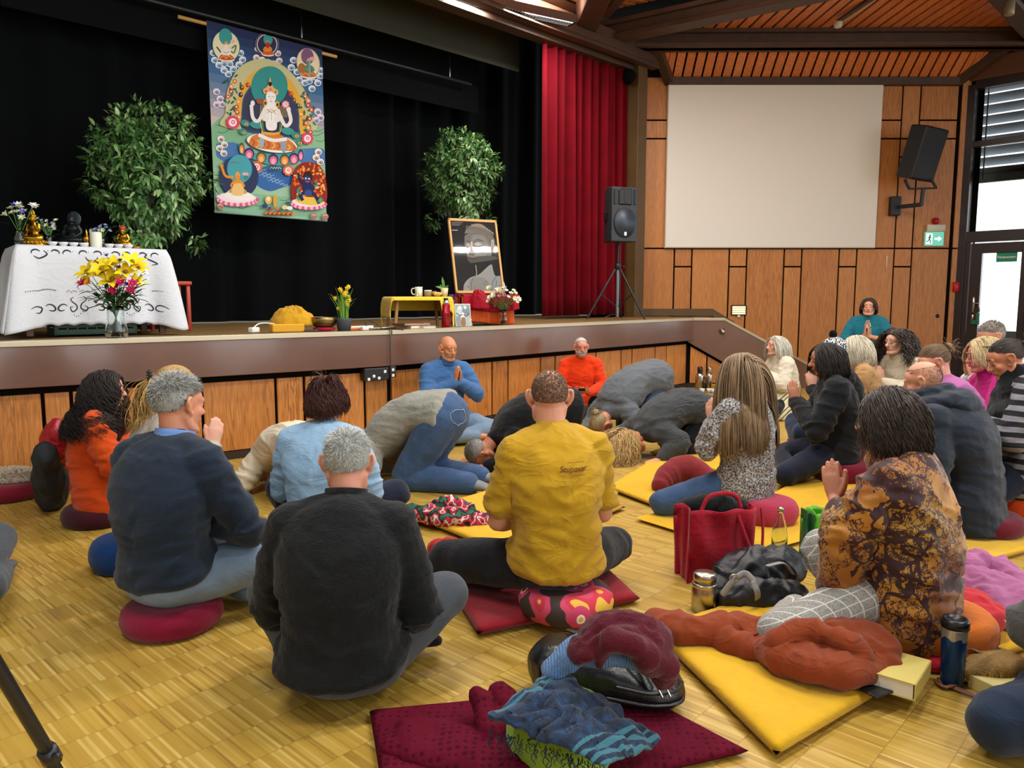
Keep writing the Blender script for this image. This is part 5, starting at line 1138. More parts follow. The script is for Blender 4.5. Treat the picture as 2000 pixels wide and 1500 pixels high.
gl=NT('poster_glazing');gl.t.nodes.remove(gl.b);o_=gl.t.nodes['Material Output'];tr,gs,mx=gl.n('ShaderNodeBsdfTransparent'),gl.n('ShaderNodeBsdfGlossy'),gl.n('ShaderNodeMixShader');gs.inputs['Roughness'].default_value=.03;fr_=gl.n('ShaderNodeFresnel');fr_.inputs[0].default_value=1.5;gl.l(fr_.outputs[0],mx.inputs[0]);gl.l(tr.outputs[0],mx.inputs[1]);gl.l(gs.outputs[0],mx.inputs[2]);gl.l(mx.outputs[0],o_.inputs[0])
b=Buf();b.box(FM@np.array([0,-.010,PH/2]),(PW-.05,.002,PH-.06),FM,0);obj('glazing',b,gl.m,fr,smooth=False)
p=onstage(884,.56);b=Buf();r_=np.random.default_rng(9)
for k in range(26):q=np.array([r_.normal()*.02,r_.normal()*.02,.18+.14*k/26]);b.ell(q,.014,None,8,5)
b.tube([(0,0,0),(0,0,.2)],[.004,.004],6);o=obj('purple_hyacinth',b,plain('petal_violet','#4a2f78',.6));o.location=tuple(p);tag(o,'purple flower spike standing left of the ruby velvet','flower')
r_=np.random.default_rng(14);st=[]
for k in range(30):
 x=r_.uniform(-.17,.19);z=.3+.1*r_.random()-.12*abs(x)/.19*r_.random();st.append(((x,-.05+r_.normal()*.05,z),r_.uniform(.025,.045),7,.6,.5,['#e4e0bc','#ece9dc','#d9d9b0','#b06a86','#c99aa6'][k%5 if abs(x)<.08 else k%3],3,None))
vase_of_flowers('cream_pink_bouquet','cream and pink bouquet in a glass vase to the right of the poster stand',onstage(983,.3),[(.03,0),(.05,.03),(.052,.06),(.034,.1),(.03,.13),(.04,.16)],st,15,20,None,.08)
p=onstage(1205,.42);ts=thing('speaker_stand','black and grey tripod stand of the loudspeaker on the stage','stand',p);M_sb=plain('stand_black','#17181b',.45);M_sg=plain('stand_grey','#7c7f82',.4,.5)
b=Buf();b.tube([(0,0,.04),(0,0,.72)],[.022,.022],14);obj('lower_pole',b,M_sg,ts);b=Buf();b.tube([(0,0,.7),(0,0,1.02)],[.018,.018],12);obj('upper_pole',b,M_sb,ts)
b=Buf();b.lathe([(.02,.66),(.045,.67),(.045,.73),(.03,.75),(.02,.75)],(0,0,0),16);b.tube([(.045,-.02,.7),(.075,-.035,.7)],[.014,.014],8);obj('collar',b,M_sb,ts)
for a in(195,318,75):
 d=np.array([math.cos(R(a)),math.sin(R(a)),0]);b=Buf();b.tube([d*.03+Z*.68,d*.43+Z*.02],[.014,.014],10);obj('leg',b,M_sb,ts);b=Buf();b.tube([Z*.16,d*.24+Z*.34],[.008,.008],8);obj('brace',b,M_sb,ts)
b=Buf();b.tube([np.array(v)for v in((.02,-.03,1.0),(.03,-.02,.8),(.03,-.05,.4),(.02,.0,.1),(-.1,-.08,.06),(-.2,-.1,.02))],[.006]*6,6,smooth=5);obj('cable',b,M_bcord,ts)
sp=thing('loudspeaker','black loudspeaker box on the tripod stand before the red curtain','speaker',p+Z*1.02,R(20));HS=.70
b=Buf();pts=[(-.19,-.17),(.19,-.17),(.20,-.1),(.13,.17),(-.13,.17),(-.20,-.1)];b.prism([(x,y,0)for x,y in pts],(0,0,0),(0,0,HS));obj('cabinet',b,plain('speaker_plastic','#23262a',.5,bump=.2,bscale=300),sp,smooth=False,bevel=.012)
b=Buf();b.tube([(0,-.176,.2),(0,-.176,.33)],[[.155,.006]]*2,30,side=(1,0,0),round_=False)
gq=Buf();a_=np.linspace(0,2*PI,41)[:-1];ring=np.c_[.158*np.cos(a_),np.full(40,-.18),.245+.19*np.sin(a_)];gq.add(np.vstack([ring,ring*(.98,1,1)+(0,-.012,0)]),[tuple(range(40,80))]+[(i,(i+1)%40,40+(i+1)%40,40+i)for i in range(40)]);obj('woofer_grille',gq,plain('grille_blue_grey','#39424c',.45,.4),sp)
b=Buf();b.box((0,-.172,.575),(.2,.03,.21),None,.02);obj('horn_recess',b,plain('horn_black','#0d0e10',.5),sp,smooth=False)
b=Buf();b.box((0,-.182,.59),(.05,.02,.2),None,.01);obj('horn_throat',b,M_bcord,sp,smooth=False)
for sg_ in(-1,1):
 b=Buf();b.box((sg_*.145,-.178,.575),(.035,.012,.2),None,.006);obj('bass_port',b,M_bcord,sp,smooth=False)
b=Buf();b.box((0,-.195,.1),(.035,.004,.05),None,.004);obj('badge',b,metal('badge_silver','#b9bcc0',.3),sp,smooth=False)
b=Buf();b.box((-.172,.05,.34),(.02,.12,.12),rotz(-.25),.01);obj('side_handle',b,M_bcord,sp,smooth=False)
q=at_y(1801,300,12.1);ws=thing('wall_speaker','flat black loudspeaker tilted on a bracket on the panelled wall','speaker',q);WSM=rotz(R(24))@rotx(R(14))@roty(R(4))
b=Buf();b.box((0,0,0),(.5,.3,.78),WSM,.02);obj('cabinet',b,plain('wall_speaker_black','#16181c',.5),ws,smooth=False);b=Buf();b.box(WSM@np.array([0,-.153,0]),(.46,.008,.74),WSM,.004);obj('grille',b,plain('grille_black','#1b1e23',.7),ws,smooth=False)
b=Buf();zb=-.52;b.beam((-.22,.05,-.38),(-.13,.06,zb),.05,.03);b.beam((.16,.0,-.38),(.24,-.02,zb),.05,.03);b.beam((-.14,.06,zb),(.25,-.02,zb),.05,.025);b.beam((.06,.02,zb),(.06,.05,-.78),.05,.04,up=(0,1,0));b.beam((.06,.05,-.76),(-.1,.34,-.76),.06,.06);obj('bracket',b,M_sb,ws,smooth=False)
b=Buf();b.box((-.16,.44,-.74),(.16,.1,.3),None,.01);obj('wall_plate',b,M_sb,ws,smooth=False)
# people: bodies grown as one skin, clothes and hair as parts
X_=np.array([1.,0,0])
def yaw_of(f):return math.atan2(-f[0],f[1])
def headM(yaw=0,pitch=0,roll=0):return rotz(R(yaw))@rotx(R(-pitch))@roty(R(roll))
def seated(seat=.1,lean=4,slouch=1.0,side=0,hyaw=0,hpitch=5,hroll=0,arms='prayer',legs='cross',w=1.0,elbow=(.25,.10,.26),tall=1.0,hand=None,knee=None):
 """joints of a person sitting on something of height seat, facing +Y"""
 J={};pel=np.array([0,0,seat+.10]);J['pel']=pel;L=rotx(R(-lean))@roty(R(side))
 q=lambda x,y,z:pel+L@np.array([x,y,z*tall])
 J['waist']=q(0,-.015-.02*slouch,.15);J['chest']=q(0,-.035*slouch,.32);J['upper']=q(0,-.015*slouch,.445);J['neck']=q(0,.02+.012*slouch,.535)
 J['head']=J['neck']+rotx(R(-lean*.5-hpitch*.5))@np.array([0,.022,.135]);J['HM']=headM(hyaw,hpitch,hroll);J['L']=L;J['w']=w;J['floor']=0
 for s,k in((1,'R'),(-1,'L')):
  J['sh'+k]=q(s*.168*w,-.01,.455);J['hip'+k]=np.array([s*.09,.03,seat+.085])
  if arms=='prayer':
   hp=hand or(0,.235,.40);J['el'+k]=pel+L@np.array([s*elbow[0]*w,elbow[1],elbow[2]-.04]);J['wr'+k]=pel+L@np.array([hp[0]+s*.025,hp[1],hp[2]-.04]);J['hd'+k]=(nrm(np.array([-s*.085,.22,1.0])),np.array([-s,0,.0]))
  elif arms=='lap':
   J['el'+k]=pel+L@np.array([s*elbow[0]*w,.05,.17]);J['wr'+k]=np.array([s*.10,.27,seat+.19]);J['hd'+k]=(nrm(np.array([-s*.8,.5,-.1])),np.array([0,.2,1.])*1)
  elif arms=='hold':
   J['el'+k]=pel+L@np.array([s*.25*w,.08,.18]);J['wr'+k]=np.array([s*.085,.34,seat+.24]);J['hd'+k]=(nrm(np.array([-s*.55,.6,.35])),np.array([-s*.4,-.5,.8]))
 if legs=='cross':
  ky=knee or(.35,.33,.12)
  for s,k,a,zz in((1,'R',(-.14,.36,.075),0),(-1,'L',(.16,.28,.06),0)):
   J['kn'+k]=np.array([s*ky[0],ky[1],ky[2]]);J['an'+k]=np.array(a);J['to'+k]=np.array(a)+np.array([-s*.13,.03,-.01])
 elif legs=='kneel':
  for s,k in((1,'R'),(-1,'L')):J['kn'+k]=np.array([s*.13,.42,.07]);J['an'+k]=np.array([s*.13,-.02,.055]);J['to'+k]=np.array([s*.11,-.17,.04])
 elif legs=='chair':
  for s,k in((1,'R'),(-1,'L')):J['kn'+k]=np.array([s*.13,.44,seat+.06]);J['an'+k]=np.array([s*.13,.42,.09]);J['to'+k]=np.array([s*.13,.56,.05])
 elif legs=='up':
  for s,k in((1,'R'),(-1,'L')):J['kn'+k]=np.array([s*.17,.42,.40]);J['an'+k]=np.array([s*.12,.62,.08]);J['to'+k]=np.array([s*.12,.75,.05])
 return J
def bowing(hip=.36,hy=-.12,sh=(.42,.27),head=(.56,.11),hpitch=100,hyaw=0,hroll=0,w=1.0,arm='fold',hump=.06,shin=-.44):
 """joints of a person kneeling with the forehead on the floor, facing +Y"""
 J={};pel=np.array([0,hy,hip]);up=np.array([0,sh[0],sh[1]]);J['pel']=pel;J['upper']=up
 d=up-pel;n_=nrm(np.array([0,-d[2],d[1]]));J['waist']=pel+d*.33+n_*hump;J['chest']=pel+d*.70+n_*hump*.8;J['head']=np.array([0,*head]);J['neck']=up*.62+J['head']*.38+np.array([0,0,.02]);J['HM']=headM(hyaw,hpitch,hroll);J['w']=w
 t=nrm(up-J['chest']);J['L']=np.stack([X_,np.cross(t,X_)*-1*-1,t],1);J['floor']=1
 for s,k in((1,'R'),(-1,'L')):
  J['sh'+k]=up+np.array([s*.165*w,-.02,-.01]);J['hip'+k]=pel+np.array([s*.09,.0,-.02]);J['kn'+k]=np.array([s*.12,.10,.075]);J['an'+k]=np.array([s*.11,shin+.02,.065]);J['to'+k]=np.array([s*.1,shin-.13,.035])
  if arm=='fold':J['el'+k]=np.array([s*.27,sh[0]-.02,.075]);J['wr'+k]=np.array([s*.15,sh[0]+.19,.045]);J['hd'+k]=(nrm(np.array([-s*.25,1.,-.1])),np.array([0,0,-1.]))
  elif arm=='out':J['el'+k]=np.array([s*.29,sh[0]+.0,.17]);J['wr'+k]=np.array([s*.24,sh[0]+.20,.045]);J['hd'+k]=(nrm(np.array([s*.1,1.,-.12])),np.array([0,0,-1.]))
  elif arm=='back':J['el'+k]=np.array([s*.24,.22,.12]);J['wr'+k]=np.array([s*.19,.0,.06]);J['hd'+k]=(nrm(np.array([0,-1.,-.1])),np.array([0,0,1.]))
 return J
def add_hand(b,wr,fdir,pn,s,curl=.12,spread=1.0,sc_=1.0):
 """palm, four unequal fingers and a thumb; s = +1 right hand"""
 f=nrm(fdir);pn=nrm(pn-f*np.dot(pn,f));ac=np.cross(f,pn)*s
 ac=-ac if False else ac
 b.tube([wr-f*.012,wr+f*.03,wr+f*.085*sc_],np.array([[.024,.017],[.034,.015],[.039,.013]])*sc_,12,side=ac)
 for k,(o,ln)in enumerate(((.031,.068),(.0105,.078),(-.0105,.072),(-.030,.056))):
  p=wr+f*(.082-.004*abs(k-1))*sc_+ac*o*spread*sc_;pts=[p-f*.012];d=f+ac*(o*1.2*(spread-.9))
  for i,q in enumerate((.42,.33,.25)):
   d=nrm(d+pn*curl*(1+.4*i));p=p+d*ln*q*sc_;pts.append(p)
  b.tube(pts,np.array([.0092,.0090,.0082,.0068])*sc_,8,smooth=2)
 p=wr+f*.022*sc_+ac*.026*sc_;d=nrm(f*.9+ac*.52+pn*.2);pts=[p,p+d*.032*sc_,p+d*.055*sc_+f*.012*sc_,p+d*.062*sc_+f*.035*sc_];b.tube(pts,np.array([.013,.0115,.0098,.0078])*sc_,8,smooth=2)
def add_foot(b,an,to,r=1.0):
 d=nrm(to-an);b.tube([an-d*.045,an+d*.03,(an+to)/2+np.array([0,0,.004]),to],np.array([[.036,.036],[.042,.038],[.044,.030],[.034,.020]])*r,12,smooth=3)
def add_head(b,c,M,nose=1.0,fem=False,jaw=1.0):
 q=lambda*v:c+M@np.array(v,float)
 b.ell(q(0,-.014,.024),(.0745,.094,.088),M,24,16);b.ell(q(0,.030,-.030),(.060*(1 if not fem else .96),.058,.082),M,20,14);b.ell(q(0,.04,.03),(.062,.048,.05),M)
 for s in(-1,1):
  b.tube([q(s*.055,-.005,-.045),q(s*.049*jaw,.022,-.085),q(s*.02,.066,-.103)],[.020,.019,.017],8,smooth=3)
  b.ell(q(s*.037,.058,-.028),(.022,.024,.022),M,10,8);b.ell(q(s*.030,.0755,-.001),(.0145,.0125,.0115),M,12,8)
  b.ell(q(s*.028,.081,.019),(.024,.010,.0075),M,10,6);b.ell(q(s*.0105,.098,-.037),(.0085,.010,.0075),M,8,6)
  b.tube([q(s*.071,.012,-.034),q(s*.083,-.004,-.026),q(s*.096,-.020,.002),q(s*.095,-.020,.026),q(s*.083,.0,.030),q(s*.074,.010,.004)],[.0078,.0074,.0068,.0068,.0064,.005],8,smooth=3);b.ell(q(s*.081,-.006,-.002),(.008,.016,.026),M,8,6)
 b.tube([q(0,.080,.014),q(0,.094,-.012),q(0,.108+.006*(nose-1),-.034)],[.0088,.0098,.0120*nose],8,smooth=3)
 b.ell(q(0,.075,-.101),(.020*jaw,.017,.017),M,12,8);b.ell(q(0,.078,-.064),(.026,.014,.018),M,12,8);b.ell(q(0,.0885,-.0585),(.019,.0075,.0052),M,12,6);b.ell(q(0,.0875,-.0685),(.016,.0075,.0056),M,12,6)
FACE={}
def face_parts(par,c,M,brow='#4a382a',lip='#a85f55',eyes='closed',glasses=None,beard=None):
 q=lambda*v:c+M@np.array(v,float)
 b=Buf();e=Buf();l=Buf()
 for s in(-1,1):
  b.tube([q(s*.014,.0905,.0225),q(s*.028,.0915,.028),q(s*.044,.080,.0225)],[.0022,.0028,.0016],6,smooth=4)
  y0=-.004 if eyes=='closed' else-.001
  e.tube([q(s*.0185,.0850,y0),q(s*.026,.0880,y0-.0035),q(s*.036,.0855,y0-.003),q(s*.0435,.0785,y0+.001)],[.0011,.0015,.0015,.001],6,smooth=4)
  if eyes=='open':e.ell(q(s*.029,.0865,-.0015),(.0042,.0025,.004),M,8,6)
 for z in(-.0590,-.0680):l.tube([q(-.019,.0845,z-.001 if z>-.06 else z+.003),q(-.008,.0945,z),q(.008,.0945,z),q(.019,.0845,z-.001 if z>-.06 else z+.003)],[.0012,.0035,.0035,.0012],6,smooth=4)
 obj('eyebrows',b,plain('brow_'+brow.strip('#'),brow,.7),par);obj('eyelids',e,plain('lash_dark','#2a1c16',.6),par);obj('lips',l,plain('lip_'+lip.strip('#'),lip,.45),par)
 if glasses:
  g=Buf()
  for s in(-1,1):
   a=np.linspace(0,2*PI,17);g.tube([q(s*(.032+.0225*math.cos(t)),.104-abs(.0225*math.cos(t)*s+.0)*.25,-.003+.0155*math.sin(t))for t in a],[.0013]*17,6,round_=False)
   g.tube([q(s*.054,.097,.004),q(s*.074,.05,.006),q(s*.081,-.005,.006),q(s*.08,-.02,-.006)],[.0014]*4,6,smooth=3)
  g.tube([q(-.010,.105,.0),q(0,.108,.004),q(.010,.105,.0)],[.0013]*3,6,smooth=3);obj('glasses',g,plain('spectacle_'+glasses.strip('#'),glasses,.3,.6),par)
def torso_pieces(b,J,k,hem=None,bulk=0.0,neck=(.062,.060),belly=0.0,depth=1.0,slim=1.0):
 """torso, shoulders: k scales the girth"""
 w=J['w'];slim=1.09 if hem is not None else slim;P=[J['pel'],J['waist'],J['chest'],J['upper'],J['neck']];r=[(.172*k*slim+bulk,.128*k*depth*slim+bulk),(.150*k+bulk+belly*.5,.112*k*depth+bulk+belly),(.170*w*k+bulk,.122*k*depth+bulk),(.158*w*k+bulk*.8,.094*k*depth+bulk*.8),neck]
 if hem is not None:
  up_=np.dot(hem[0]-J['pel'],nrm(J['waist']-J['pel']))>-.012;P=[hem[0]]+P[up_:];r=[hem[1]]+r[up_:]
 b.tube(P,r,24,side=X_,smooth=4,power=2.3,capk=.3 if hem is not None else 1.0)
 for s in('R','L'):
  b.tube([J['neck']*.8+J['upper']*.2,J['neck']*.35+J['sh'+s]*.6+J['upper']*.05+np.array([0,-.004,0.008]),J['sh'+s]],np.array([.046,.052,.058])*k+bulk*.6,12,smooth=3)
  b.ell(J['sh'+s],np.array([.064,.062,.064])*k+bulk*.6)
def folds(J,amp,seed,hem_z=None,vert=.3):
 """displacement that gathers cloth at waist, armpits and elbows"""
 off=seed*3.7;keys=[(J['elR'],.11,1.0),(J['elL'],.11,1.0),(J['shR']*.7+J['elR']*.3,.11,.8),(J['shL']*.7+J['elL']*.3,.11,.8),(J['waist'],.19,.75)]
 def d(v,n):
  a=np.full(len(v),.42)
  for c,r,g in keys:a+=g*np.exp(-((v-c)**2).sum(1)/r**2)
  q=np.c_[v[:,0]*3.2+v[:,2]*1.4*np.sign(v[:,0]),v[:,1]*3.5,v[:,2]*9.0-np.abs(v[:,0])*4.0]
  wv=fbm(q*.8+off,2);f1=1-np.abs(pnoise(q+wv[:,None]*.8+off))*2.6;f1=np.clip(f1,-.4,1)**2*np.sign(f1)
  q2=np.c_[v[:,0]*9,v[:,1]*9,v[:,2]*2.2];f2=pnoise(q2+off*1.3)*vert;f3=fbm(v*5+off,2);q3=np.c_[v[:,0]*6-v[:,2]*5*np.sign(v[:,0]),v[:,1]*7,v[:,2]*15];f4=np.clip(1-np.abs(pnoise(q3+wv[:,None]+off*2))*3.4,-.2,1);f1=f1+.55*f4
  return v+n*(amp*a*(f1*.9+f2)+amp*.55*f3)[:,None]
 return d
def make_person(name_label,pos,face,J,S,cat='person'):
 """S: dict of looks"""
 s=S.get('s',1.0);P=thing('person',name_label,cat,pos,yaw_of(face));P.scale=(s,s,s);g=S.get
 if g('group'):P['group']=g('group')
 b=Buf();k=g('girth',1.0);kb=.93*k
 torso_pieces(b,J,kb,depth=g('depth',1.0),slim=.74);nh=J['head']+J['HM']@np.array([0,-.022,-.045]);nk=g('neckr',.054);b.tube([J['upper']*.4+J['neck']*.6,J['neck'],nh,J['head']+J['HM']@np.array([0,-.015,0])],[nk*1.25,nk*1.04,nk,nk],16,smooth=3)
 add_head(b,J['head'],J['HM'],g('nose',1.0),g('fem',False),g('jaw',1.0))
 for sd,sg in(('R',1),('L',-1)):
  sh,el,wr=J['sh'+sd],J['el'+sd],J['wr'+sd];ak=g('arm',1.0)*.95
  b.tube([sh,sh*.5+el*.5,el],np.array([.054,.050,.041])*ak,12,smooth=3);b.tube([el,el*.65+wr*.35,wr],np.array([.041,.041,.026])*ak,12,smooth=3)
  fd,pn=J['hd'+sd];add_hand(b,wr,fd,pn,sg,g('curl',.05),g('spread',.98),g('handscale',1.0))
  hp,kn,an,to=J['hip'+sd],J['kn'+sd],J['an'+sd],J['to'+sd]
  b.tube([hp,hp*.5+kn*.5,kn],np.array([.080,.070,.054])*kb,12,smooth=3);b.tube([kn,kn*.6+an*.4,an],np.array([.054,.050,.034])*kb,12,smooth=3);add_foot(b,an,to,.92)
 fin=g('fine',.0065)
 fl=(lambda v,n:np.c_[v[:,:2],np.maximum(v[:,2],g('minz',.004))])
 skinobj('body',b,skin('skin_'+g('skin','#d9a184').strip('#'),g('skin','#d9a184')),P,fin,2,fl)
 if g('face',False):face_parts(P,J['head'],J['HM'],g('brow','#4a382a'),g('lip','#a9625a'),g('eyes','closed'),g('glasses'))
 elif g('glasses'):face_parts(P,J['head'],J['HM'],g('brow','#4a382a'),g('lip','#a9625a'),g('eyes','closed'),g('glasses'))
 if g('top')is not None:
  t=Buf();bulk=g('bulk',.014);hz=g('hem',-.02)-.08
  ax=nrm(J['pel']-J['waist']);hem=J['pel']+ax*(-hz);hr=g('hemr',(.198,.166));hem2=(hem,(hr[0]*k+bulk*.6,hr[1]*k*g('depth',1.0)+bulk*.6))
  torso_pieces(t,J,k,hem2,bulk,g('collar',(.066,.064)),g('belly',0.0),g('depth',1.0));sl=g('sleeve',1.0)
  for sd in 'RL':
   sh,el,wr=J['sh'+sd],J['el'+sd],J['wr'+sd];fb=g('sleevebulk',bulk)
   if sl>=1:
    f=min(.985,sl-.02 if sl>1 else .96);f=g('cuff',.95);end=el+(wr-el)*f;t.tube([sh,sh*.5+el*.5,el],np.array([.058,.054,.047])*k+fb,14,smooth=3);t.tube([el,el*.6+end*.4,end],np.array([.047*k+fb,.045*k+fb,.031*k+fb*.8]),14,smooth=3)
   else:
    end=sh+(el-sh)*sl/.55 if sl<.56 else el;t.tube([sh,(sh+end)/2,end],np.array([.062,.062,.062])*k+fb*.8,14,smooth=3)
    if sl>=.56:e2_=el+(wr-el)*(sl-.5)*2;t.tube([el,e2_],np.array([.047,.042])*k+fb,14)
  fd=folds(J,g('fold',.012),g('seed',1))
  def dsp(v,n):
   v=fd(v,n);lo=g('topmin',.02);v[:,2]=np.maximum(v[:,2],lo);return v
  o=skinobj(g('topname','sweater'),t,g('top'),P,g('cvox',.011),5,dsp,g('topmat'))
  if g('toplabel'):o['label']=g('toplabel')
 if g('trousers')is not None:
  t=Buf();tb=g('tbulk',.014);pe=J['pel'];pw=g('hipw',1.0)
  if J['floor']==0:t.ell(pe+np.array([0,-.01,-.012]),(.180*k*pw,.146*k,.104))
  else:t.tube([J['waist']*.35+pe*.65,pe,pe*.9+(J['knR']+J['knL'])*.05],[[.168*k,.125*k],[.185*k,.15*k],[.17*k,.13*k]],20,side=X_,smooth=3);t.ell(pe,(.186*k,.15*k,.15*k))
  for sd in 'RL':
   hp,kn,an,to=J['hip'+sd],J['kn'+sd],J['an'+sd],J['to'+sd]
   t.tube([hp,hp*.5+kn*.5,kn],np.array([.092,.082,.064])*k*g('legk',1.0)+tb*.8,16,smooth=3);t.tube([kn,kn*.6+an*.4,an*.97+kn*.03],np.array([.064,.060,.042])*k*g('legk',1.0)+tb,14,smooth=3)
  kk=[(J['knR'],.14,1.0),(J['knL'],.14,1.0),(J['hipR']*.6+J['knR']*.4,.12,.7),(J['hipL']*.6+J['knL']*.4,.12,.7)];off=g('seed',1)*5.1;am=g('tfold',.010)
  def tdsp(v,n):
   a=np.full(len(v),.4)
   for c,r,q in kk:a+=q*np.exp(-((v-c)**2).sum(1)/r**2)
   f=1-np.abs(pnoise(v*np.array([7.5,4,7])+fbm(v*3+off,2)[:,None]*.6+off))*2.6;v=v+n*(am*a*(np.clip(f,-.3,1)+.6*fbm(v*5+off,2)))[:,None];v[:,2]=np.maximum(v[:,2],g('minz',.004));return v
  skinobj(g('trousersname','trousers'),t,g('trousers'),P,.012,4,tdsp)
 if g('socks')is not None:
  t=Buf()
  for sd in 'RL':add_foot(t,J['an'+sd],J['to'+sd],1.04);t.tube([J['an'+sd],J['an'+sd]*.8+J['kn'+sd]*.2],[.041,.043],12)
  skinobj(g('socksname','socks'),t,g('socks'),P,.008,3,fl)
 if g('collarband')is not None:
  t=Buf();r=g('collarr',.066);zc=J['neck']+J['L']@np.array([0,0,g('collarz',.0)]);hgt=g('collarh',.03);M=J['L']@rotx(R(-g('collartilt',12)))
  rg=[]
  for rr,z in((r*1.10,-.012),(r*1.02,hgt*.5),(r*1.0,hgt),(r*.93,hgt),(r*.92,-.01)):rg.append([zc+M@np.array([rr*math.cos(a)*1.0,rr*math.sin(a)*1.02,z])for a in np.linspace(0,2*PI,33)[:-1]])
  t.rings(np.array(rg),cap=False);o=obj('collar',t,g('collarband'),P)
 return P
def scalp(n,seed,c,M,hairline=(.55,.25,-.12,-.68),crown=1.015,keep=None):
 """root points on the skull inside the hair line; hairline = lowest z of the unit direction at front, temple, ear, nape"""
 r_=np.random.default_rng(seed);d=r_.normal(size=(n*4,3));d/=np.linalg.norm(d,axis=1)[:,None]
 zmin=np.interp(d[:,1],[-1,-.35,.05,.45,1.0],[hairline[3],hairline[3]*.8,hairline[2],hairline[1],hairline[0]]);m=d[:,2]>zmin
 if keep is not None:m&=keep(d,r_)
 d=d[m][:n];rad=np.array([.0745,.094,.088])*crown;p=d*rad+np.array([0,-.014,.024]);nn=d/rad;nn/=np.linalg.norm(nn,axis=1)[:,None]
 return c+p@M.T,nn@M.T,d,r_
def strands(p0,d0,length,seg,flow,g,cols,stiff,radius,buf,taper=.35,curl=0,cfreq=3.0,r_=None,wide=1.0,bend=None):
 """integrate strands (arrays) and lay three-sided tapering tubes"""
 n=len(p0);p=p0.copy();d=d0/(np.linalg.norm(d0,axis=1)[:,None]+1e-9);P=[p.copy()];L=np.broadcast_to(np.asarray(length,float),(n,));st=(L/seg)[:,None]
 for i in range(seg):
  d=d*stiff+g*(1-stiff)*np.array([0,0,-1.])+(flow(p,i/seg)*(1-stiff)if flow is not None else 0)
  if bend is not None:d=d+bend(p,i/seg)
  d/=np.linalg.norm(d,axis=1)[:,None]+1e-9;p=p+d*st;p[:,2]=np.maximum(p[:,2],.006)
  for c,r,M in cols:
   q=((p-c)@M)/r;m=np.linalg.norm(q,axis=1);ins=m<1
   if ins.any():
    q2=q[ins]/m[ins][:,None];pn=c+(q2*r)@M.T;nn=(q2/r)@M.T;nn/=np.linalg.norm(nn,axis=1)[:,None];p[ins]=pn;dd=d[ins];d[ins]=dd-nn*np.minimum(0,(dd*nn).sum(1))[:,None]
  P.append(p.copy())
 P=np.array(P)
 r_=r_ or np.random.default_rng(1);t=np.gradient(P,axis=0);t/=np.linalg.norm(t,axis=2)[...,None]+1e-9
 ref=np.array([.3,.8,.5]);a=np.cross(t,ref);a/=np.linalg.norm(a,axis=2)[...,None]+1e-9;bq=np.cross(t,a)
 if curl:
  ph=r_.uniform(0,6.28,n);fr=cfreq*r_.uniform(.8,1.25,n);u=np.linspace(0,1,seg+1)[:,None];am=curl*np.clip(u*2.2,0,1)*r_.uniform(.6,1.3,n)
  P=P+a*(am*np.sin(u*fr*6.28+ph))[...,None]+bq*(am*np.cos(u*fr*6.28+ph))[...,None]
 u=np.linspace(0,1,seg+1);prof=np.where(u<.6,1-.15*u,(1-.09)*(1-(u-.6)/.4*(1-taper)));rr=radius*np.broadcast_to(np.asarray(wide,float),(n,))
 V=[]
 for k in range(3):
  ang=k*2.0944;V.append(P+(a*math.cos(ang)+bq*math.sin(ang))*(prof[:,None]*rr[None])[...,None])
 V=np.stack(V,2)
 V=V.transpose(1,0,2,3).reshape(-1,3);f=[];per=(seg+1)*3
 base=[(i*3+j,i*3+(j+1)%3,(i+1)*3+(j+1)%3,(i+1)*3+j)for i in range(seg)for j in range(3)]+[(seg*3,seg*3+1,seg*3+2)]
 for i in range(n):o=i*per;f.extend([tuple(x+o for x in q)for q in base])
 buf.add(V,f);return P
def head_cols(c,M,k=1.0,face=True):
 l=[(c+M@np.array([0,-.014,.024]),np.array([.0755,.095,.089])*k,M)]
 if face:l.append((c+M@np.array([0,.03,-.035]),np.array([.063,.060,.084])*k,M))
 return l
def cap(par,c,M,mat_,hairline=(.6,.3,-.1,-.66),k=1.03,extra=0.0):
 """thin under layer so that no scalp shows between the strands"""
 b=Buf();b.ell((0,0,0),1,None,40,30);v=b.verts();f=[]
 for q,in zip(b.f):
  d=v[list(q)].mean(0);d=d/np.linalg.norm(d);zm=np.interp(d[1],[-1,-.35,.05,.45,1.0],[hairline[3],hairline[3]*.8,hairline[2],hairline[1],hairline[0]])
  if d[2]>zm+.04:f.append(q)
 rad=np.array([.0745,.094,.088])*k+extra;w=v*rad+np.array([0,-.014,.024]);b2=Buf();b2.add(c+w@M.T,f);return b2
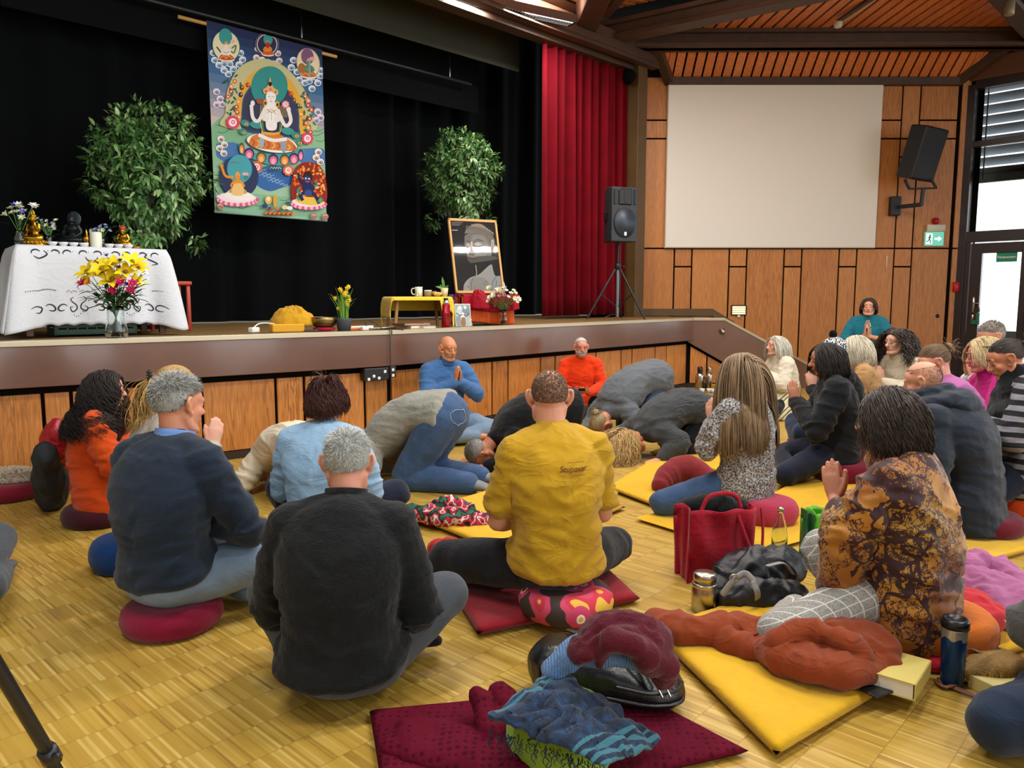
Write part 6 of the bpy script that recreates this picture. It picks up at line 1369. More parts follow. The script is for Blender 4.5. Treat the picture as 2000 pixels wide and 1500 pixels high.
def hair(P,J,style,c1,c2,seed=1,n=2600,length=.035,name='hair',rough=.5,**kw):
 c,M=J['head'],J['HM'];mt=hairmat('hair_%s_%s'%(c1.strip('#'),c2.strip('#')),c1,c2,rough);b=Buf();Mi=M
 body=[(J['chest']+np.array([0,-.005,0]),np.array([.20,.155,.22])*kw.get('bodyk',1.0),np.eye(3)),(J['upper']+np.array([0,0,.0]),np.array([.225,.125,.085])*kw.get('bodyk',1.0),np.eye(3))]if J['floor']==0 else[]
 if style in('short','buzz'):
  hl=kw.get('hairline',(.62,.35,-.05,-.62));p,nn,d,r_=scalp(n,seed,c,M,hl,1.0,kw.get('keep'))
  cw=nrm(np.array(kw.get('whorl',(.08,-.5,.86))));fl=d-cw;fl-=d*(fl*d).sum(1)[:,None];fl/=np.linalg.norm(fl,axis=1)[:,None]+.15;fl=fl@M.T+r_.normal(size=fl.shape)*kw.get('mess',.28)
  L=length*r_.uniform(.65,1.15,len(p))*np.interp(d[:,2],[-.6,-.1,.5],[kw.get('nape',.45),.75,1.0])*(1-.45*np.abs(d[:,0])*(d[:,2]<.55))
  strands(p-nn*.002,nn*kw.get('lift',.42)+fl*.85,L,4,None,.25,head_cols(c,M,1.0,False),.86,kw.get('radius',.0013),b,.3,r_=r_,wide=r_.uniform(.7,1.3,len(p)))
  if style=='short':b.merge(cap(P,c,M,None,hl,1.012,min(length,.05)*.16))
 elif style in('long','bob','curly'):
  hl=kw.get('hairline',(.60,.32,-.12,-.55));p,nn,d,r_=scalp(n,seed,c,M,hl,1.02,kw.get('keep'))
  side=np.sign(d[:,0]+kw.get('part',0.0)+1e-6);cw=nrm(np.array((.05,-.45,.89)));f0=(d-cw*(d@cw)[:,None])@M.T*1.2 if kw.get('crown')else np.c_[side*(.9-.2*np.abs(d[:,0])),-.35-.5*(d[:,1]<-.2)+0*side,.05-.6*np.abs(d[:,0])]@M.T
  L=length*r_.uniform(.86,1.06,len(p))*np.interp(d[:,2],[-.6,.2,1],[.72,.9,1.12])
  cols=head_cols(c,M,1.0+kw.get('puff',.10))+(body if style!='bob' else[])
  bd=None
  if style=='bob':bd=lambda q,t:(-(q-c-np.array([0,-.02,-.1]))*np.array([1,1,0])*kw.get('inward',2.2)*max(0,t-.55))
  fw=kw.get('flow');strands(p,nn*.5+f0*.9,L,kw.get('seg',14),(lambda q,t:fw(q,t))if fw else None,kw.get('grav',1.0),cols,kw.get('stiff',.78),kw.get('radius',.0026),b,.3,kw.get('curl',.006),kw.get('cfreq',1.2),r_,r_.uniform(.6,1.35,len(p)),bd)
  b.merge(cap(P,c,M,None,hl,1.05+kw.get('puff',.10)*.5))
 elif style in('tail','up'):
  hl=kw.get('hairline',(.60,.32,-.05,-.6));p,nn,d,r_=scalp(n,seed,c,M,hl,1.015);tie=c+M@np.array(kw.get('tie',(0,-.115,.03)))
  v=tie-p;ds=np.linalg.norm(v,axis=1);strands(p,v+nn*ds[:,None]*.55,ds*1.12,8,lambda q,t:(tie-q)/(np.linalg.norm(tie-q,axis=1)[:,None]+.02)*1.6,0.0,head_cols(c,M,1.035,False),.55,kw.get('radius',.0024),b,.7,.0015,1,r_,r_.uniform(.6,1.3,len(p)));b.merge(cap(P,c,M,None,hl,1.045))
  if style=='tail':
   m=kw.get('m',420);pt=tie+r_.normal(size=(m,3))*.008;dr=np.tile(M@np.array(kw.get('taildir',(0,-1.,.1))),(m,1))+r_.normal(size=(m,3))*.32
   strands(pt,dr,kw.get('taillen',.22)*r_.uniform(.75,1.1,m),14,None,1.0,head_cols(c,M,1.12,False)+body,.80,.0026,b,.25,kw.get('curl',.008),1.6,r_,r_.uniform(.6,1.3,m));b.ell(tie,.02)
  else:
   q0=tie+M@np.array([0,-.012,0]);th=np.linspace(0,13,40);e1_,e2_,e3_=M[:,0],M[:,2],M[:,1];rb=kw.get('bun',.032)
   b.tube([q0+(e1_*math.cos(t)+e2_*math.sin(t))*rb*(.95-.045*t)*(.55+.45*(t<20))-e3_*.0016*t for t in th],[.013]*40,8)
   m=160;pt=q0+r_.normal(size=(m,3))*rb*.6;strands(pt,r_.normal(size=(m,3))+(pt-q0)*30,.045,5,None,.6,[],.8,.0016,b,.2,.004,1.5,r_)
 o=obj(name,b,mt,P,recalc=False);return o
def stubble(P,J,col,n=1400,ln=.006,seed=5,name='beard',r=.0011):
 """short beard on chin, jaw and upper lip"""
 c,M=J['head'],J['HM'];r_=np.random.default_rng(seed);d=r_.normal(size=(n*8,3));d/=np.linalg.norm(d,axis=1)[:,None];q=d*np.array([.062,.061,.085])+np.array([0,.031,-.031])
 m=(q[:,1]>.0)&(((q[:,2]<-.060))|((q[:,2]<-.042)&(np.abs(q[:,0])>.03))|((q[:,2]<-.046)&(q[:,1]>.07)))&~((q[:,2]>-.074)&(q[:,2]<-.056)&(np.abs(q[:,0])<.02));q,d=q[m][:n],d[m][:n]
 b=Buf();push=np.where(q[:,2]<-.085,.004,.002)[:,None];strands(c+(q+d*push+np.c_[np.zeros(len(q)),np.where((q[:,2]<-.06)&(np.abs(q[:,0])<.03),.014,.0),np.zeros(len(q))])@M.T,(d+np.array([0,.2,-.8]))@M.T,ln,2,None,.3,[],.9,r,b,.3,r_=r_);return obj(name,b,hairmat('beard_'+col.strip('#'),col,col),P,recalc=False)
def at(px,py,z=0.0):return on_z(px,py,z)
def atd(px,d):return np.array([(px-1000)/FPX*d,d,0.0])
M_navyknit=cloth('navy_fine_knit','#1d2836',.1,500,.2)
M_fleece=cloth('black_fleece','#151617',.25,160,.5,fuzz=.1,crease=.5)
M_jeans1=cloth('light_jeans','#74899f',.16,380,.3);M_jeans2=cloth('blue_jeans','#3b5274',.2,380,.3);M_jeans3=cloth('dark_jeans','#202c40',.18,380,.25)
M_grey_tr=cloth('grey_outdoor_trousers','#484c51',.12,300,.2);M_blackt=cloth('black_trousers','#141519',.15,300,.2);M_navyt=cloth('navy_trousers','#1a2030',.12,300,.2)
M_greysock=cloth('grey_ribbed_sock','#5b6068',.15,260,.4,rib=60);M_whitesock=cloth('pale_sock','#c9bfae',.1,260,.3)
PEOPLE={}
def person(key,label,pos,facing,J,**S):PEOPLE[key]=(make_person(label,pos,facing,J,S),J);return PEOPLE[key]
J=seated(seat=.03,lean=7,slouch=1.5,hpitch=14,arms='lap',w=1.03,elbow=(.245,0,0),knee=(.33,.27,.25))
P,J=person('fleece','man with short white hair in black fleece jacket sitting on the bare floor',at(672,1354),(0,1),J,s=.945,girth=1.06,depth=1.12,top=M_fleece,topname='fleece_jacket',bulk=.024,hem=.115,hemr=(.20,.168),trousers=M_grey_tr,skin='#d29a82',fold=.017,seed=3,collarband=M_fleece,collarh=.045,collarr=.074,fine=.007,sleevebulk=.028,arm=1.1,socks=M_blackt,hipw=1.16,topmin=.10)
hair(P,J,'short','#84847f','#dedeD9'.lower(),31,5600,.032,back=.2,nape=.5,mess=.45,radius=.0013,hairline=(.62,.42,.12,-.60))
J=seated(seat=.112,lean=3,slouch=1.2,hand=(-.17,.17,.27),hyaw=-18,hpitch=6,arms='prayer',w=1.0,knee=(.34,.32,.24),elbow=(.27,.12,.22))
P,J=person('navy','grey haired man in navy sweater and light jeans praying on a maroon round cushion',at(338,1222),(.28,.96),J,s=1.0,girth=1.0,depth=1.05,top=M_navyknit,topname='sweater',bulk=.018,hem=.122,hemr=(.180,.150),trousers=M_jeans1,skin='#cf9273',fold=.016,seed=5,collarband=cloth('collar_blue_band','#5f7fb4'),collarh=.030,collarr=.074,collarz=.004,fine=.007,socks=M_blackt,topmin=.17,face=True,brow='#7a746c')
hair(P,J,'short','#5d5a54','#c9c8c2',32,6000,.036,back=.55,nape=.4,mess=.35,radius=.0013,hairline=(.62,.42,.12,-.58))
J=seated(seat=.14,lean=3,slouch=1.0,hpitch=6,hyaw=-14,arms='lap',w=.98,elbow=(.235,0,0),knee=(.39,.32,.17))
P,J=person('yellow','man with shaved head in yellow lettered T-shirt on a flowered cushion, seen from behind',at(1084,1203),(-.26,.97),J,s=.985,girth=1.0,depth=1.08,top=cloth('yellow_tshirt','#b98f1c',.08,500,.3,crease=2.2),topname='tshirt',sleeve=.42,bulk=.016,sleevebulk=.002,hem=.095,hemr=(.192,.168),trousers=cloth('black_cotton_trousers','#16171a',.2,300,.35),skin='#d29c80',fold=.020,seed=8,fine=.006,socks=M_greysock,topmin=.15,arm=1.08,neckr=.06,tbulk=.022,legk=1.0)
hair(P,J,'buzz','#4c3a2c','#7c6650',33,7000,.007,back=.3,nape=.6,mess=.3,radius=.0008,hairline=(.60,.40,.10,-.52),keep=lambda d,r_:r_.random(len(d))>.78*np.exp(-((d[:,2]-.85)**2+(d[:,1]+.25)**2)/.16),name='stubble_hair')
tsv=np.array([v.co for v in next(c for c in P.children if c.name.startswith('tshirt')).data.vertices]);tsv=tsv[tsv[:,1]<.0]
TS=text_mesh('shirt_lettering','Stupavar',.05,plain('rust_print','#8f4a1c',.7),P,np.stack([X_,np.array([0,0,1]),np.array([0,-1,0])],1),(.02,0,.655),.0006,.0002,.25,width=.115)
def onshirt(me,lift):
 for v in me.vertices:
  d=(tsv[:,0]-v.co.x)**2+(tsv[:,2]-v.co.z)**2;k=np.argsort(d)[:6];w=1/(d[k]+1e-6);v.co.y=float((tsv[k,1]*w).sum()/w.sum())-lift
onshirt(TS.data,.006)
b=Buf()
for x,z,l_ in((.02,.632,.1),(.035,.679,.07)):b.grid(lambda u,v:(x+(u-.5)*l_,0,z+(v-.5)*.0022),14,1)
o=obj('shirt_lettering_lines',b,MATS['rust_print'],P,recalc=False);onshirt(o.data,.006)
J=seated(seat=.10,lean=4,slouch=1.3,hpitch=8,arms='lap',w=1.02,knee=(.35,.24,.32))
P,J=person('lightblue','woman with short red brown hair in light blue sweater seen from behind',at(634,1088),(.12,1),J,s=.90,girth=1.02,fem=True,top=cloth('light_blue_fleece','#8fb0cc',.08,200,.35),bulk=.022,hem=-.06,trousers=M_navyt,skin='#d8a58c',fold=.013,seed=11,fine=.009)
hair(P,J,'bob','#1f0f0d','#5d2c20',34,2600,.12,crown=True,radius=.0022,puff=.06,stiff=.8,inward=.3,curl=.006,cfreq=1.6,hairline=(.62,.42,-.15,-.66))
J=seated(seat=.13,lean=2,hyaw=-8,hpitch=4,arms='prayer',legs='kneel',w=.98,hand=(0,.25,.40))
P,J=person('orange','woman with long dark curls in an orange shirt praying on a maroon cushion',at(200,1018),(.93,.37),J,s=.865,girth=1.0,fem=True,top=cloth('burnt_orange_shirt','#c4460e',.1,420,.3),topname='shirt',bulk=.026,hem=-.085,hemr=(.195,.17),trousers=M_blackt,skin='#d49a80',fold=.020,seed=13,fine=.006,face=True,brow='#2a1c16',glasses='#1a1a1c',topmin=.05)
hair(P,J,'curly','#120d0b','#33261f',35,1700,.48,curl=.026,cfreq=4.2,radius=.0034,puff=.14,stiff=.76,seg=28,bodyk=1.12)
J=seated(seat=.17,lean=4,hyaw=-5,hpitch=6,arms='prayer',w=.98,knee=(.36,.3,.17))
P,J=person('ponytail','blonde woman with clipped ponytail in grey knit half hidden behind the navy sweater man',at(322,1108),(.85,.5),J,s=.93,fem=True,top=cloth('pale_grey_knit','#b0a79a',.12,160,.5,rib=30),bulk=.022,hem=-.05,trousers=M_grey_tr,skin='#dcaa90',seed=15,fine=.008)
hair(P,J,'tail','#7a5a30','#d2ab62',36,1500,tie=(.0,-.108,.045),taillen=.30,taildir=(0,-.35,-.6),curl=.008)
q=J['head']+J['HM']@np.array([0,-.118,.045]);b=Buf()
for k in range(5):
 for sg_ in(-1,1):b.tube([q+(sg_*.012,-.006,.03-.015*k),q+(sg_*.02,-.02,.03-.015*k),q+(sg_*.006,-.026,.03-.015*k)],[.005,.005,.003],6,smooth=3)
b.tube([q+(0,-.014,.035),q+(0,-.014,-.035)],[.007,.007],8);obj('hair_claw',b,plain('black_plastic','#101012',.3),P)
def bow(*a,**S):return person(*a,**S)
J=bowing(hip=.30,hy=-.12,sh=(.34,.22),head=(.47,.12),hump=.10,arm='fold')
P,J=bow('cream_bow','person in cream sweater bowing low beside the light blue sweater woman',at(588,968),(-.72,.69),J,s=.95,top=cloth('cream_sweater','#d8cbb0',.06,300,.3),bulk=.022,hem=-.03,trousers=M_blackt,skin='#d8a58c',seed=17,fold=.014,fine=.010,socks=M_blackt)
hair(P,J,'short','#3a2a1e','#6a4c34',37,1500,.05,radius=.002)
J=bowing(hip=.50,hy=-.14,sh=(.36,.27),head=(.50,.13),hump=.09,arm='fold',shin=-.38)
P,J=bow('grey_bow','person in grey sweater and blue jeans bowing, jeans pocket towards the viewer',at(835,948),(-.95,.31),J,s=1.0,girth=1.08,top=cloth('grey_marl_sweater','#8d8c82',.14,180,.5),bulk=.022,hem=.06,hemr=(.175,.135),trousers=M_jeans2,skin='#d8a58c',seed=19,fold=.013,tfold=.014,fine=.009,tbulk=.024,legk=1.12)
hair(P,J,'short','#8a8378','#cfc8bc',38,1600,.05,radius=.002)
sh=Buf()
for sd in 'RL':add_foot(sh,J['an'+sd],J['to'+sd],1.12)
skinobj('sneakers',sh,plain('grey_sneaker','#6f7175',.6,var=.3,vscale=30),P,.009,3)
bl=Buf();bl.tube([J['pel']*.82+J['waist']*.18+np.array([.19*math.cos(a),0,0])+nrm(np.cross(J['waist']-J['pel'],X_))*.145*math.sin(a)for a in np.linspace(0,2*PI,40)],[[.016,.004]]*40,8,round_=False,side=J['waist']-J['pel']);obj('belt',bl,plain('brown_leather','#7a4a2a',.5),P)
tv=next(c for c in P.children if c.name.startswith('trousers')).data;co_=np.array([v.co for v in tv.vertices]);no_=np.array([v.normal for v in tv.vertices])
def onjeans(q,dirn):d=((co_-q)**2).sum(1)-.02*(no_@dirn);k=int(np.argmin(d));return co_[k]+no_[k]*.003
pk=Buf();out_=nrm(np.array([-.5,-.8,.3]));c_=J['pel']+np.array([-.10,-.15,-.02]);ax1,ax2=nrm(np.array([.85,-.5,.0])),nrm(np.array([.0,-.35,-1.]))
loop=[c_+ax1*a*.065+ax2*e*.075 for a,e in((-1,-1),(1,-1),(1,.5),(0,1.1),(-1,.5),(-1,-1))];loop=smoothline(np.array(loop),6);pk.tube([onjeans(q,out_)for q in loop],[.0026]*len(loop),6,round_=False);obj('pocket_seam',pk,plain('pale_seam','#8b98a8',.8),P)
J=bowing(hip=.42,hy=-.10,sh=(.36,.26),head=(.56,.115),hump=.08,arm='fold',hyaw=0,shin=-.26)
P,J=bow('black_bow','man in black sweater bowing with his face to the floor beside the yellow mat',np.array([at(1070,903)[0],at(1070,903)[1],0]),(-.94,-.33),J,s=1.0,top=cloth('black_cotton','#101113',.2,300,.3),bulk=.022,hem=-.02,trousers=cloth('sand_chinos','#b5ab92',.08,300,.2),skin='#bd7f60',seed=21,fine=.008,face=True)
hair(P,J,'short','#4a4642','#98928a',39,3200,.018,radius=.0016,hairline=(.62,.42,.1,-.6))
J=bowing(hip=.48,hy=-.12,sh=(.40,.26),head=(.58,.125),hump=.08,arm='fold')
P,J=bow('grey_bun_bow','person in grey sweater with glasses and hair knot bowing before the stage stairs',np.array([1.26,7.45,0]),(-.74,-.67),J,s=1.02,girth=1.06,top=cloth('slate_sweatshirt','#5d6266',.08,260,.3),bulk=.028,hem=-.02,trousers=M_jeans2,skin='#cf8f72',seed=23,fine=.008,fold=.018,face=True,glasses='#17171a')
hair(P,J,'up','#6d5a40','#b79e74',40,1500,tie=(0,-.105,.04),bun=.022)
J=bowing(hip=.33,hy=-.14,sh=(.40,.24),head=(.57,.12),hump=.10,arm='out')
J['elL']=np.array([-.30,.30,.16]);J['wrL']=np.array([-.27,.46,.045])
P,J=bow('charcoal_bow','blonde woman in charcoal knit bowing, one hand flat on the yellow mat',np.array([1.47,6.33,0]),(-.91,-.42),J,s=1.0,top=cloth('charcoal_rib_knit','#3d4042',.2,160,.5,rib=28),bulk=.026,hem=-.05,hemr=(.2,.17),trousers=M_blackt,skin='#d08f72',seed=25,fine=.006,fold=.016,socks=M_blackt)
c_,M__=J['head'],J['HM'];hair(P,J,'long','#8a6632','#dcb878',41,1500,.36,curl=.016,cfreq=2.2,radius=.0034,puff=.15,stiff=.72,flow=lambda q,t:np.tile(np.array([0.0,.5,0.0]),(len(q),1))+(q-c_)*2.5)
J=seated(seat=.12,lean=-2,slouch=.6,hyaw=6,hpitch=8,arms='prayer',w=1.05,elbow=(.25,.12,.26),knee=(.36,.32,.12),hand=(0,.24,.39))
P,J=person('bald','bald man in blue fleece praying with closed eyes against the stage front',atd(872,6.95),(.50,-.87),J,s=.945,top=cloth('mid_blue_fleece','#3f6695',.1,200,.35),topname='fleece_jacket',bulk=.022,hem=-.05,trousers=M_jeans1,skin='#c98a62',seed=27,fold=.015,fine=.0055,face=True,brow='#8a7a68',nose=1.12,collarband=cloth('collar_fleece_blue','#355a88'),collarh=.05,collarr=.072,jaw=1.0)
hair(P,J,'buzz','#6e5e50','#8f8274',42,900,.005,radius=.0008,hairline=(1.2,1.2,.05,-.5),keep=lambda d,r_:d[:,2]<.18,name='stubble_hair');stubble(P,J,'#a99a8c',500,.004)
J=seated(seat=.07,lean=0,slouch=.8,hyaw=10,hpitch=2,arms='hold',w=1.08,knee=(.36,.30,.10))
P,J=person('redorange','bearded man with glasses in orange red sweater sitting against the stage front',atd(1135,8.45),(-.06,-1),J,s=.90,girth=1.05,top=cloth('signal_orange_sweater','#dd3a0c',.08,400,.25),bulk=.018,hem=-.04,trousers=cloth('dark_green_trousers','#23282a',.1,300,.2),skin='#cf9078',seed=29,fold=.014,fine=.0055,face=True,eyes='open',brow='#a59c92',glasses='#2b2b2e')
hair(P,J,'short','#b0aaa2','#e2ded8',43,2600,.010,radius=.0013,hairline=(.72,.5,.12,-.6));stubble(P,J,'#d8d2c8',1500,.012,r=.0014)
hp_=(J['wrR']+J['wrL'])/2+np.array([0,.07,.035]);tp_=P.matrix_basis.copy();bpy.context.view_layer.update()
w_=np.array(P.matrix_world@Vector(hp_));ph=thing('smartphone','black smartphone held by the bearded man in orange red','phone',w_,P.rotation_euler.z);b=Buf();b.box((0,0,0),(.075,.15,.009),rotx(.5),.003);obj('phone_case',b,plain('phone_black','#0c0c0e',.3),ph,smooth=False);b=Buf();b.box(rotx(.5)@np.array([0,0,.005]),(.068,.14,.001),rotx(.5),0);obj('phone_screen',b,plain('phone_glass','#15171c',.08),ph,smooth=False)
J=seated(seat=.16,lean=2,slouch=.5,hyaw=14,hpitch=4,arms='prayer',w=.98,knee=(.38,.33,.11),hand=(0,.23,.38))
P,J=person('longhair','woman with long light brown hair in speckled grey cardigan praying on a pink cushion',at(1452,1018),(-.62,.78),J,s=.935,fem=True,top=None,trousers=M_jeans2,skin='#dba58c',seed=31,fine=.0065)
M_speck=NT('speckled_knit');v_=M_speck.coord();M_speck.col(M_speck.ramp(M_speck.noise(v_,95,3,.7),[(.40,lin('#3a3438')),(.50,lin('#7f7b7a')),(.60,lin('#bdb9b4'))]));M_speck.set(rough=.9,spec=.1);M_speck.bump(M_speck.noise(v_,120,3),.3,.004)
def top_for(P,J,mat_,name,**g):
 t=Buf();k=g.get('girth',1.0);bulk=g.get('bulk',.02);ax=nrm(J['pel']-J['waist']);hem=(J['pel']+ax*(.08-g.get('hem',-.05)),(g.get('hemr',(.185,.15))[0]*k+bulk*.6,g.get('hemr',(.185,.15))[1]*k+bulk*.6));torso_pieces(t,J,k,hem,bulk)
 for sd in 'RL':
  sh,el,wr=J['sh'+sd],J['el'+sd],J['wr'+sd];fb=g.get('sleevebulk',bulk);end=el+(wr-el)*g.get('cuff',.95);t.tube([sh,sh*.5+el*.5,el],np.array([.058,.054,.047])*k+fb,14,smooth=3);t.tube([el,el*.6+end*.4,end],np.array([.047*k+fb,.045*k+fb,.031*k+fb*.8]),14,smooth=3)
 fd=folds(J,g.get('fold',.014),g.get('seed',1))
 def dsp(v,n):v=fd(v,n);v[:,2]=np.maximum(v[:,2],g.get('topmin',.02));return v
 return skinobj(name,t,mat_,P,.011,5,dsp)
top_for(P,J,M_speck.m,'cardigan',bulk=.020,hem=-.045,seed=31,topmin=.12)
hair(P,J,'long','#4f3d2c','#a98a64',44,2400,.60,curl=.004,radius=.0032,puff=.10,seg=18,stiff=.72)
J=seated(seat=.16,lean=4,slouch=.7,hyaw=10,hpitch=8,arms='prayer',w=1.08,knee=(.38,.36,.11),hand=(0,.27,.40),elbow=(.25,.14,.22))
P,J=person('darkhair','bearded man with shoulder length dark hair in black sweatshirt praying on a maroon cushion',atd(1640,5.35),(-.96,.28),J,s=.94,girth=1.04,top=cloth('black_sweatshirt','#17191c',.15,260,.3),topname='sweatshirt',bulk=.028,hem=-.06,trousers=M_navyt,skin='#b98263',seed=33,fold=.018,fine=.0055,face=True,brow='#1a1310',nose=1.15)
hair(P,J,'bob','#14100e','#3a302a',45,1700,.23,radius=.0032,puff=.06,inward=.5,keep=lambda d,r_:~((d[:,1]>.3)&(d[:,2]<.45)));stubble(P,J,'#3a2a20',1200,.007)
J=seated(seat=.16,lean=4,hpitch=6,arms='prayer',w=1.0,knee=(.28,.36,.26))
P,J=person('beanie','person in patterned pompom hat and blue jeans half hidden behind the black sweatshirt man',atd(1652,6.15),(-.97,.22),J,s=.93,top=cloth('black_cotton','#101113'),bulk=.024,trousers=M_jeans3,skin='#d8a58c',seed=35,fine=.010,socks=M_blackt)
c,M=J['head'],J['HM'];b=Buf();v=[]
for k,(z,r)in enumerate(((-.02,1.10),(.0,1.14),(.03,1.13),(.07,1.02),(.1,.78),(.118,.42),(.124,.05))):v.append([c+M@np.array([.0745*r*math.cos(a),-.014+.094*r*math.sin(a),.024+z*.86])for a in np.linspace(0,2*PI,29)[:-1]])
b.rings(np.array(v));mk=NT('patterned_knit');mk.col(mk.ramp(mk.noise(mk.coord(),70,1),[(.46,lin('#16161a')),(.5,lin('#d8d8d4'))],'CONSTANT'));mk.set(rough=.9);obj('knit_hat',b,mk.m,P);b=Buf();r_=np.random.default_rng(6);pp=c+M@np.array([0,-.014,.155]);d=r_.normal(size=(500,3));d/=np.linalg.norm(d,axis=1)[:,None];b.ell(pp,.024);strands(pp+d*.02,d,.016,2,None,.05,[],.95,.0022,b,.5);obj('pompom',b,plain('pompom_black','#101012',.9),P)
J=seated(seat=.11,lean=6,hyaw=4,hpitch=-4,arms='prayer',w=1.0,knee=(.34,.3,.13),hand=(0,.25,.42))
P,J=person('whitehair','white haired woman in cream sweater and striped blanket praying beside the stair board',atd(1532,8.3),(-.97,-.12),J,s=.89,girth=1.06,fem=True,top=cloth('ivory_knit','#d6cdb8',.06,200,.4),bulk=.028,hem=-.0,trousers=M_blackt,skin='#dbab90',seed=37,fine=.0065,face=True,brow='#8a8078')
hair(P,J,'long','#98907c','#e6e2d4',46,1200,.27,radius=.0036,curl=.006,puff=.1,keep=lambda d,r_:~((d[:,1]>.35)&(d[:,2]<.45)))
ms=NT('striped_blanket');v_=ms.coord();w_=ms.n('ShaderNodeTexWave',wave_type='BANDS',bands_direction='DIAGONAL');w_.inputs['Scale'].default_value=3.0;w_.inputs['Distortion'].default_value=.6;ms.l(v_,w_.inputs[0]);ms.col(ms.ramp(w_.outputs['Fac'],[(.0,lin('#d8cba0')),(.62,lin('#e2d9b8')),(.68,lin('#3a3d48')),(.86,lin('#3a3d48')),(.9,lin('#d8cba0'))]));ms.set(rough=.9)
t=Buf();t.tube([J['waist']+(0,.0,0),J['pel']+(0,.05,-.0),J['pel']+(0,.14,-.13)],[[.2,.17],[.27,.24],[.33,.34]],24,side=X_,smooth=3);fd=folds(J,.02,38);skinobj('lap_blanket',t,ms.m,P,.014,4,lambda v,n:np.c_[fd(v,n)[:,:2],np.maximum(fd(v,n)[:,2],.006)])
J=seated(seat=.15,lean=3,hyaw=0,hpitch=4,arms='prayer',w=1.0)
P,J=person('blond_bob','woman with pale blond bob in tan top half hidden behind the dark haired man',atd(1690,6.7),(-.93,.3),J,s=.93,fem=True,top=cloth('tan_knit','#b48a58',.1,220,.3),bulk=.022,trousers=M_jeans3,skin='#d8a58c',seed=39,fine=.009)
hair(P,J,'bob','#b5a88c','#ece4d0',47,1300,.27,radius=.0034,puff=.16,inward=1.6)
J=seated(seat=.46,lean=3,hyaw=0,hpitch=-2,arms='prayer',legs='chair',w=1.05,hand=(0,.25,.33),elbow=(.29,.12,.25))
P,J=person('teal','woman in teal cardigan praying on a chair at the back by the panelled wall',atd(1694,10.1),(-.46,-.89),J,s=.955,girth=1.08,fem=True,top=cloth('teal_cardigan','#1f6f80',.1,260,.3),topname='cardigan',bulk=.012,hem=-.03,cuff=.45,trousers=None,skin='#d6a284',seed=41,fine=.0065,face=True,brow='#2a1c16',socks=M_blackt)
mp=NT('floral_print');v_=mp.coord();mp.col(mp.ramp(mp.noise(v_,40,2,.7),[(.4,lin('#5a4438')),(.48,lin('#a89684')),(.56,lin('#7c5648')),(.62,lin('#c9bba8'))]));mp.set(rough=.9)
t=Buf();t.ell(J['pel']+(0,.01,-.01),(.2,.17,.12));t.tube([J['pel']+(0,.05,-.03),(J['knL']+J['knR'])/2+(0,.0,.0),(J['knL']+J['knR'])/2+(0,-.0,-.3)],[[.2,.13],[.22,.11],[.24,.1]],22,side=X_,smooth=4);fd=folds(J,.012,42);skinobj('skirt',t,mp.m,P,.013,4,fd)
t=Buf();t.tube([J['pel']+(0,.02,0),J['waist']+(0,.03,0),J['chest']+(0,.042,0),J['upper']*.7+J['neck']*.3+(0,.03,0)],[[.155,.142],[.125,.132],[.1,.125],[.05,.07]],20,side=X_,smooth=3);obj('blouse',t,mp.m,P)
hair(P,J,'bob','#1d1411','#4a3328',48,1300,.15,radius=.0034,puff=.10,inward=1.2,keep=lambda d,r_:~((d[:,1]>.3)&(d[:,2]<.5)))
chq=thing('chair','dark plain chair under the woman in the teal cardigan','chair',np.array(P.location),P.rotation_euler.z);b=Buf();b.box((0,.03,.385),(.42,.42,.035),None,.01);obj('seat',b,M_sb,chq)
b=Buf();b.box((0,-.21,.72),(.4,.025,.26),rotx(.1),.01);obj('backrest',b,M_sb,chq)
for a in(-1,1):
 for e,h in((-1,.8),(1,.37)):b=Buf();b.tube([(a*.19,.03+e*.2,.006),(a*.19,.03+e*.2-(.02 if e<0 else 0),h)],[.011,.011],8);obj('leg',b,M_sb,chq)
J=seated(seat=.22,lean=8,hyaw=4,hpitch=0,arms='prayer',w=.98,knee=(.26,.30,.30),hand=(0,.26,.36))
P,J=person('curly','woman with long dark curls and glasses in cream jacket praying by the wall',atd(1772,6.75),(-.93,-.30),J,s=.93,fem=True,top=cloth('cream_jacket','#cbbfa6',.08,240,.35),topname='jacket',bulk=.028,trousers=M_jeans3,skin='#d8a88c',seed=43,fine=.0065,face=True,brow='#1c1411',eyes='open',glasses='#6a5a4a',nose=1.15)
hair(P,J,'curly','#17100d','#5a4a40',49,1200,.36,curl=.018,cfreq=4,radius=.0042,puff=.22,keep=lambda d,r_:~((d[:,1]>.3)&(d[:,2]<.5)))
J=seated(seat=.17,lean=8,hyaw=8,hpitch=26,arms='prayer',w=1.06,knee=(.24,.27,.14))
P,J=person('mauve','woman in mauve T-shirt with pinned up brown hair bowing her head',atd(1882,4.85),(-.93,.28),J,s=.965,girth=1.12,fem=True,top=cloth('mauve_tshirt','#b0629c',.08,360,.25),topname='tshirt',bulk=.022,trousers=M_navyt,skin='#dc9f88',seed=45,fold=.014,fine=.0065,face=True,brow='#5a4434',cuff=.5)
hair(P,J,'up','#3a2a1e','#8a6c4c',50,1500,tie=(0,-.11,.04),bun=.034)
J=seated(seat=.30,lean=5,hyaw=0,hpitch=16,arms='prayer',legs='chair',w=1.05)
P,J=person('greyman','grey haired man in white shirt at the back beside the door',atd(1964,5.75),(-.97,-.06),J,s=.95,top=cloth('white_shirt','#cdd0d4',.05,300,.2),topname='shirt',bulk=.02,trousers=M_jeans3,skin='#cf9a7c',seed=47,fine=.0075,face=True,brow='#5a5048')
hair(P,J,'short','#6a645c','#b4aca0',51,2600,.03,radius=.0018,hairline=(.66,.45,.1,-.6))
J=seated(seat=.19,lean=4,hyaw=0,hpitch=10,arms='prayer',w=1.04,knee=(.24,.27,.15),hand=(0,.29,.32))
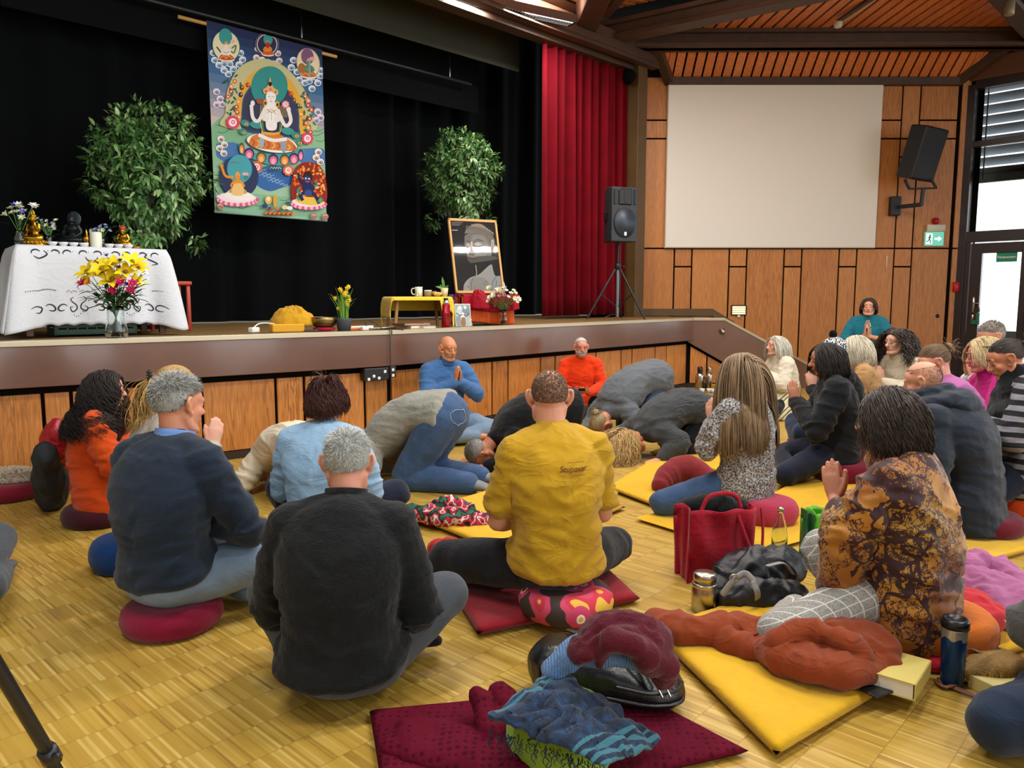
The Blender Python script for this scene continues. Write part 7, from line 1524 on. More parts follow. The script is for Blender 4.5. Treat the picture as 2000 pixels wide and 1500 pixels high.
P,J=person('magenta','blonde woman with glasses in magenta top praying near the door',atd(1955,5.1),(-.96,.16),J,s=.965,girth=1.06,fem=True,top=cloth('magenta_top','#c01578',.08,360,.2),bulk=.022,trousers=M_navyt,skin='#d2927a',seed=49,fine=.006,face=True,brow='#a08860',glasses='#3a3034',cuff=.6)
hair(P,J,'bob','#a98c5c','#e6d2a4',52,1500,.19,radius=.003,puff=.12,inward=1.6,keep=lambda d,r_:~((d[:,1]>.3)&(d[:,2]<.5)))
J=seated(seat=.24,lean=6,hyaw=8,hpitch=24,arms='prayer',w=1.02,knee=(.24,.27,.16),hand=(0,.30,.34))
P,J=person('striped','woman in black shawl and grey striped sweater with glasses pushed up on her hair',atd(2022,4.35),(-.90,.38),J,s=.955,girth=1.04,fem=True,top=None,trousers=M_navyt,skin='#c98a68',seed=51,fine=.0055,face=True,brow='#2a1c16')
mt=NT('grey_black_stripes');v_=mt.coord();sp_=mt.n('ShaderNodeSeparateXYZ');mt.l(v_,sp_.inputs[0]);w_=mt.math('FRACT',mt.math('ADD',mt.math('MULTIPLY',sp_.outputs[2],17),mt.math('MULTIPLY',mt.noise(v_,3,2),.8)));mt.col(mt.mix(mt.math('GREATER_THAN',w_,.5),lin('#18181b'),lin('#85838a')));mt.set(rough=.95);mt.bump(mt.noise(v_,160,2),.4,.004)
top_for(P,J,mt.m,'sweater',bulk=.03,seed=51,hem=-.07,topmin=.16)
t=Buf();t.tube([J['upper']+(0,0,-.12),J['upper']+(0,0,-.02),J['neck']*.8+J['upper']*.2,J['neck']+(0,.005,.03)],[[.25,.19],[.235,.16],[.12,.11],[.075,.08]],22,side=X_,smooth=3);t.tube([J['upper']+(.1,.12,-.02),J['chest']+(.12,.17,-.05),J['waist']+(.12,.2,.0)],[[.07,.03],[.07,.03],[.06,.02]],12,smooth=3);fd=folds(J,.02,52);skinobj('shawl',t,cloth('black_shawl','#111214',.2,200,.4),P,.012,4,fd)
hair(P,J,'up','#15110f','#4a3e36',53,1700,tie=(0,-.11,.02),bun=.036)
g=Buf();c,M=J['head'],J['HM']
for s in(-1,1):
 a=np.linspace(0,2*PI,17);g.tube([c+M@np.array([s*(.032+.023*math.cos(t)),.066+.013*math.sin(t),.098+.012*math.sin(t+.4)])for t in a],[.0016]*17,6,round_=False);g.tube([c+M@np.array(v)for v in((s*.055,.06,.1),(s*.078,.02,.085),(s*.084,-.05,.06))],[.0017]*3,6,smooth=3)
g.tube([c+M@np.array(v)for v in((-.01,.075,.1),(0,.078,.104),(.01,.075,.1))],[.0016]*3,6);obj('glasses',g,plain('spectacle_clear','#2a2c33',.2,.4),P)
J=seated(seat=.12,lean=17,slouch=1.8,hyaw=10,hpitch=14,arms='lap',w=1.16,knee=(.36,.33,.12))
P,J=person('hoodie','man with shaved head in dark navy hooded jacket hunched on a maroon cushion',at(1880,1046),(-.72,.69),J,s=.985,girth=1.03,depth=1.06,top=cloth('dark_navy_softshell','#1a222e',.08,420,.2,rough=.6),topname='hooded_jacket',bulk=.034,hem=-.09,hemr=(.20,.18),trousers=M_jeans2,skin='#cf9a7c',seed=53,fold=.014,fine=.007,socks=M_whitesock,topmin=.06)
hair(P,J,'buzz','#3a302a','#55483e',54,3500,.003,radius=.0006,hairline=(.45,.3,.05,-.5),keep=lambda d,r_:(d[:,2]<.62)&(r_.random(len(d))>.3),name='stubble_hair')
t=Buf();Lh=J['L'];nb=J['neck']*.75+J['upper']*.25
for a0 in np.linspace(-2.5,2.5,9)[:-1]:
 a1=a0+.63;pt=lambda a,r,z:nb+Lh@np.array([r*math.sin(a),-r*.95*math.cos(a)+.01,z+.025]);t.tube([pt(a0,.145,.0+.012*math.cos(a0)),pt((a0+a1)/2,.155,.0),pt(a1,.145,.0+.012*math.cos(a1))],[[.062,.046]]*3,14,smooth=2)
for a0 in np.linspace(-2.2,2.2,8)[:-1]:a1=a0+.63;t.tube([pt(a0,.105,.065),pt(a1,.105,.065)],[.032,.032],10)
t.ell(nb+Lh@np.array([0,-.14,-.02]),(.15,.07,.075));fd=folds(J,.016,54);skinobj('hood',t,MATS['dark_navy_softshell'],P,.010,3,fd)
J=seated(seat=.17,lean=2,slouch=.9,hyaw=14,hpitch=6,arms='prayer',w=1.0,knee=(.42,.36,.14),hand=(0,.25,.36),elbow=(.22,.14,.26))
J['knL']=np.array([-.46,.30,.115]);J['anL']=np.array([-.02,.40,.06]);J['toL']=J['anL']+np.array([.12,.03,-.015]);J['knR']=np.array([.22,.38,.27]);J['anR']=np.array([.14,.22,.09]);J['toR']=J['anR']+np.array([-.10,.09,-.02])
mc=NT('grey_check_trousers');v_=mc.coord();sp_=mc.n('ShaderNodeSeparateXYZ');mc.l(v_,sp_.inputs[0]);g1=mc.math('LESS_THAN',mc.math('FRACT',mc.math('MULTIPLY',sp_.outputs[0],24)),.09);g2=mc.math('LESS_THAN',mc.math('FRACT',mc.math('ADD',mc.math('MULTIPLY',sp_.outputs[2],24),mc.math('MULTIPLY',sp_.outputs[1],12))),.09);mc.col(mc.mix(mc.math('MAXIMUM',g1,g2),mc.ramp(mc.noise(v_,160,2),[(.35,lin('#7d7b75')),(.65,lin('#a3a099'))]),lin('#d0cdc4')));mc.set(rough=.9);mc.bump(mc.noise(v_,200,2),.3,.003)
P,J=person('treescarf','woman with dark bob wearing a brown and amber tree print shawl, hands in prayer',at(1748,1262),(-.76,.65),J,s=.915,fem=True,top=None,trousers=mc.m,skin='#cf947a',seed=57,fine=.0045,tbulk=.02,legk=1.02,spread=.97,tfold=.012)
hair(P,J,'bob','#1f1916','#564840',58,2900,.235,radius=.0026,puff=.20,inward=2.0,curl=.010,cfreq=1.8,stiff=.74)
msf=NT('tree_print_silk');v_=msf.coord()
def branches(sc_,th,off,dist=1.2):
 mpn=msf.n('ShaderNodeMapping');mpn.inputs['Location'].default_value=off;msf.l(v_,mpn.inputs[0]);n_=msf.n('ShaderNodeTexVoronoi',feature='DISTANCE_TO_EDGE');n_.inputs['Scale'].default_value=sc_
 wv=msf.n('ShaderNodeVectorMath',operation='MULTIPLY_ADD');nz=msf.n('ShaderNodeTexNoise');nz.inputs['Scale'].default_value=sc_*.8;nz.inputs['Detail'].default_value=4;msf.l(mpn.outputs[0],nz.inputs['Vector']);msf.l(nz.outputs['Color'],wv.inputs[0]);wv.inputs[1].default_value=(dist/sc_,)*3;msf.l(mpn.outputs[0],wv.inputs[2]);msf.l(wv.outputs[0],n_.inputs['Vector']);return msf.math('LESS_THAN',n_.outputs['Distance'],th)
rl=lambda sc_,w_,dt,ds:msf.math('LESS_THAN',msf.math('ABSOLUTE',msf.math('SUBTRACT',msf.noise(v_,sc_,dt,.62,ds),.5)),w_);tr_=msf.math('MAXIMUM',msf.math('MULTIPLY',msf.math('MAXIMUM',rl(17,.020,5,.6),rl(30,.026,4,.4)),msf.math('GREATER_THAN',msf.noise(v_,4.2,2),.43)),msf.math('MULTIPLY',branches(7,.05,(3,1,2),1.6),msf.math('GREATER_THAN',msf.noise(v_,2.1,1),.40)));dk_=msf.math('GREATER_THAN',msf.noise(v_,6.0,4,.66,.5),.60);ms_=msf.math('MAXIMUM',tr_,dk_)
msf.col(msf.mix(ms_,msf.ramp(msf.noise(v_,3.5,2),[(.35,lin('#8a4a14')),(.5,lin('#b57a26')),(.68,lin('#a8842f'))]),lin('#38181c')));msf.set(rough=.55,spec=.3,sheen=.2);msf.bump(msf.noise(v_,18,3),.2,.005)
t=Buf();nb=J['neck'];pe=J['pel']
t.tube([pe+(0,-.02,-.12),pe+(.0,-.02,.05),J['waist']+(0,.01,0),J['chest']+(0,.02,0),J['upper']+(0,.0,.01),nb+(0,-.005,-.03),nb+(0,.0,.02)],[[.235,.20],[.225,.19],[.222,.185],[.222,.175],[.20,.135],[.10,.095],[.066,.07]],28,side=X_,smooth=4)
for sd,sg in(('R',1),('L',-1)):
 sh,el,wr=J['sh'+sd],J['el'+sd],J['wr'+sd];t.tube([sh,(sh+el)/2,el,el*.45+wr*.55],np.array([.078,.085,.085,.06]),14,smooth=3);t.tube([el+(0,.0,-.0),el+(-sg*.02,.02,-.12),el+(-sg*.03,.03,-.24)],[[.09,.08],[.1,.09],[.09,.08]],14,smooth=3);t.ell(sh,(.085,.08,.075))
fd=folds(J,.024,61,vert=.9);skinobj('shawl',t,msf.m,P,.010,4,lambda v,n:(lambda q:np.c_[q[:,:2],np.maximum(q[:,2],.03)])(fd(v,n)))
J=seated(seat=.14,lean=4,arms='lap',w=1.05,knee=(.37,.34,.17));P,J=person('leftedge','person cut by the left picture edge, only dark knee and grey sock showing',at(-196,1196),(.86,.5),J,s=.96,top=cloth('black_cotton','#101113'),trousers=M_grey_tr,socks=M_greysock,skin='#d8a58c',seed=63,fine=.011)
hair(P,J,'short','#3a2a1e','#6a4c34',64,800,.05,radius=.003)
J=seated(seat=.12,lean=6,arms='lap',w=1.05,knee=(.40,.34,.10));J['elL']=np.array([-.03,.40,.27]);J['wrL']=np.array([.17,.46,.17]);P,J=person('rightedge','person cut by the lower right corner in blue jeans and grey sleeve',np.array([1.90,2.03,0]),(-.6,.8),J,s=.98,top=cloth('grey_felt_sleeve','#5f5f5f',.12,180,.4),bulk=.022,trousers=M_jeans3,skin='#d8a58c',seed=65,fine=.011,tbulk=.02,tfold=.012)
hair(P,J,'short','#3a2a1e','#6a4c34',66,800,.05,radius=.003)
# mats and cushions on the floor
M_ymat=cloth('yellow_mat_cotton','#d3a31c',.06,320,.2);M_rmat=cloth('red_mat_cotton','#94202a',.08,320,.2);M_maroon=cloth('maroon_cotton','#6f1226',.08,320,.2)
def flatmat(name,label,px,mm,th=.035,z=.003,n=30,cat='mat',group=None,seed=1):
 c=[on_z(x,y)if len(v)==2 else None for v in px for x,y in[v[:2]]];o=sum(c)/len(c);b=Buf()
 def pt(u,v):
  p=(c[0]*(1-u)*(1-v)+c[1]*u*(1-v)+c[2]*u*v+c[3]*(1-u)*v)-o;e=1-max(abs(2*u-1),abs(2*v-1));return p,e
 V=[];F=[];m=n+1
 for s in(1,-1):
  for i in range(m):
   for j in range(m):
    p,e=pt(i/n,j/n);r=min(1,(e/.12))if e>0 else 0;h=th*(.5+.5*s*math.sqrt(max(0,1-(1-r)**2)));q=p+Z*(h+z)
    if s>0 and e>0:q=q+Z*.006*float(fbm(np.array([[p[0]*5+seed,p[1]*5,seed]]),2)[0])*min(1,e*6)
    V.append(q)
 for i in range(n):
  for j in range(n):a=i*m+j;F.append((a,a+m,a+m+1,a+1));a+=m*m;F.append((a,a+1,a+m+1,a+m))
 for i in range(n):
  for a,b_ in((i*m,(i+1)*m),(i*m+n,(i+1)*m+n),(i,i+1),(n*m+i,n*m+i+1)):F.append((a,b_,b_+m*m,a+m*m))
 b.add(V,F);ob=obj(name,b,mm);ob.location=tuple(o);tag(ob,label,cat,group);return ob
flatmat('floor_mat','big bare yellow mat in the foreground under the terracotta sweatshirt',[(1268,1240),(1515,1492),(1800,1318),(1530,1160)],M_ymat,.045,seed=2)
flatmat('floor_mat','yellow mat at the right edge under the red blanket and tree print shawl woman',[(1700,1205),(1845,1322),(2150,1235),(1960,1150)],M_ymat,.035,seed=3)
flatmat('floor_mat','small yellow mat corner between steel jar and grey checked trousers',[(1395,1200),(1480,1222),(1530,1190),(1440,1172)],M_ymat,.03,seed=4)
flatmat('floor_mat','yellow mat under the woman in the speckled cardigan',[(1240,1018),(1470,1090),(1650,1040),(1420,980)],M_ymat,.035,seed=5)
flatmat('floor_mat','yellow mat carrying the twisted dark red cushion',[(1185,958),(1300,1003),(1440,945),(1290,893)],M_ymat,.035,seed=6)
flatmat('floor_mat','yellow mat under the hand of the woman bowing in charcoal',[(1268,888),(1400,925),(1500,880),(1360,852)],M_ymat,.03,seed=7)
flatmat('floor_mat','yellow mat below the praying man in the black sweatshirt',[(1480,985),(1650,1052),(1800,985),(1590,925)],M_ymat,.035,seed=8)
flatmat('floor_mat','yellow mat with the bright scarf in front of the yellow T-shirt man',[(795,1012),(985,1090),(1222,997),(1030,940)],M_ymat,.035,seed=9)
flatmat('floor_mat','yellow mat beside the face of the man bowing in black',[(915,897),(1010,922),(1120,880),(1005,858)],M_ymat,.025,seed=10)
flatmat('floor_mat','yellow mat at the right edge under the woman in the striped sweater',[(1890,985),(2070,1032),(2140,980),(1990,952)],M_ymat,.035,seed=11)
flatmat('floor_mat','yellow mat under the man in the hooded jacket',[(1770,1072),(1900,1112),(2110,1055),(1960,1012)],M_ymat,.035,seed=12)
flatmat('floor_mat','red mat under the man in the yellow T-shirt',[(858,1128),(933,1250),(1250,1180),(1150,1085)],M_rmat,.045,seed=13)
def zafu(name,label,p,r,h,mm,z=0.004,ry=1.0,cat='cushion',tilt=None):
 b=Buf();prof=[(0,0),(r*.80,0),(r*.93,h*.1),(r,h*.35),(r*.99,h*.65),(r*.9,h*.88),(r*.74,h*.98),(r*.4,h*1.0),(0,h*.99)]
 pr=smoothline(np.array([(a,0,c)for a,c in prof]),3);b.lathe([(max(a,0),c)for a,c in pr[:,[0,2]]],(0,0,0),48);v=b.verts();a=np.arctan2(v[:,1],v[:,0]);rr=np.hypot(v[:,0],v[:,1])/r
 f=1+.012*np.sin(a*26)*np.clip(rr,0,1)+.02*fbm(np.c_[np.cos(a)*1.5,np.sin(a)*1.5,v[:,2]*4]+p[0],2);b.v=[np.c_[v[:,0]*f,v[:,1]*f*ry,v[:,2]*(1+.05*(f-1))]]
 s=Buf();
 o=obj(name,b,mm);o.location=(p[0],p[1],p[2]+z);tag(o,label,cat);return o
def pos_of(key):l=PEOPLE[key][0].location;return np.array([l.x,l.y,0])
zafu('round_cushion','maroon round cushion under the man in the navy sweater',pos_of('navy')+(.0,.0,0),.19,.108,cloth('raspberry_cotton','#7d1230',.06,320,.2))
fm_=NT('flower_print_cotton');v_=fm_.coord();vo=fm_.n('ShaderNodeTexVoronoi');vo.inputs['Scale'].default_value=9;fm_.l(v_,vo.inputs['Vector']);ca=fm_.ramp(vo.outputs['Distance'],[(.0,lin('#3a2a20')),(.1,lin('#d8b04a')),(.16,lin('#e9ddd0')),(.2,lin('#c23a60'))],'CONSTANT');cb=fm_.ramp(fm_.noise(v_,7,1),[(.38,lin('#3b2c26')),(.45,lin('#c8415f')),(.55,lin('#c22c40')),(.62,lin('#d9a83a'))],'CONSTANT');fm_.col(fm_.mix(fm_.math('LESS_THAN',vo.outputs['Distance'],.42),cb,ca));fm_.set(rough=.85)
zafu('flowered_cushion','round cushion in pink and yellow flower print under the yellow T-shirt man',pos_of('yellow')+(.04,-.06,.045),.19,.105,fm_.m)
zafu('round_cushion','dark maroon cushion under the woman in the orange shirt',pos_of('orange')+(-.01,-.02,0),.19,.11,cloth('wine_cotton','#3c0f1c',.08,320,.2))
zafu('round_cushion','royal blue round cushion left of the navy sweater man',at(252,1106),.17,.15,cloth('royal_blue_cotton','#123a72',.1,320,.2))
zafu('round_cushion','pink red cushion behind the woman in the speckled cardigan',pos_of('longhair')+(.10,-.10,.035),.17,.13,cloth('pink_red_cotton','#a8324a',.08,320,.2))
zafu('round_cushion','maroon cushion under the man in the black sweatshirt',pos_of('darkhair')+(.03,-.08,.03),.19,.13,M_maroon)
zafu('round_cushion','dark red cushion under the man in the hooded jacket',pos_of('hoodie')+(.10,-.02,.035),.2,.10,cloth('dark_red_cotton','#5e1020',.08,320,.2))
zafu('round_cushion','orange cushion with pale top under the woman in the striped sweater',pos_of('striped')+(0,0,.03),.2,.16,cloth('orange_cushion','#c8481a',.06,320,.2))
for k_,hx,lb_,h_ in(('whitehair','#7a1a2c','wine red cushion under the white haired woman',.12),('blond_bob','#5a1426','dark cushion under the woman with pale blond bob',.13),('curly','#6a1830','cushion under the woman with long dark curls',.2),('mauve','#5f1424','cushion under the woman in the mauve T-shirt',.15),('magenta','#701a2e','cushion under the blonde woman in magenta',.17),('beanie','#5a1020','cushion under the person with the pompom hat',.14),('bald','#a07c28','ochre cushion under the bald man in blue fleece',.10),('lightblue','#6a1626','cushion under the woman in the light blue sweater',.08),('rightedge','#6a1626','cushion under the person cut by the lower right corner',.10),('leftedge','#5a1626','cushion under the person cut by the left edge',.12)):
 zafu('round_cushion',lb_,pos_of(k_),.19,h_,cloth('cushion_'+hx.strip('#'),hx,.08,320,.2))
zafu('round_cushion','lime green round cushion at the bottom edge under the blue shawl',at(1095,1484),.155,.165,cloth('lime_cotton','#7d9a2c',.06,320,.2))
mdot=NT('dotted_burgundy');v_=mdot.coord();vo=mdot.n('ShaderNodeTexVoronoi');vo.inputs['Scale'].default_value=42;vo.inputs['Randomness'].default_value=.25;mdot.l(v_,vo.inputs['Vector']);mdot.col(mdot.mix(mdot.math('LESS_THAN',vo.outputs['Distance'],.3),lin('#5c0c22'),lin('#430718')));mdot.set(rough=.9,spec=.1);mdot.bump(vo.outputs['Distance'],.6,.006)
bl_=flatmat('dotted_blanket','burgundy dotted blanket spread at the bottom edge under shawl and bag',[(722,1400),(760,1640),(1462,1478),(1225,1352)],mdot.m,.03,n=50,cat='blanket',seed=14)
def heap(name,label,cat,pieces,mm,voxel=.0085,amp=.016,seed=1,it=3,fr=1.0,zmin=.004,par=None):
 """soft thing from swept pieces (pixel x, y, height of the axis) with folds"""
 P3=[[on_z(x,y,z)for x,y,z in pts]for pts,r in pieces];o=P3[0][0]*np.array([1,1,0]);t=Buf()
 for pts,(q,r)in zip(P3,pieces):t.tube([p-o for p in pts],r,16,side=(1,0,0)if np.ndim(r)==2 and abs((pts[-1]-pts[0])[0])<.1 else(0,0,1)if np.ndim(r)==2 else None,smooth=4)
 off=seed*3.3
 def dsp(v,n):
  w=fbm(v*4*fr+off,2)[:,None];f=1-np.abs(pnoise(v*np.array([7,9,5])*fr+w*.9+off))*2.6;f2=np.clip(1-np.abs(pnoise(v*np.array([13,17,9])*fr+w*1.4+off*2))*3.6,-.4,1);v=v+n*(amp*(np.clip(f,-.5,1)+.55*f2+.6*fbm(v*6*fr+off,2)))[:,None];v[:,2]=np.maximum(v[:,2],zmin);return v
 v,f=remesh(t,voxel,it,dsp);me=mesh_from(name,v,f,mm,None,True,False);ob=bpy.data.objects.new(name,me);COL.objects.link(ob);ob.location=tuple(o);tag(ob,label,cat);return ob
heap('blanket_fold','two standing folds of burgundy blanket left of the blue shawl','blanket',[(((960,1440,.05),(950,1380,.09),(935,1360,.10)),(.04,.032,.022)),(((985,1430,.06),(985,1375,.1),(972,1352,.11)),(.04,.034,.024)),(((800,1440,.03),(900,1470,.03),(1000,1500,.03)),[[.03,.1],[.04,.1],[.04,.1]])],mdot.m,seed=3,amp=.010)
msh=NT('blue_wool_shawl');v_=msh.coord(rot=(0,0,R(52)));s1=msh.n('ShaderNodeSeparateXYZ');msh.l(v_,s1.inputs[0]);band=msh.math('MULTIPLY',msh.math('GREATER_THAN',msh.noise(None,1)if False else msh.math('FRACT',msh.math('MULTIPLY',s1.outputs[0],3.1)),.62),msh.math('GREATER_THAN',msh.math('FRACT',msh.math('MULTIPLY',s1.outputs[0],48)),.5));c_=msh.mix(band,msh.ramp(msh.noise(v_,40,3),[(.35,lin('#0a1626')),(.6,lin('#142d4c')),(.75,lin('#1f4468'))]),lin('#356a78'));msh.col(c_);msh.set(rough=.95,sheen=.15);msh.bump(msh.noise(v_,130,3),.6,.005)
def sheet(name,label,cat,corners,mm,dome,amp,seed,th=.012,nu=90,nv=70,zmin=.01,fr=1.0):
 """draped cloth over a heap: four corners (pixel x, y, height), a dome and folds"""
 c=[on_z(*q)for q in corners];o=c[0]*np.array([1,1,0]);off=seed*4.1;b=Buf();U,V=np.meshgrid(np.linspace(0,1,nu+1),np.linspace(0,1,nv+1),indexing='ij');u,v=U.ravel(),V.ravel()
 P=np.outer((1-u)*(1-v),c[0])+np.outer(u*(1-v),c[1])+np.outer(u*v,c[2])+np.outer((1-u)*v,c[3])-o;q=np.c_[u*3.2,v*5.5,u*0+off]*fr;w=fbm(q*.7,2);f=1-np.abs(pnoise(q+w[:,None]*.7))*2.6
 P[:,2]=np.maximum(P[:,2]+dome*(np.sin(PI*u)*np.sin(PI*v))**.6+amp*(np.clip(f,-.5,1)+.6*w),zmin);ed=.03*fbm(np.c_[u*6,v*6,u*0+off],2);P[:,0]+=ed;P[:,1]+=ed*.6;P=P.reshape(nu+1,nv+1,3)
 solid_from_grid(b,lambda a,e:P[int(round(a*nu)),int(round(e*nv))],nu,nv,th);ob=obj(name,b,mm);ob.location=tuple(o);tag(ob,label,cat);return ob
sh_=sheet('wool_shawl','dark blue fringed wool shawl draped over the lime green cushion','shawl',[(952,1412,.185),(1088,1318,.19),(1285,1460,.07),(1182,1504,.12)],msh.m,.045,.020,5,.016)
r_=np.random.default_rng(8);b=Buf();m=64;base=np.array([on_z(965+213*u+r_.normal()*4,1425+75*u+r_.normal()*4,.165-.045*u)for u in np.linspace(0,1,m)])-np.array(sh_.location);strands(base,np.tile(np.array([-.3,-.9,-.2]),(m,1))+r_.normal(size=(m,3))*.5,.042*r_.uniform(.4,1.5,m),8,None,.9,[],.7,.0018,b,.5,.006,1.6,r_);o=obj('fringe',b,plain('shawl_fringe','#12233c',.9),sh_);o.location=(0,0,0)
bg=thing('leather_bag','black leather handbag lying behind the blue shawl','bag',on_z(1205,1372));M_lea=plain('black_leather','#141517',.32,spec=.6,bump=.25,bscale=140,var=.2);bM=rotz(R(-28))
t=Buf();t.tube([(-.19,.07,.10),(-.05,.03,.10),(.13,-.02,.07)],[[.11,.085],[.14,.085],[.12,.05]],20,side=(0,1,0),smooth=4,power=3);v,f=remesh(t,.009,3,lambda v,n:np.c_[(v+n*(.009*fbm(v*8,3))[:,None])[:,:2],np.maximum((v+n*(.009*fbm(v*8,3))[:,None])[:,2],.03)]);me=mesh_from('bag_body',v,f,M_lea,None,True,False);o=bpy.data.objects.new('bag_body',me);COL.objects.link(o);o.parent=bg
for x in(-.02,.055):
 b=Buf();b.tube([np.array(q)for q in((x-.13,.12,.19),(x-.03,.03,.195),(x+.06,-.07,.175),(x+.10,-.13,.12))],[[.004,.014]]*4,8,smooth=5,side=(0,0,1));obj('bag_strap',b,M_lea,bg)
b=Buf();b.tube([(-.02,-.13,.12),(.08,-.14,.105),(.165,-.11,.10),(.20,-.04,.09)],[.0055]*4,8,smooth=4);b.tube([(-.05,-.14,.09),(.08,-.15,.072),(.175,-.12,.066),(.205,-.04,.06)],[.006]*4,8,smooth=4);obj('bag_edge',b,M_lea,bg)
b=Buf();b.tube([(.10,-.14,.13),(.115,-.15,.10)],[.004]*2,6);b.tube([(.125,-.135,.13),(.14,-.145,.10)],[.004]*2,6);obj('buckle',b,metal('polished_steel','#c9c9c6'),bg)
heap('knit_sweater','light blue knitted sweater lying folded on the black handbag','sweater',[(((1080,1308,.22),(1125,1272,.275),(1200,1272,.28),(1274,1300,.235)),[[.022,.045],[.03,.07],[.03,.07],[.022,.045]])],cloth('sky_blue_knit','#5f82b0',.1,150,.5,rib=40),seed=7,amp=.008,zmin=.15)
heap('wool_scarf','burgundy fringed scarf heaped on the light blue sweater','scarf',[(((1140,1270,.31),(1190,1235,.345),(1250,1235,.345),(1285,1280,.30),(1296,1322,.22)),[[.02,.05],[.04,.07],[.04,.07],[.03,.05],[.02,.03]]),(((1150,1255,.325),(1180,1265,.33),(1172,1300,.28)),(.024,.022,.016)),(((1200,1255,.35),(1240,1262,.345),(1275,1300,.28)),(.03,.028,.022))],cloth('burgundy_wool','#4f0d1c',.14,200,.4),seed=9,amp=.013,fr=1.4,zmin=.15)
heap('sweatshirt','terracotta hooded sweatshirt lying across the yellow foreground mat','sweatshirt',[(((1285,1220,.085),(1350,1230,.08),(1440,1232,.08),(1500,1245,.08)),[[.035,.05],[.045,.07],[.045,.065],[.05,.07]]),(((1490,1235,.09),(1600,1225,.13),(1690,1260,.12),(1725,1295,.09)),[[.04,.06],[.05,.1],[.05,.1],[.035,.06]]),(((1500,1262,.085),(1560,1285,.10),(1640,1300,.10),(1715,1305,.08)),[[.035,.05],[.05,.09],[.05,.09],[.03,.05]]),(((1400,1245,.07),(1450,1265,.06),(1500,1280,.06)),(.035,.04,.035)),(((1520,1255,.14),(1580,1235,.18),(1640,1250,.18),(1690,1285,.13)),(.025,.03,.03,.025))],cloth('terracotta_jersey','#84391a',.08,400,.25,crease=2),seed=11,amp=.017,fr=.9,zmin=.05)
def book(name,label,p,rz,size,cover,cat='book',spine=True,z=0):
 t=thing(name,label,cat,p+Z*z,rz);w,d,h=size;b=Buf();b.box((.002,0,h/2),(w-.01,d-.012,h-.006),None,0);obj('pages',b,plain('page_block','#e6dfcc',.8),t,smooth=False)
 b=Buf();b.box((0,0,.0015),(w,d,.003),None,0);b.box((0,0,h-.0015),(w,d,.003),None,0);b.box((-w/2,0,h/2),(.004,d,h),None,.001);obj('cover',b,plain('cover_'+cover.strip('#'),cover,.5),t,smooth=False);return t
book('thick_book','thick pale yellow book beside the terracotta sweatshirt',on_z(1752,1330,.05),R(140),(.15,.21,.055),'#d2bd68',z=-.0)
tb_=on_z(1690,1335,.052);b=Buf();b.box(tb_+Z*.005,(.12,.17,.009),rotz(R(30)),.003);o=obj('e_reader',b,plain('dark_device','#1a1c1e',.4),smooth=False);tag(o,'dark tablet peeping out under the terracotta sweatshirt','tablet')
book('picture_book','pale yellow book at the right edge before the straw bag',on_z(1985,1362),R(24),(.16,.22,.045),'#d3c279')
p=on_z(1858,1338);tu=thing('tumbler','dark blue steel tumbler with worn rim standing on the floor at the right','tumbler',p);mt_=NT('worn_blue_lacquer');v_=mt_.coord();s_=mt_.n('ShaderNodeSeparateXYZ');mt_.l(v_,s_.inputs[0]);wk=mt_.math('GREATER_THAN',mt_.math('ADD',s_.outputs[2],mt_.math('MULTIPLY',mt_.noise(v_,30,3),.07)),.205);mt_.col(mt_.mix(wk,lin('#1d4380'),lin('#a8a49c')));mt_.set(rough=.25,metal=.6)
b=Buf();b.lathe([(0,0),(.033,0),(.035,.004),(.041,.2),(.041,.205),(0,.205)],(0,0,0),32);obj('tumbler_body',b,mt_.m,tu);b=Buf();b.lathe([(0,.205),(.043,.205),(.043,.225),(.038,.236),(.03,.236),(.028,.23),(0,.23)],(0,0,0),32);obj('lid',b,plain('lid_black','#121315',.35),tu)
p=on_z(1375,1192);j_=thing('steel_jar','wide stainless steel food jar standing beside the red tote','jar',p);b=Buf();b.lathe([(0,0),(.05,0),(.053,.004),(.053,.102),(.050,.108),(.053,.112),(.053,.118),(.048,.122),(0,.122)],(0,0,0),36);M_st=metal('brushed_stainless','#b8b1a4',.28);obj('jar_body',b,M_st,j_);b=Buf();b.lathe([(0,.122),(.047,.122),(.047,.158),(.043,.163),(0,.163)],(0,0,0),36);obj('lid',b,M_st,j_)
p=on_z(1521,1088);gb=thing('glass_bottle','clear glass water bottle standing between red tote and green bag','bottle',p);b=Buf();pr=[(.034,0),(.038,.006),(.039,.11),(.034,.15),(.02,.20),(.014,.225),(.014,.245)];b.lathe([(0,0)]+pr+[(r-.003,z)for r,z in pr[::-1][:-1]]+[(.034,.008),(0,.008)],(0,0,0),32);obj('bottle_glass',b,M_vglass,gb);b=Buf();b.lathe([(0,.238),(.0155,.238),(.0155,.256),(0,.258)],(0,0,0),20);obj('cap',b,M_st,gb)
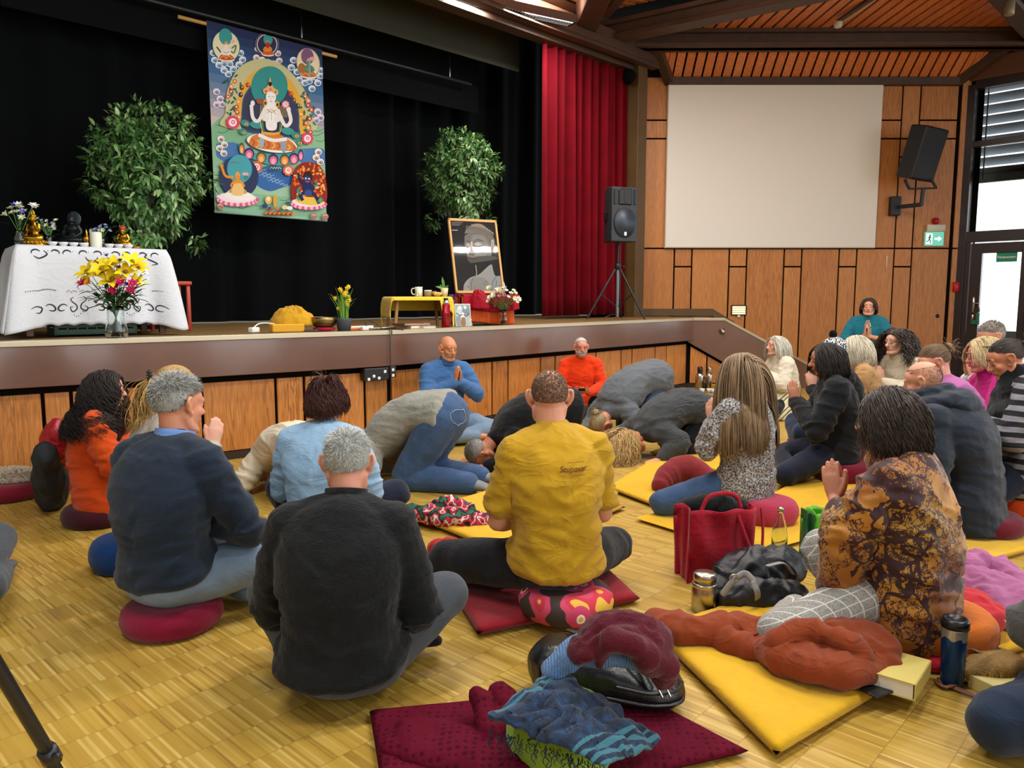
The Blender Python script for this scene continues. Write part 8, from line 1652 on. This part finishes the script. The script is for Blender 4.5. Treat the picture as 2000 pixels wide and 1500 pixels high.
def openbag(name,label,p,rz,size,mm,lean=.06,flare=1.06,crease=True,n=14):
 t=thing(name,label,'bag',p,rz);w,d,h=size;b=Buf();R_=[]
 for k in range(n+1):
  z=k/n;s=1+(flare-1)*z;ring=[]
  for q in range(48):
   a=q/48*4;e=int(a);u=a-e;x,y=((-1+2*u,-1),(1,-1+2*u),(1-2*u,1),(-1,1-2*u))[e];side=e in(1,3)
   dx=(-.10*math.sin(u*PI)*z if side and crease else 0)*(1 if e==1 else-1);wv=.012*math.sin(z*7+q*.5)+.010*math.sin(q*1.3+z*3)
   ring.append(((x*w/2+dx*w)*s+wv*.6,y*d/2*s+wv+(.02*math.sin(u*PI)*(-1 if e==0 else 1 if e==2 else 0)),z*h+.006*math.sin(q)*z))
  R_.append(ring)
 R_=np.array(R_);inner=R_[::-1]*np.array([.97,.94,1.0]);b.rings(np.concatenate([R_,inner[:-1]+(0,0,.0),inner[-1:]+(0,0,.01)]),cap=False);b.add(R_[0],[tuple(range(48))]);obj('bag_body',b,mm,t);return t
M_tote=cloth('red_felt','#9c1226',.1,200,.4);tt=openbag('red_tote','red felt tote bag with dark things inside, standing on the floor',on_z(1392,1122),R(14),(.32,.15,.335),M_tote)
for s_,yy,pts in((1,-.095,((.06,-.09,.33),(.09,-.12,.22),(.13,-.125,.13),(.18,-.11,.12),(.2,-.09,.22),(.19,-.085,.33))),(2,.0,((-.1,-.06,.335),(-.06,-.05,.39),(.02,-.04,.40),(.08,-.05,.385),(.1,-.06,.335)))):b=Buf();b.tube([np.array(q)for q in pts],[[.010,.006]]*len(pts),10,smooth=6);obj('bag_handle',b,M_tote,tt)
heap('dark_jacket','dark folded jacket stuffed in the red tote','jacket',[(((1350,995,.30),(1400,990,.32),(1440,995,.30)),(.05,.06,.045))],M_fleece,seed=13,amp=.014,zmin=.2)
gb2=openbag('green_bag','bright green shopping bag with white print beside the checked trousers',on_z(1622,1102),R(6),(.25,.13,.27),plain('green_foil','#57a824',.35,spec=.5,var=.1,vscale=12),flare=1.0)
M_dg=plain('dark_green_foil','#14522e',.4);b=Buf();b.box((-.128,0,.14),(.006,.13,.26),None,0);b.box((.124,-.068,.14),(.012,.004,.27),None,0);obj('bag_side',b,M_dg,gb2,smooth=False);b=Buf();b.tube([(-.13,-.02,.26),(-.15,-.04,.17),(-.148,-.05,.1),(-.135,-.05,.06)],[[.014,.003]]*4,8,smooth=4);obj('bag_handle',b,M_dg,gb2)
b=Buf();Fp=Paint(lambda p:np.asarray(p,float),(0,-.0865,0),X_,Z,(0,-1,0),step=.0004);Fp.mat('#eef2e6')
for x,z,r in((.0,.175,.028),(.028,.165,.02),(-.02,.15,.024),(.012,.2,.016),(.0,.135,.02)):Fp.ell(x,z,r,r*.9,'#eef2e6')
Fp.ell(.004,.16,.014,.018,'#57a824')
for k,wd in enumerate((.07,.055)):
 for q in range(int(wd/.009)):Fp.ell(-.03+.010*q,.095-.022*k,.0035,.0055,'#eef2e6',0,8)
obj('bag_print',Fp.b,Fp.mats,gb2,smooth=False,recalc=False)
bp_=heap('backpack','black rucksack with grey straps lying before the checked trousers','rucksack',[(((1408,1146,.06),(1460,1118,.10),(1525,1106,.11)),[[.05,.06],[.09,.1],[.07,.09]]),(((1430,1170,.05),(1490,1165,.06),(1550,1165,.05)),(.05,.06,.04))],plain('black_nylon','#15161a',.5,var=.2,bump=.2),seed=15,amp=.020,fr=1.3)
o_=np.array(bp_.location);M_gs=plain('grey_webbing','#8a8a86',.7)
for pts in(((1412,1160,.10),(1432,1135,.15),(1455,1120,.17),(1472,1135,.15)),((1472,1138,.15),(1480,1160,.11),(1478,1185,.03)),((1500,1105,.20),(1530,1100,.2),(1548,1120,.15))):b=Buf();b.tube([on_z(x,y,z)-o_ for x,y,z in pts],[[.013,.004]]*len(pts),8,smooth=5);obj('strap',b,M_gs,bp_)
b=Buf();q=on_z(1433,1130,.16)-o_;b.tube([q+np.array([.016*math.cos(a),0,.016*math.sin(a)])for a in np.linspace(0,2*PI,15)],[.004]*15,6,round_=False);obj('ring',b,M_st,bp_)
heap('red_blanket','scarlet blanket under the woman with the tree print shawl','blanket',[(((1740,1270,.03),(1800,1240,.06),(1870,1190,.1),(1905,1180,.08)),[[.025,.06],[.045,.14],[.06,.16],[.04,.1]]),(((1760,1282,.03),(1830,1280,.03),(1905,1262,.03)),[[.02,.06],[.025,.08],[.02,.06]])],cloth('scarlet_fleece','#b3202a',.08,300,.3),seed=17,amp=.014)
zafu('round_cushion','orange cushion under the scarlet blanket of the shawl woman',pos_of('treescarf')+(.13,-.03,.036),.2,.13,cloth('tangerine_cotton','#c4661a',.06,320,.2))
heap('pink_blanket','mauve pink fleece blanket heaped behind the scarlet blanket','blanket',[(((1890,1150,.1),(1940,1165,.09),(2010,1200,.07)),[[.07,.1],[.07,.14],[.05,.14]]),(((1885,1110,.13),(1930,1110,.11),(1990,1150,.08),(2040,1180,.06)),(.05,.055,.05,.04)),(((1905,1205,.04),(1960,1215,.04),(2030,1220,.04)),[[.03,.06],[.04,.08],[.03,.06]])],cloth('mauve_fleece','#a05c84',.08,260,.35),seed=19,amp=.020)
heap('red_blanket','bright red fleece blanket at the knee of the yellow T-shirt man','blanket',[(((850,1072,.05),(880,1080,.07),(905,1100,.06)),(.04,.06,.05)),(((848,1110,.04),(880,1125,.04)),(.035,.04))],cloth('bright_red_fleece','#b0121c',.08,300,.3),seed=21,amp=.014)
heap('twisted_cushion','soft dark red cushion folded over on the yellow mat','cushion',[(((1290,948,.07),(1310,925,.12),(1345,915,.14),(1385,935,.09)),(.055,.075,.085,.06)),(((1330,960,.07),(1360,955,.075),(1392,945,.07)),(.05,.055,.045))],cloth('brick_red_cotton','#7a2426',.06,340,.2),seed=23,amp=.008,fr=.6,voxel=.012)
sc_m=NT('multicolour_scarf');v_=sc_m.coord();sc_m.col(sc_m.ramp(sc_m.noise(v_,15,1),[(.3,lin('#1f5a44')),(.4,lin('#16161a')),(.46,lin('#a31a2c')),(.53,lin('#c9c4b4')),(.57,lin('#b02a4a')),(.66,lin('#2c2a30')),(.74,lin('#2f6f58'))],'CONSTANT'));sc_m.set(rough=.9)
heap('bright_scarf','crumpled scarf in red, green and black on the yellow mat','scarf',[(((805,1000,.06),(850,1005,.07),(900,1012,.06),(945,1015,.05)),[[.025,.05],[.035,.08],[.035,.07],[.02,.05]]),(((850,990,.08),(880,985,.085),(915,995,.07)),(.03,.035,.025))],sc_m.m,seed=25,amp=.018,fr=1.8)
heap('bright_scarf','crumpled scarf in green, orange and violet by the jeans of the hatted person','scarf',[(((1545,880,.05),(1565,865,.06),(1590,890,.04)),(.05,.06,.04))],sc_m.m,seed=27,amp=.02,fr=1.8)
p=on_z(1925,1325);sb=thing('straw_bag','flat straw bag with brown leather strap near the tumbler','bag',p);ms_=NT('woven_straw');v_=ms_.coord(rot=(0,0,.5));br_=ms_.n('ShaderNodeTexBrick');ms_.l(v_,br_.inputs[0]);br_.inputs['Scale'].default_value=60;br_.inputs['Color1'].default_value=lin('#a8823f');br_.inputs['Color2'].default_value=lin('#8a652c');br_.inputs['Mortar'].default_value=lin('#3f2c14');ms_.col(br_.outputs['Color']);ms_.set(rough=.8);ms_.bump(br_.outputs['Fac'],-.4,.004)
t=Buf();t.tube([(-.08,-.02,.035),(0,.0,.05),(.11,.04,.04)],[[.03,.05],[.04,.09],[.03,.09]],20,side=(0,0,1),smooth=4,power=3);obj('bag_body',t,ms_.m,sb);b=Buf();b.tube([np.array(q)for q in((-.08,-.02,.06),(-.09,.0,.09),(-.05,.02,.10),(0,.0,.08))],[[.008,.003]]*4,8,smooth=4);b.tube([np.array(q)for q in((-.09,-.05,.03),(-.18,-.08,.012),(-.185,-.03,.012),(-.12,-.13,.01),(-.03,-.16,.01))],[[.009,.003]]*5,8,smooth=5);obj('leather_strap',b,plain('brown_leather','#7a4a2a',.5),sb)
p=on_z(118,945)+(0,.08,0);rb=heap('red_rucksack','red roll top rucksack leaning on the stage front behind the orange shirt','rucksack',[(((118,924,.12),(116,895,.28),(113,864,.44),(111,842,.52)),[[.13,.09],[.14,.1],[.12,.07],[.09,.03]])],plain('red_tarpaulin','#a81425',.4,spec=.5,var=.12),seed=29,amp=.016,it=4)
db=heap('dark_bag','dark cloth bag with red print leaning on the red rucksack','bag',[(((100,965,.09),(98,940,.2),(92,905,.33),(88,890,.4)),[[.11,.07],[.12,.08],[.1,.06],[.06,.04]])],plain('charcoal_canvas','#1d2124',.8,var=.15),seed=31,amp=.016,it=4)
o_=np.array(db.location);yb_=on_z(100,965,.09)[1]-.098;b=Buf()
for pts in(((78,905,.22),(80,920,.19),(86,930,.17)),((76,930,.16),(82,936,.15),(80,946,.12),(74,940,.14)),((84,915,.21),(90,922,.19)),((108,900,.26),(114,905,.25),(116,915,.22)),((112,890,.28),(117,897,.26)),((110,918,.22),(116,922,.2))):b.tube([at_y(x,y,yb_+.10*max(0,z-.2))-o_ for x,y,z in pts],[[.008,.004]]*len(pts),6,smooth=3)
obj('red_print',b,plain('red_ink','#b0281e',.7),db);b=Buf();b.tube([on_z(x,y,z)-o_ for x,y,z in((92,900,.38),(105,880,.42),(116,885,.38),(118,910,.28))],[[.012,.003]]*4,8,smooth=5);obj('strap',b,plain('charcoal_canvas','#1d2124',.8),db)
zafu('round_cushion','maroon cushion with a sheepskin at the left picture edge',at(18,972),.2,.10,M_maroon)
fs=thing('sheepskin','grey beige sheepskin lying on the maroon cushion at the left edge','sheepskin',at(22,962,0)+Z*.105);r_=np.random.default_rng(9);b=Buf();n=2600;a=r_.uniform(0,2*PI,n);q=np.sqrt(r_.uniform(0,1,n));pp=np.c_[.25*q*np.cos(a),.19*q*np.sin(a),.03*(1-q**2)-.02*q**3];strands(pp,np.c_[np.cos(a)*q,np.sin(a)*q,.8-q*.5]+r_.normal(size=(n,3))*.4,.045,4,None,.5,[],.8,.0022,b,.3,.003,1,r_);t=Buf();t.ell((0,0,0),(.25,.19,.03));obj('hide',t,plain('hide_beige','#8d806c',.9),fs);obj('wool',b,hairmat('wool_beige','#8f8270','#cdbfa6'),fs,recalc=False)
sq=thing('upright_cushion','ochre square cushion leaning on the stage front behind the bald man','cushion',atd(806,7.18),R(48));b=Buf();cq=rotx(R(-14))
b.grid(lambda u,v:cq@np.array([(u-.5)*.36*(1-.12*math.sin(v*PI)),-.06*math.sin(u*PI)**.6*math.sin(v*PI)**.6,v*.36*(1-.0*u)+.012-.03*math.sin(u*PI)*(v>.5)*math.sin((v-.5)*PI)]),18,18);b.grid(lambda u,v:cq@np.array([(u-.5)*.36*(1-.12*math.sin(v*PI)),.06*math.sin(u*PI)**.6*math.sin(v*PI)**.6,v*.36+.012-.03*math.sin(u*PI)*(v>.5)*math.sin((v-.5)*PI)]),18,18);obj('cushion_cover',b,cloth('ochre_cotton','#a98328',.08,320,.2),sq)
for px,lab,bk in((1369,'steel vacuum jug with black grip by the stage stairs',True),(1387,'slim steel flask by the stage stairs, right of the jug',False)):
 p=np.array([(px-1000)/FPX*10.65,10.65,0]);t=thing('vacuum_flask',lab,'flask',p);r=.062 if bk else .046;b=Buf();b.lathe([(0,0),(r,0),(r,.2),(r*.9,.23),(r*.55,.25),(0,.25)],(0,0,0),24);obj('flask_body',b,M_st,t);b=Buf();b.lathe([(r*.5,.25),(r*.62,.26),(r*.62,.31),(r*.5,.335),(0,.335)],(0,0,0),20);obj('flask_lid',b,M_st if not bk else plain('lid_black','#121315'),t)
 if bk:b=Buf();b.tube([(r*.7,-r*.7,.2),(r*1.1,-r*1.1,.16),(r*1.1,-r*1.1,.06),(r*.7,-r*.7,.03)],[.012]*4,8,smooth=4);obj('handle',b,plain('lid_black','#121315'),t)
cupm=Buf();cupm.lathe([(0,0),(.025,0),(.04,.055),(.037,.055),(.023,.006),(0,.006)],(0,0,0),22);c0=None
for k,(px,d,lab)in enumerate(((1374,10.42,'white cup lying nearest to the vacuum jug'),(1388,10.42,'white cup right of the first cup before the flasks'),(1396,10.38,'white cup beside the books at the stairs'))):
 p=np.array([(px-1000)/FPX*d,d,.002]);o=c0.copy()if c0 else obj('white_cup',cupm,M_bowl)
 if c0:COL.objects.link(o)
 c0=c0 or o;o.location=tuple(p);tag(o,lab,'cup','white cups by the stage stairs')
p=np.array([2.86,10.5,0]);book('yellow_book','white book lowest of the pile by the stage stairs',p,.3,(.2,.15,.05),'#d9d6cc');book('yellow_book','yellow book topmost of the pile by the stage stairs',p,.1,(.19,.14,.05),'#d9b93a',z=.0505)
p=atd(1194,8.6);b=Buf();b.box(p+Z*.09,(.22,.2,.17),rotz(.5),.03);o=obj('storage_box',b,plain('grey_felt_box','#5d5f62',.9));tag(o,'grey box beside the bearded man by the stage front','box');book('pink_book','raspberry pink book lying on the grey box beside the bearded man',p+Z*.176,.4,(.2,.15,.03),'#b3204e');t=thing('mug','grey green mug standing on the pink book beside the bearded man','mug',p+Z*.207);b=Buf();b.lathe([(0,0),(.034,0),(.038,.09),(.035,.09),(.031,.008),(0,.008)],(0,0,0),24);obj('cup',b,plain('celadon','#7d948c',.35),t);b=Buf();b.tube([(.036,0,.07),(.062,0,.06),(.06,0,.03),(.034,0,.02)],[.006]*4,8,smooth=4);obj('handle',b,plain('celadon','#7d948c',.35),t)
j1,j0=at_y(97,1474,1.62),at_y(-6,1300,1.50);dr_=nrm(j0-j1);ft=j1-dr_*(j1[2]-.012)/dr_[2];top=j1+dr_*1.05;tr=thing('tripod','black camera tripod leg slanting through the lower left corner','tripod',ft*np.array([1,1,0]));o_=np.array(tr.location);M_tp=plain('tripod_black','#16171a',.4)
b=Buf();b.tube([j1-o_,top-o_],[.0145,.0145],14);obj('leg',b,M_tp,tr);b=Buf();b.tube([ft-o_,j1-o_],[.010,.010],12);obj('leg',b,M_tp,tr);b=Buf();b.tube([j1-dr_*.022-o_,j1+dr_*.02-o_],[.021,.021],8,round_=False);b.tube([j1-o_,j1-o_+np.array([.03,-.02,.01])],[.009,.007],8);obj('clamp',b,M_tp,tr)
for a in(140,255):e_=top-o_+np.array([math.cos(R(a))*.55,math.sin(R(a))*.55,0]);e_[2]=.012;b=Buf();b.tube([top-o_,e_],[.014,.011],12);obj('leg',b,M_tp,tr)
b=Buf();b.lathe([(0,-.05),(.045,-.05),(.045,.03),(.02,.06),(0,.06)],top-o_,18);obj('tripod_head',b,M_tp,tr)
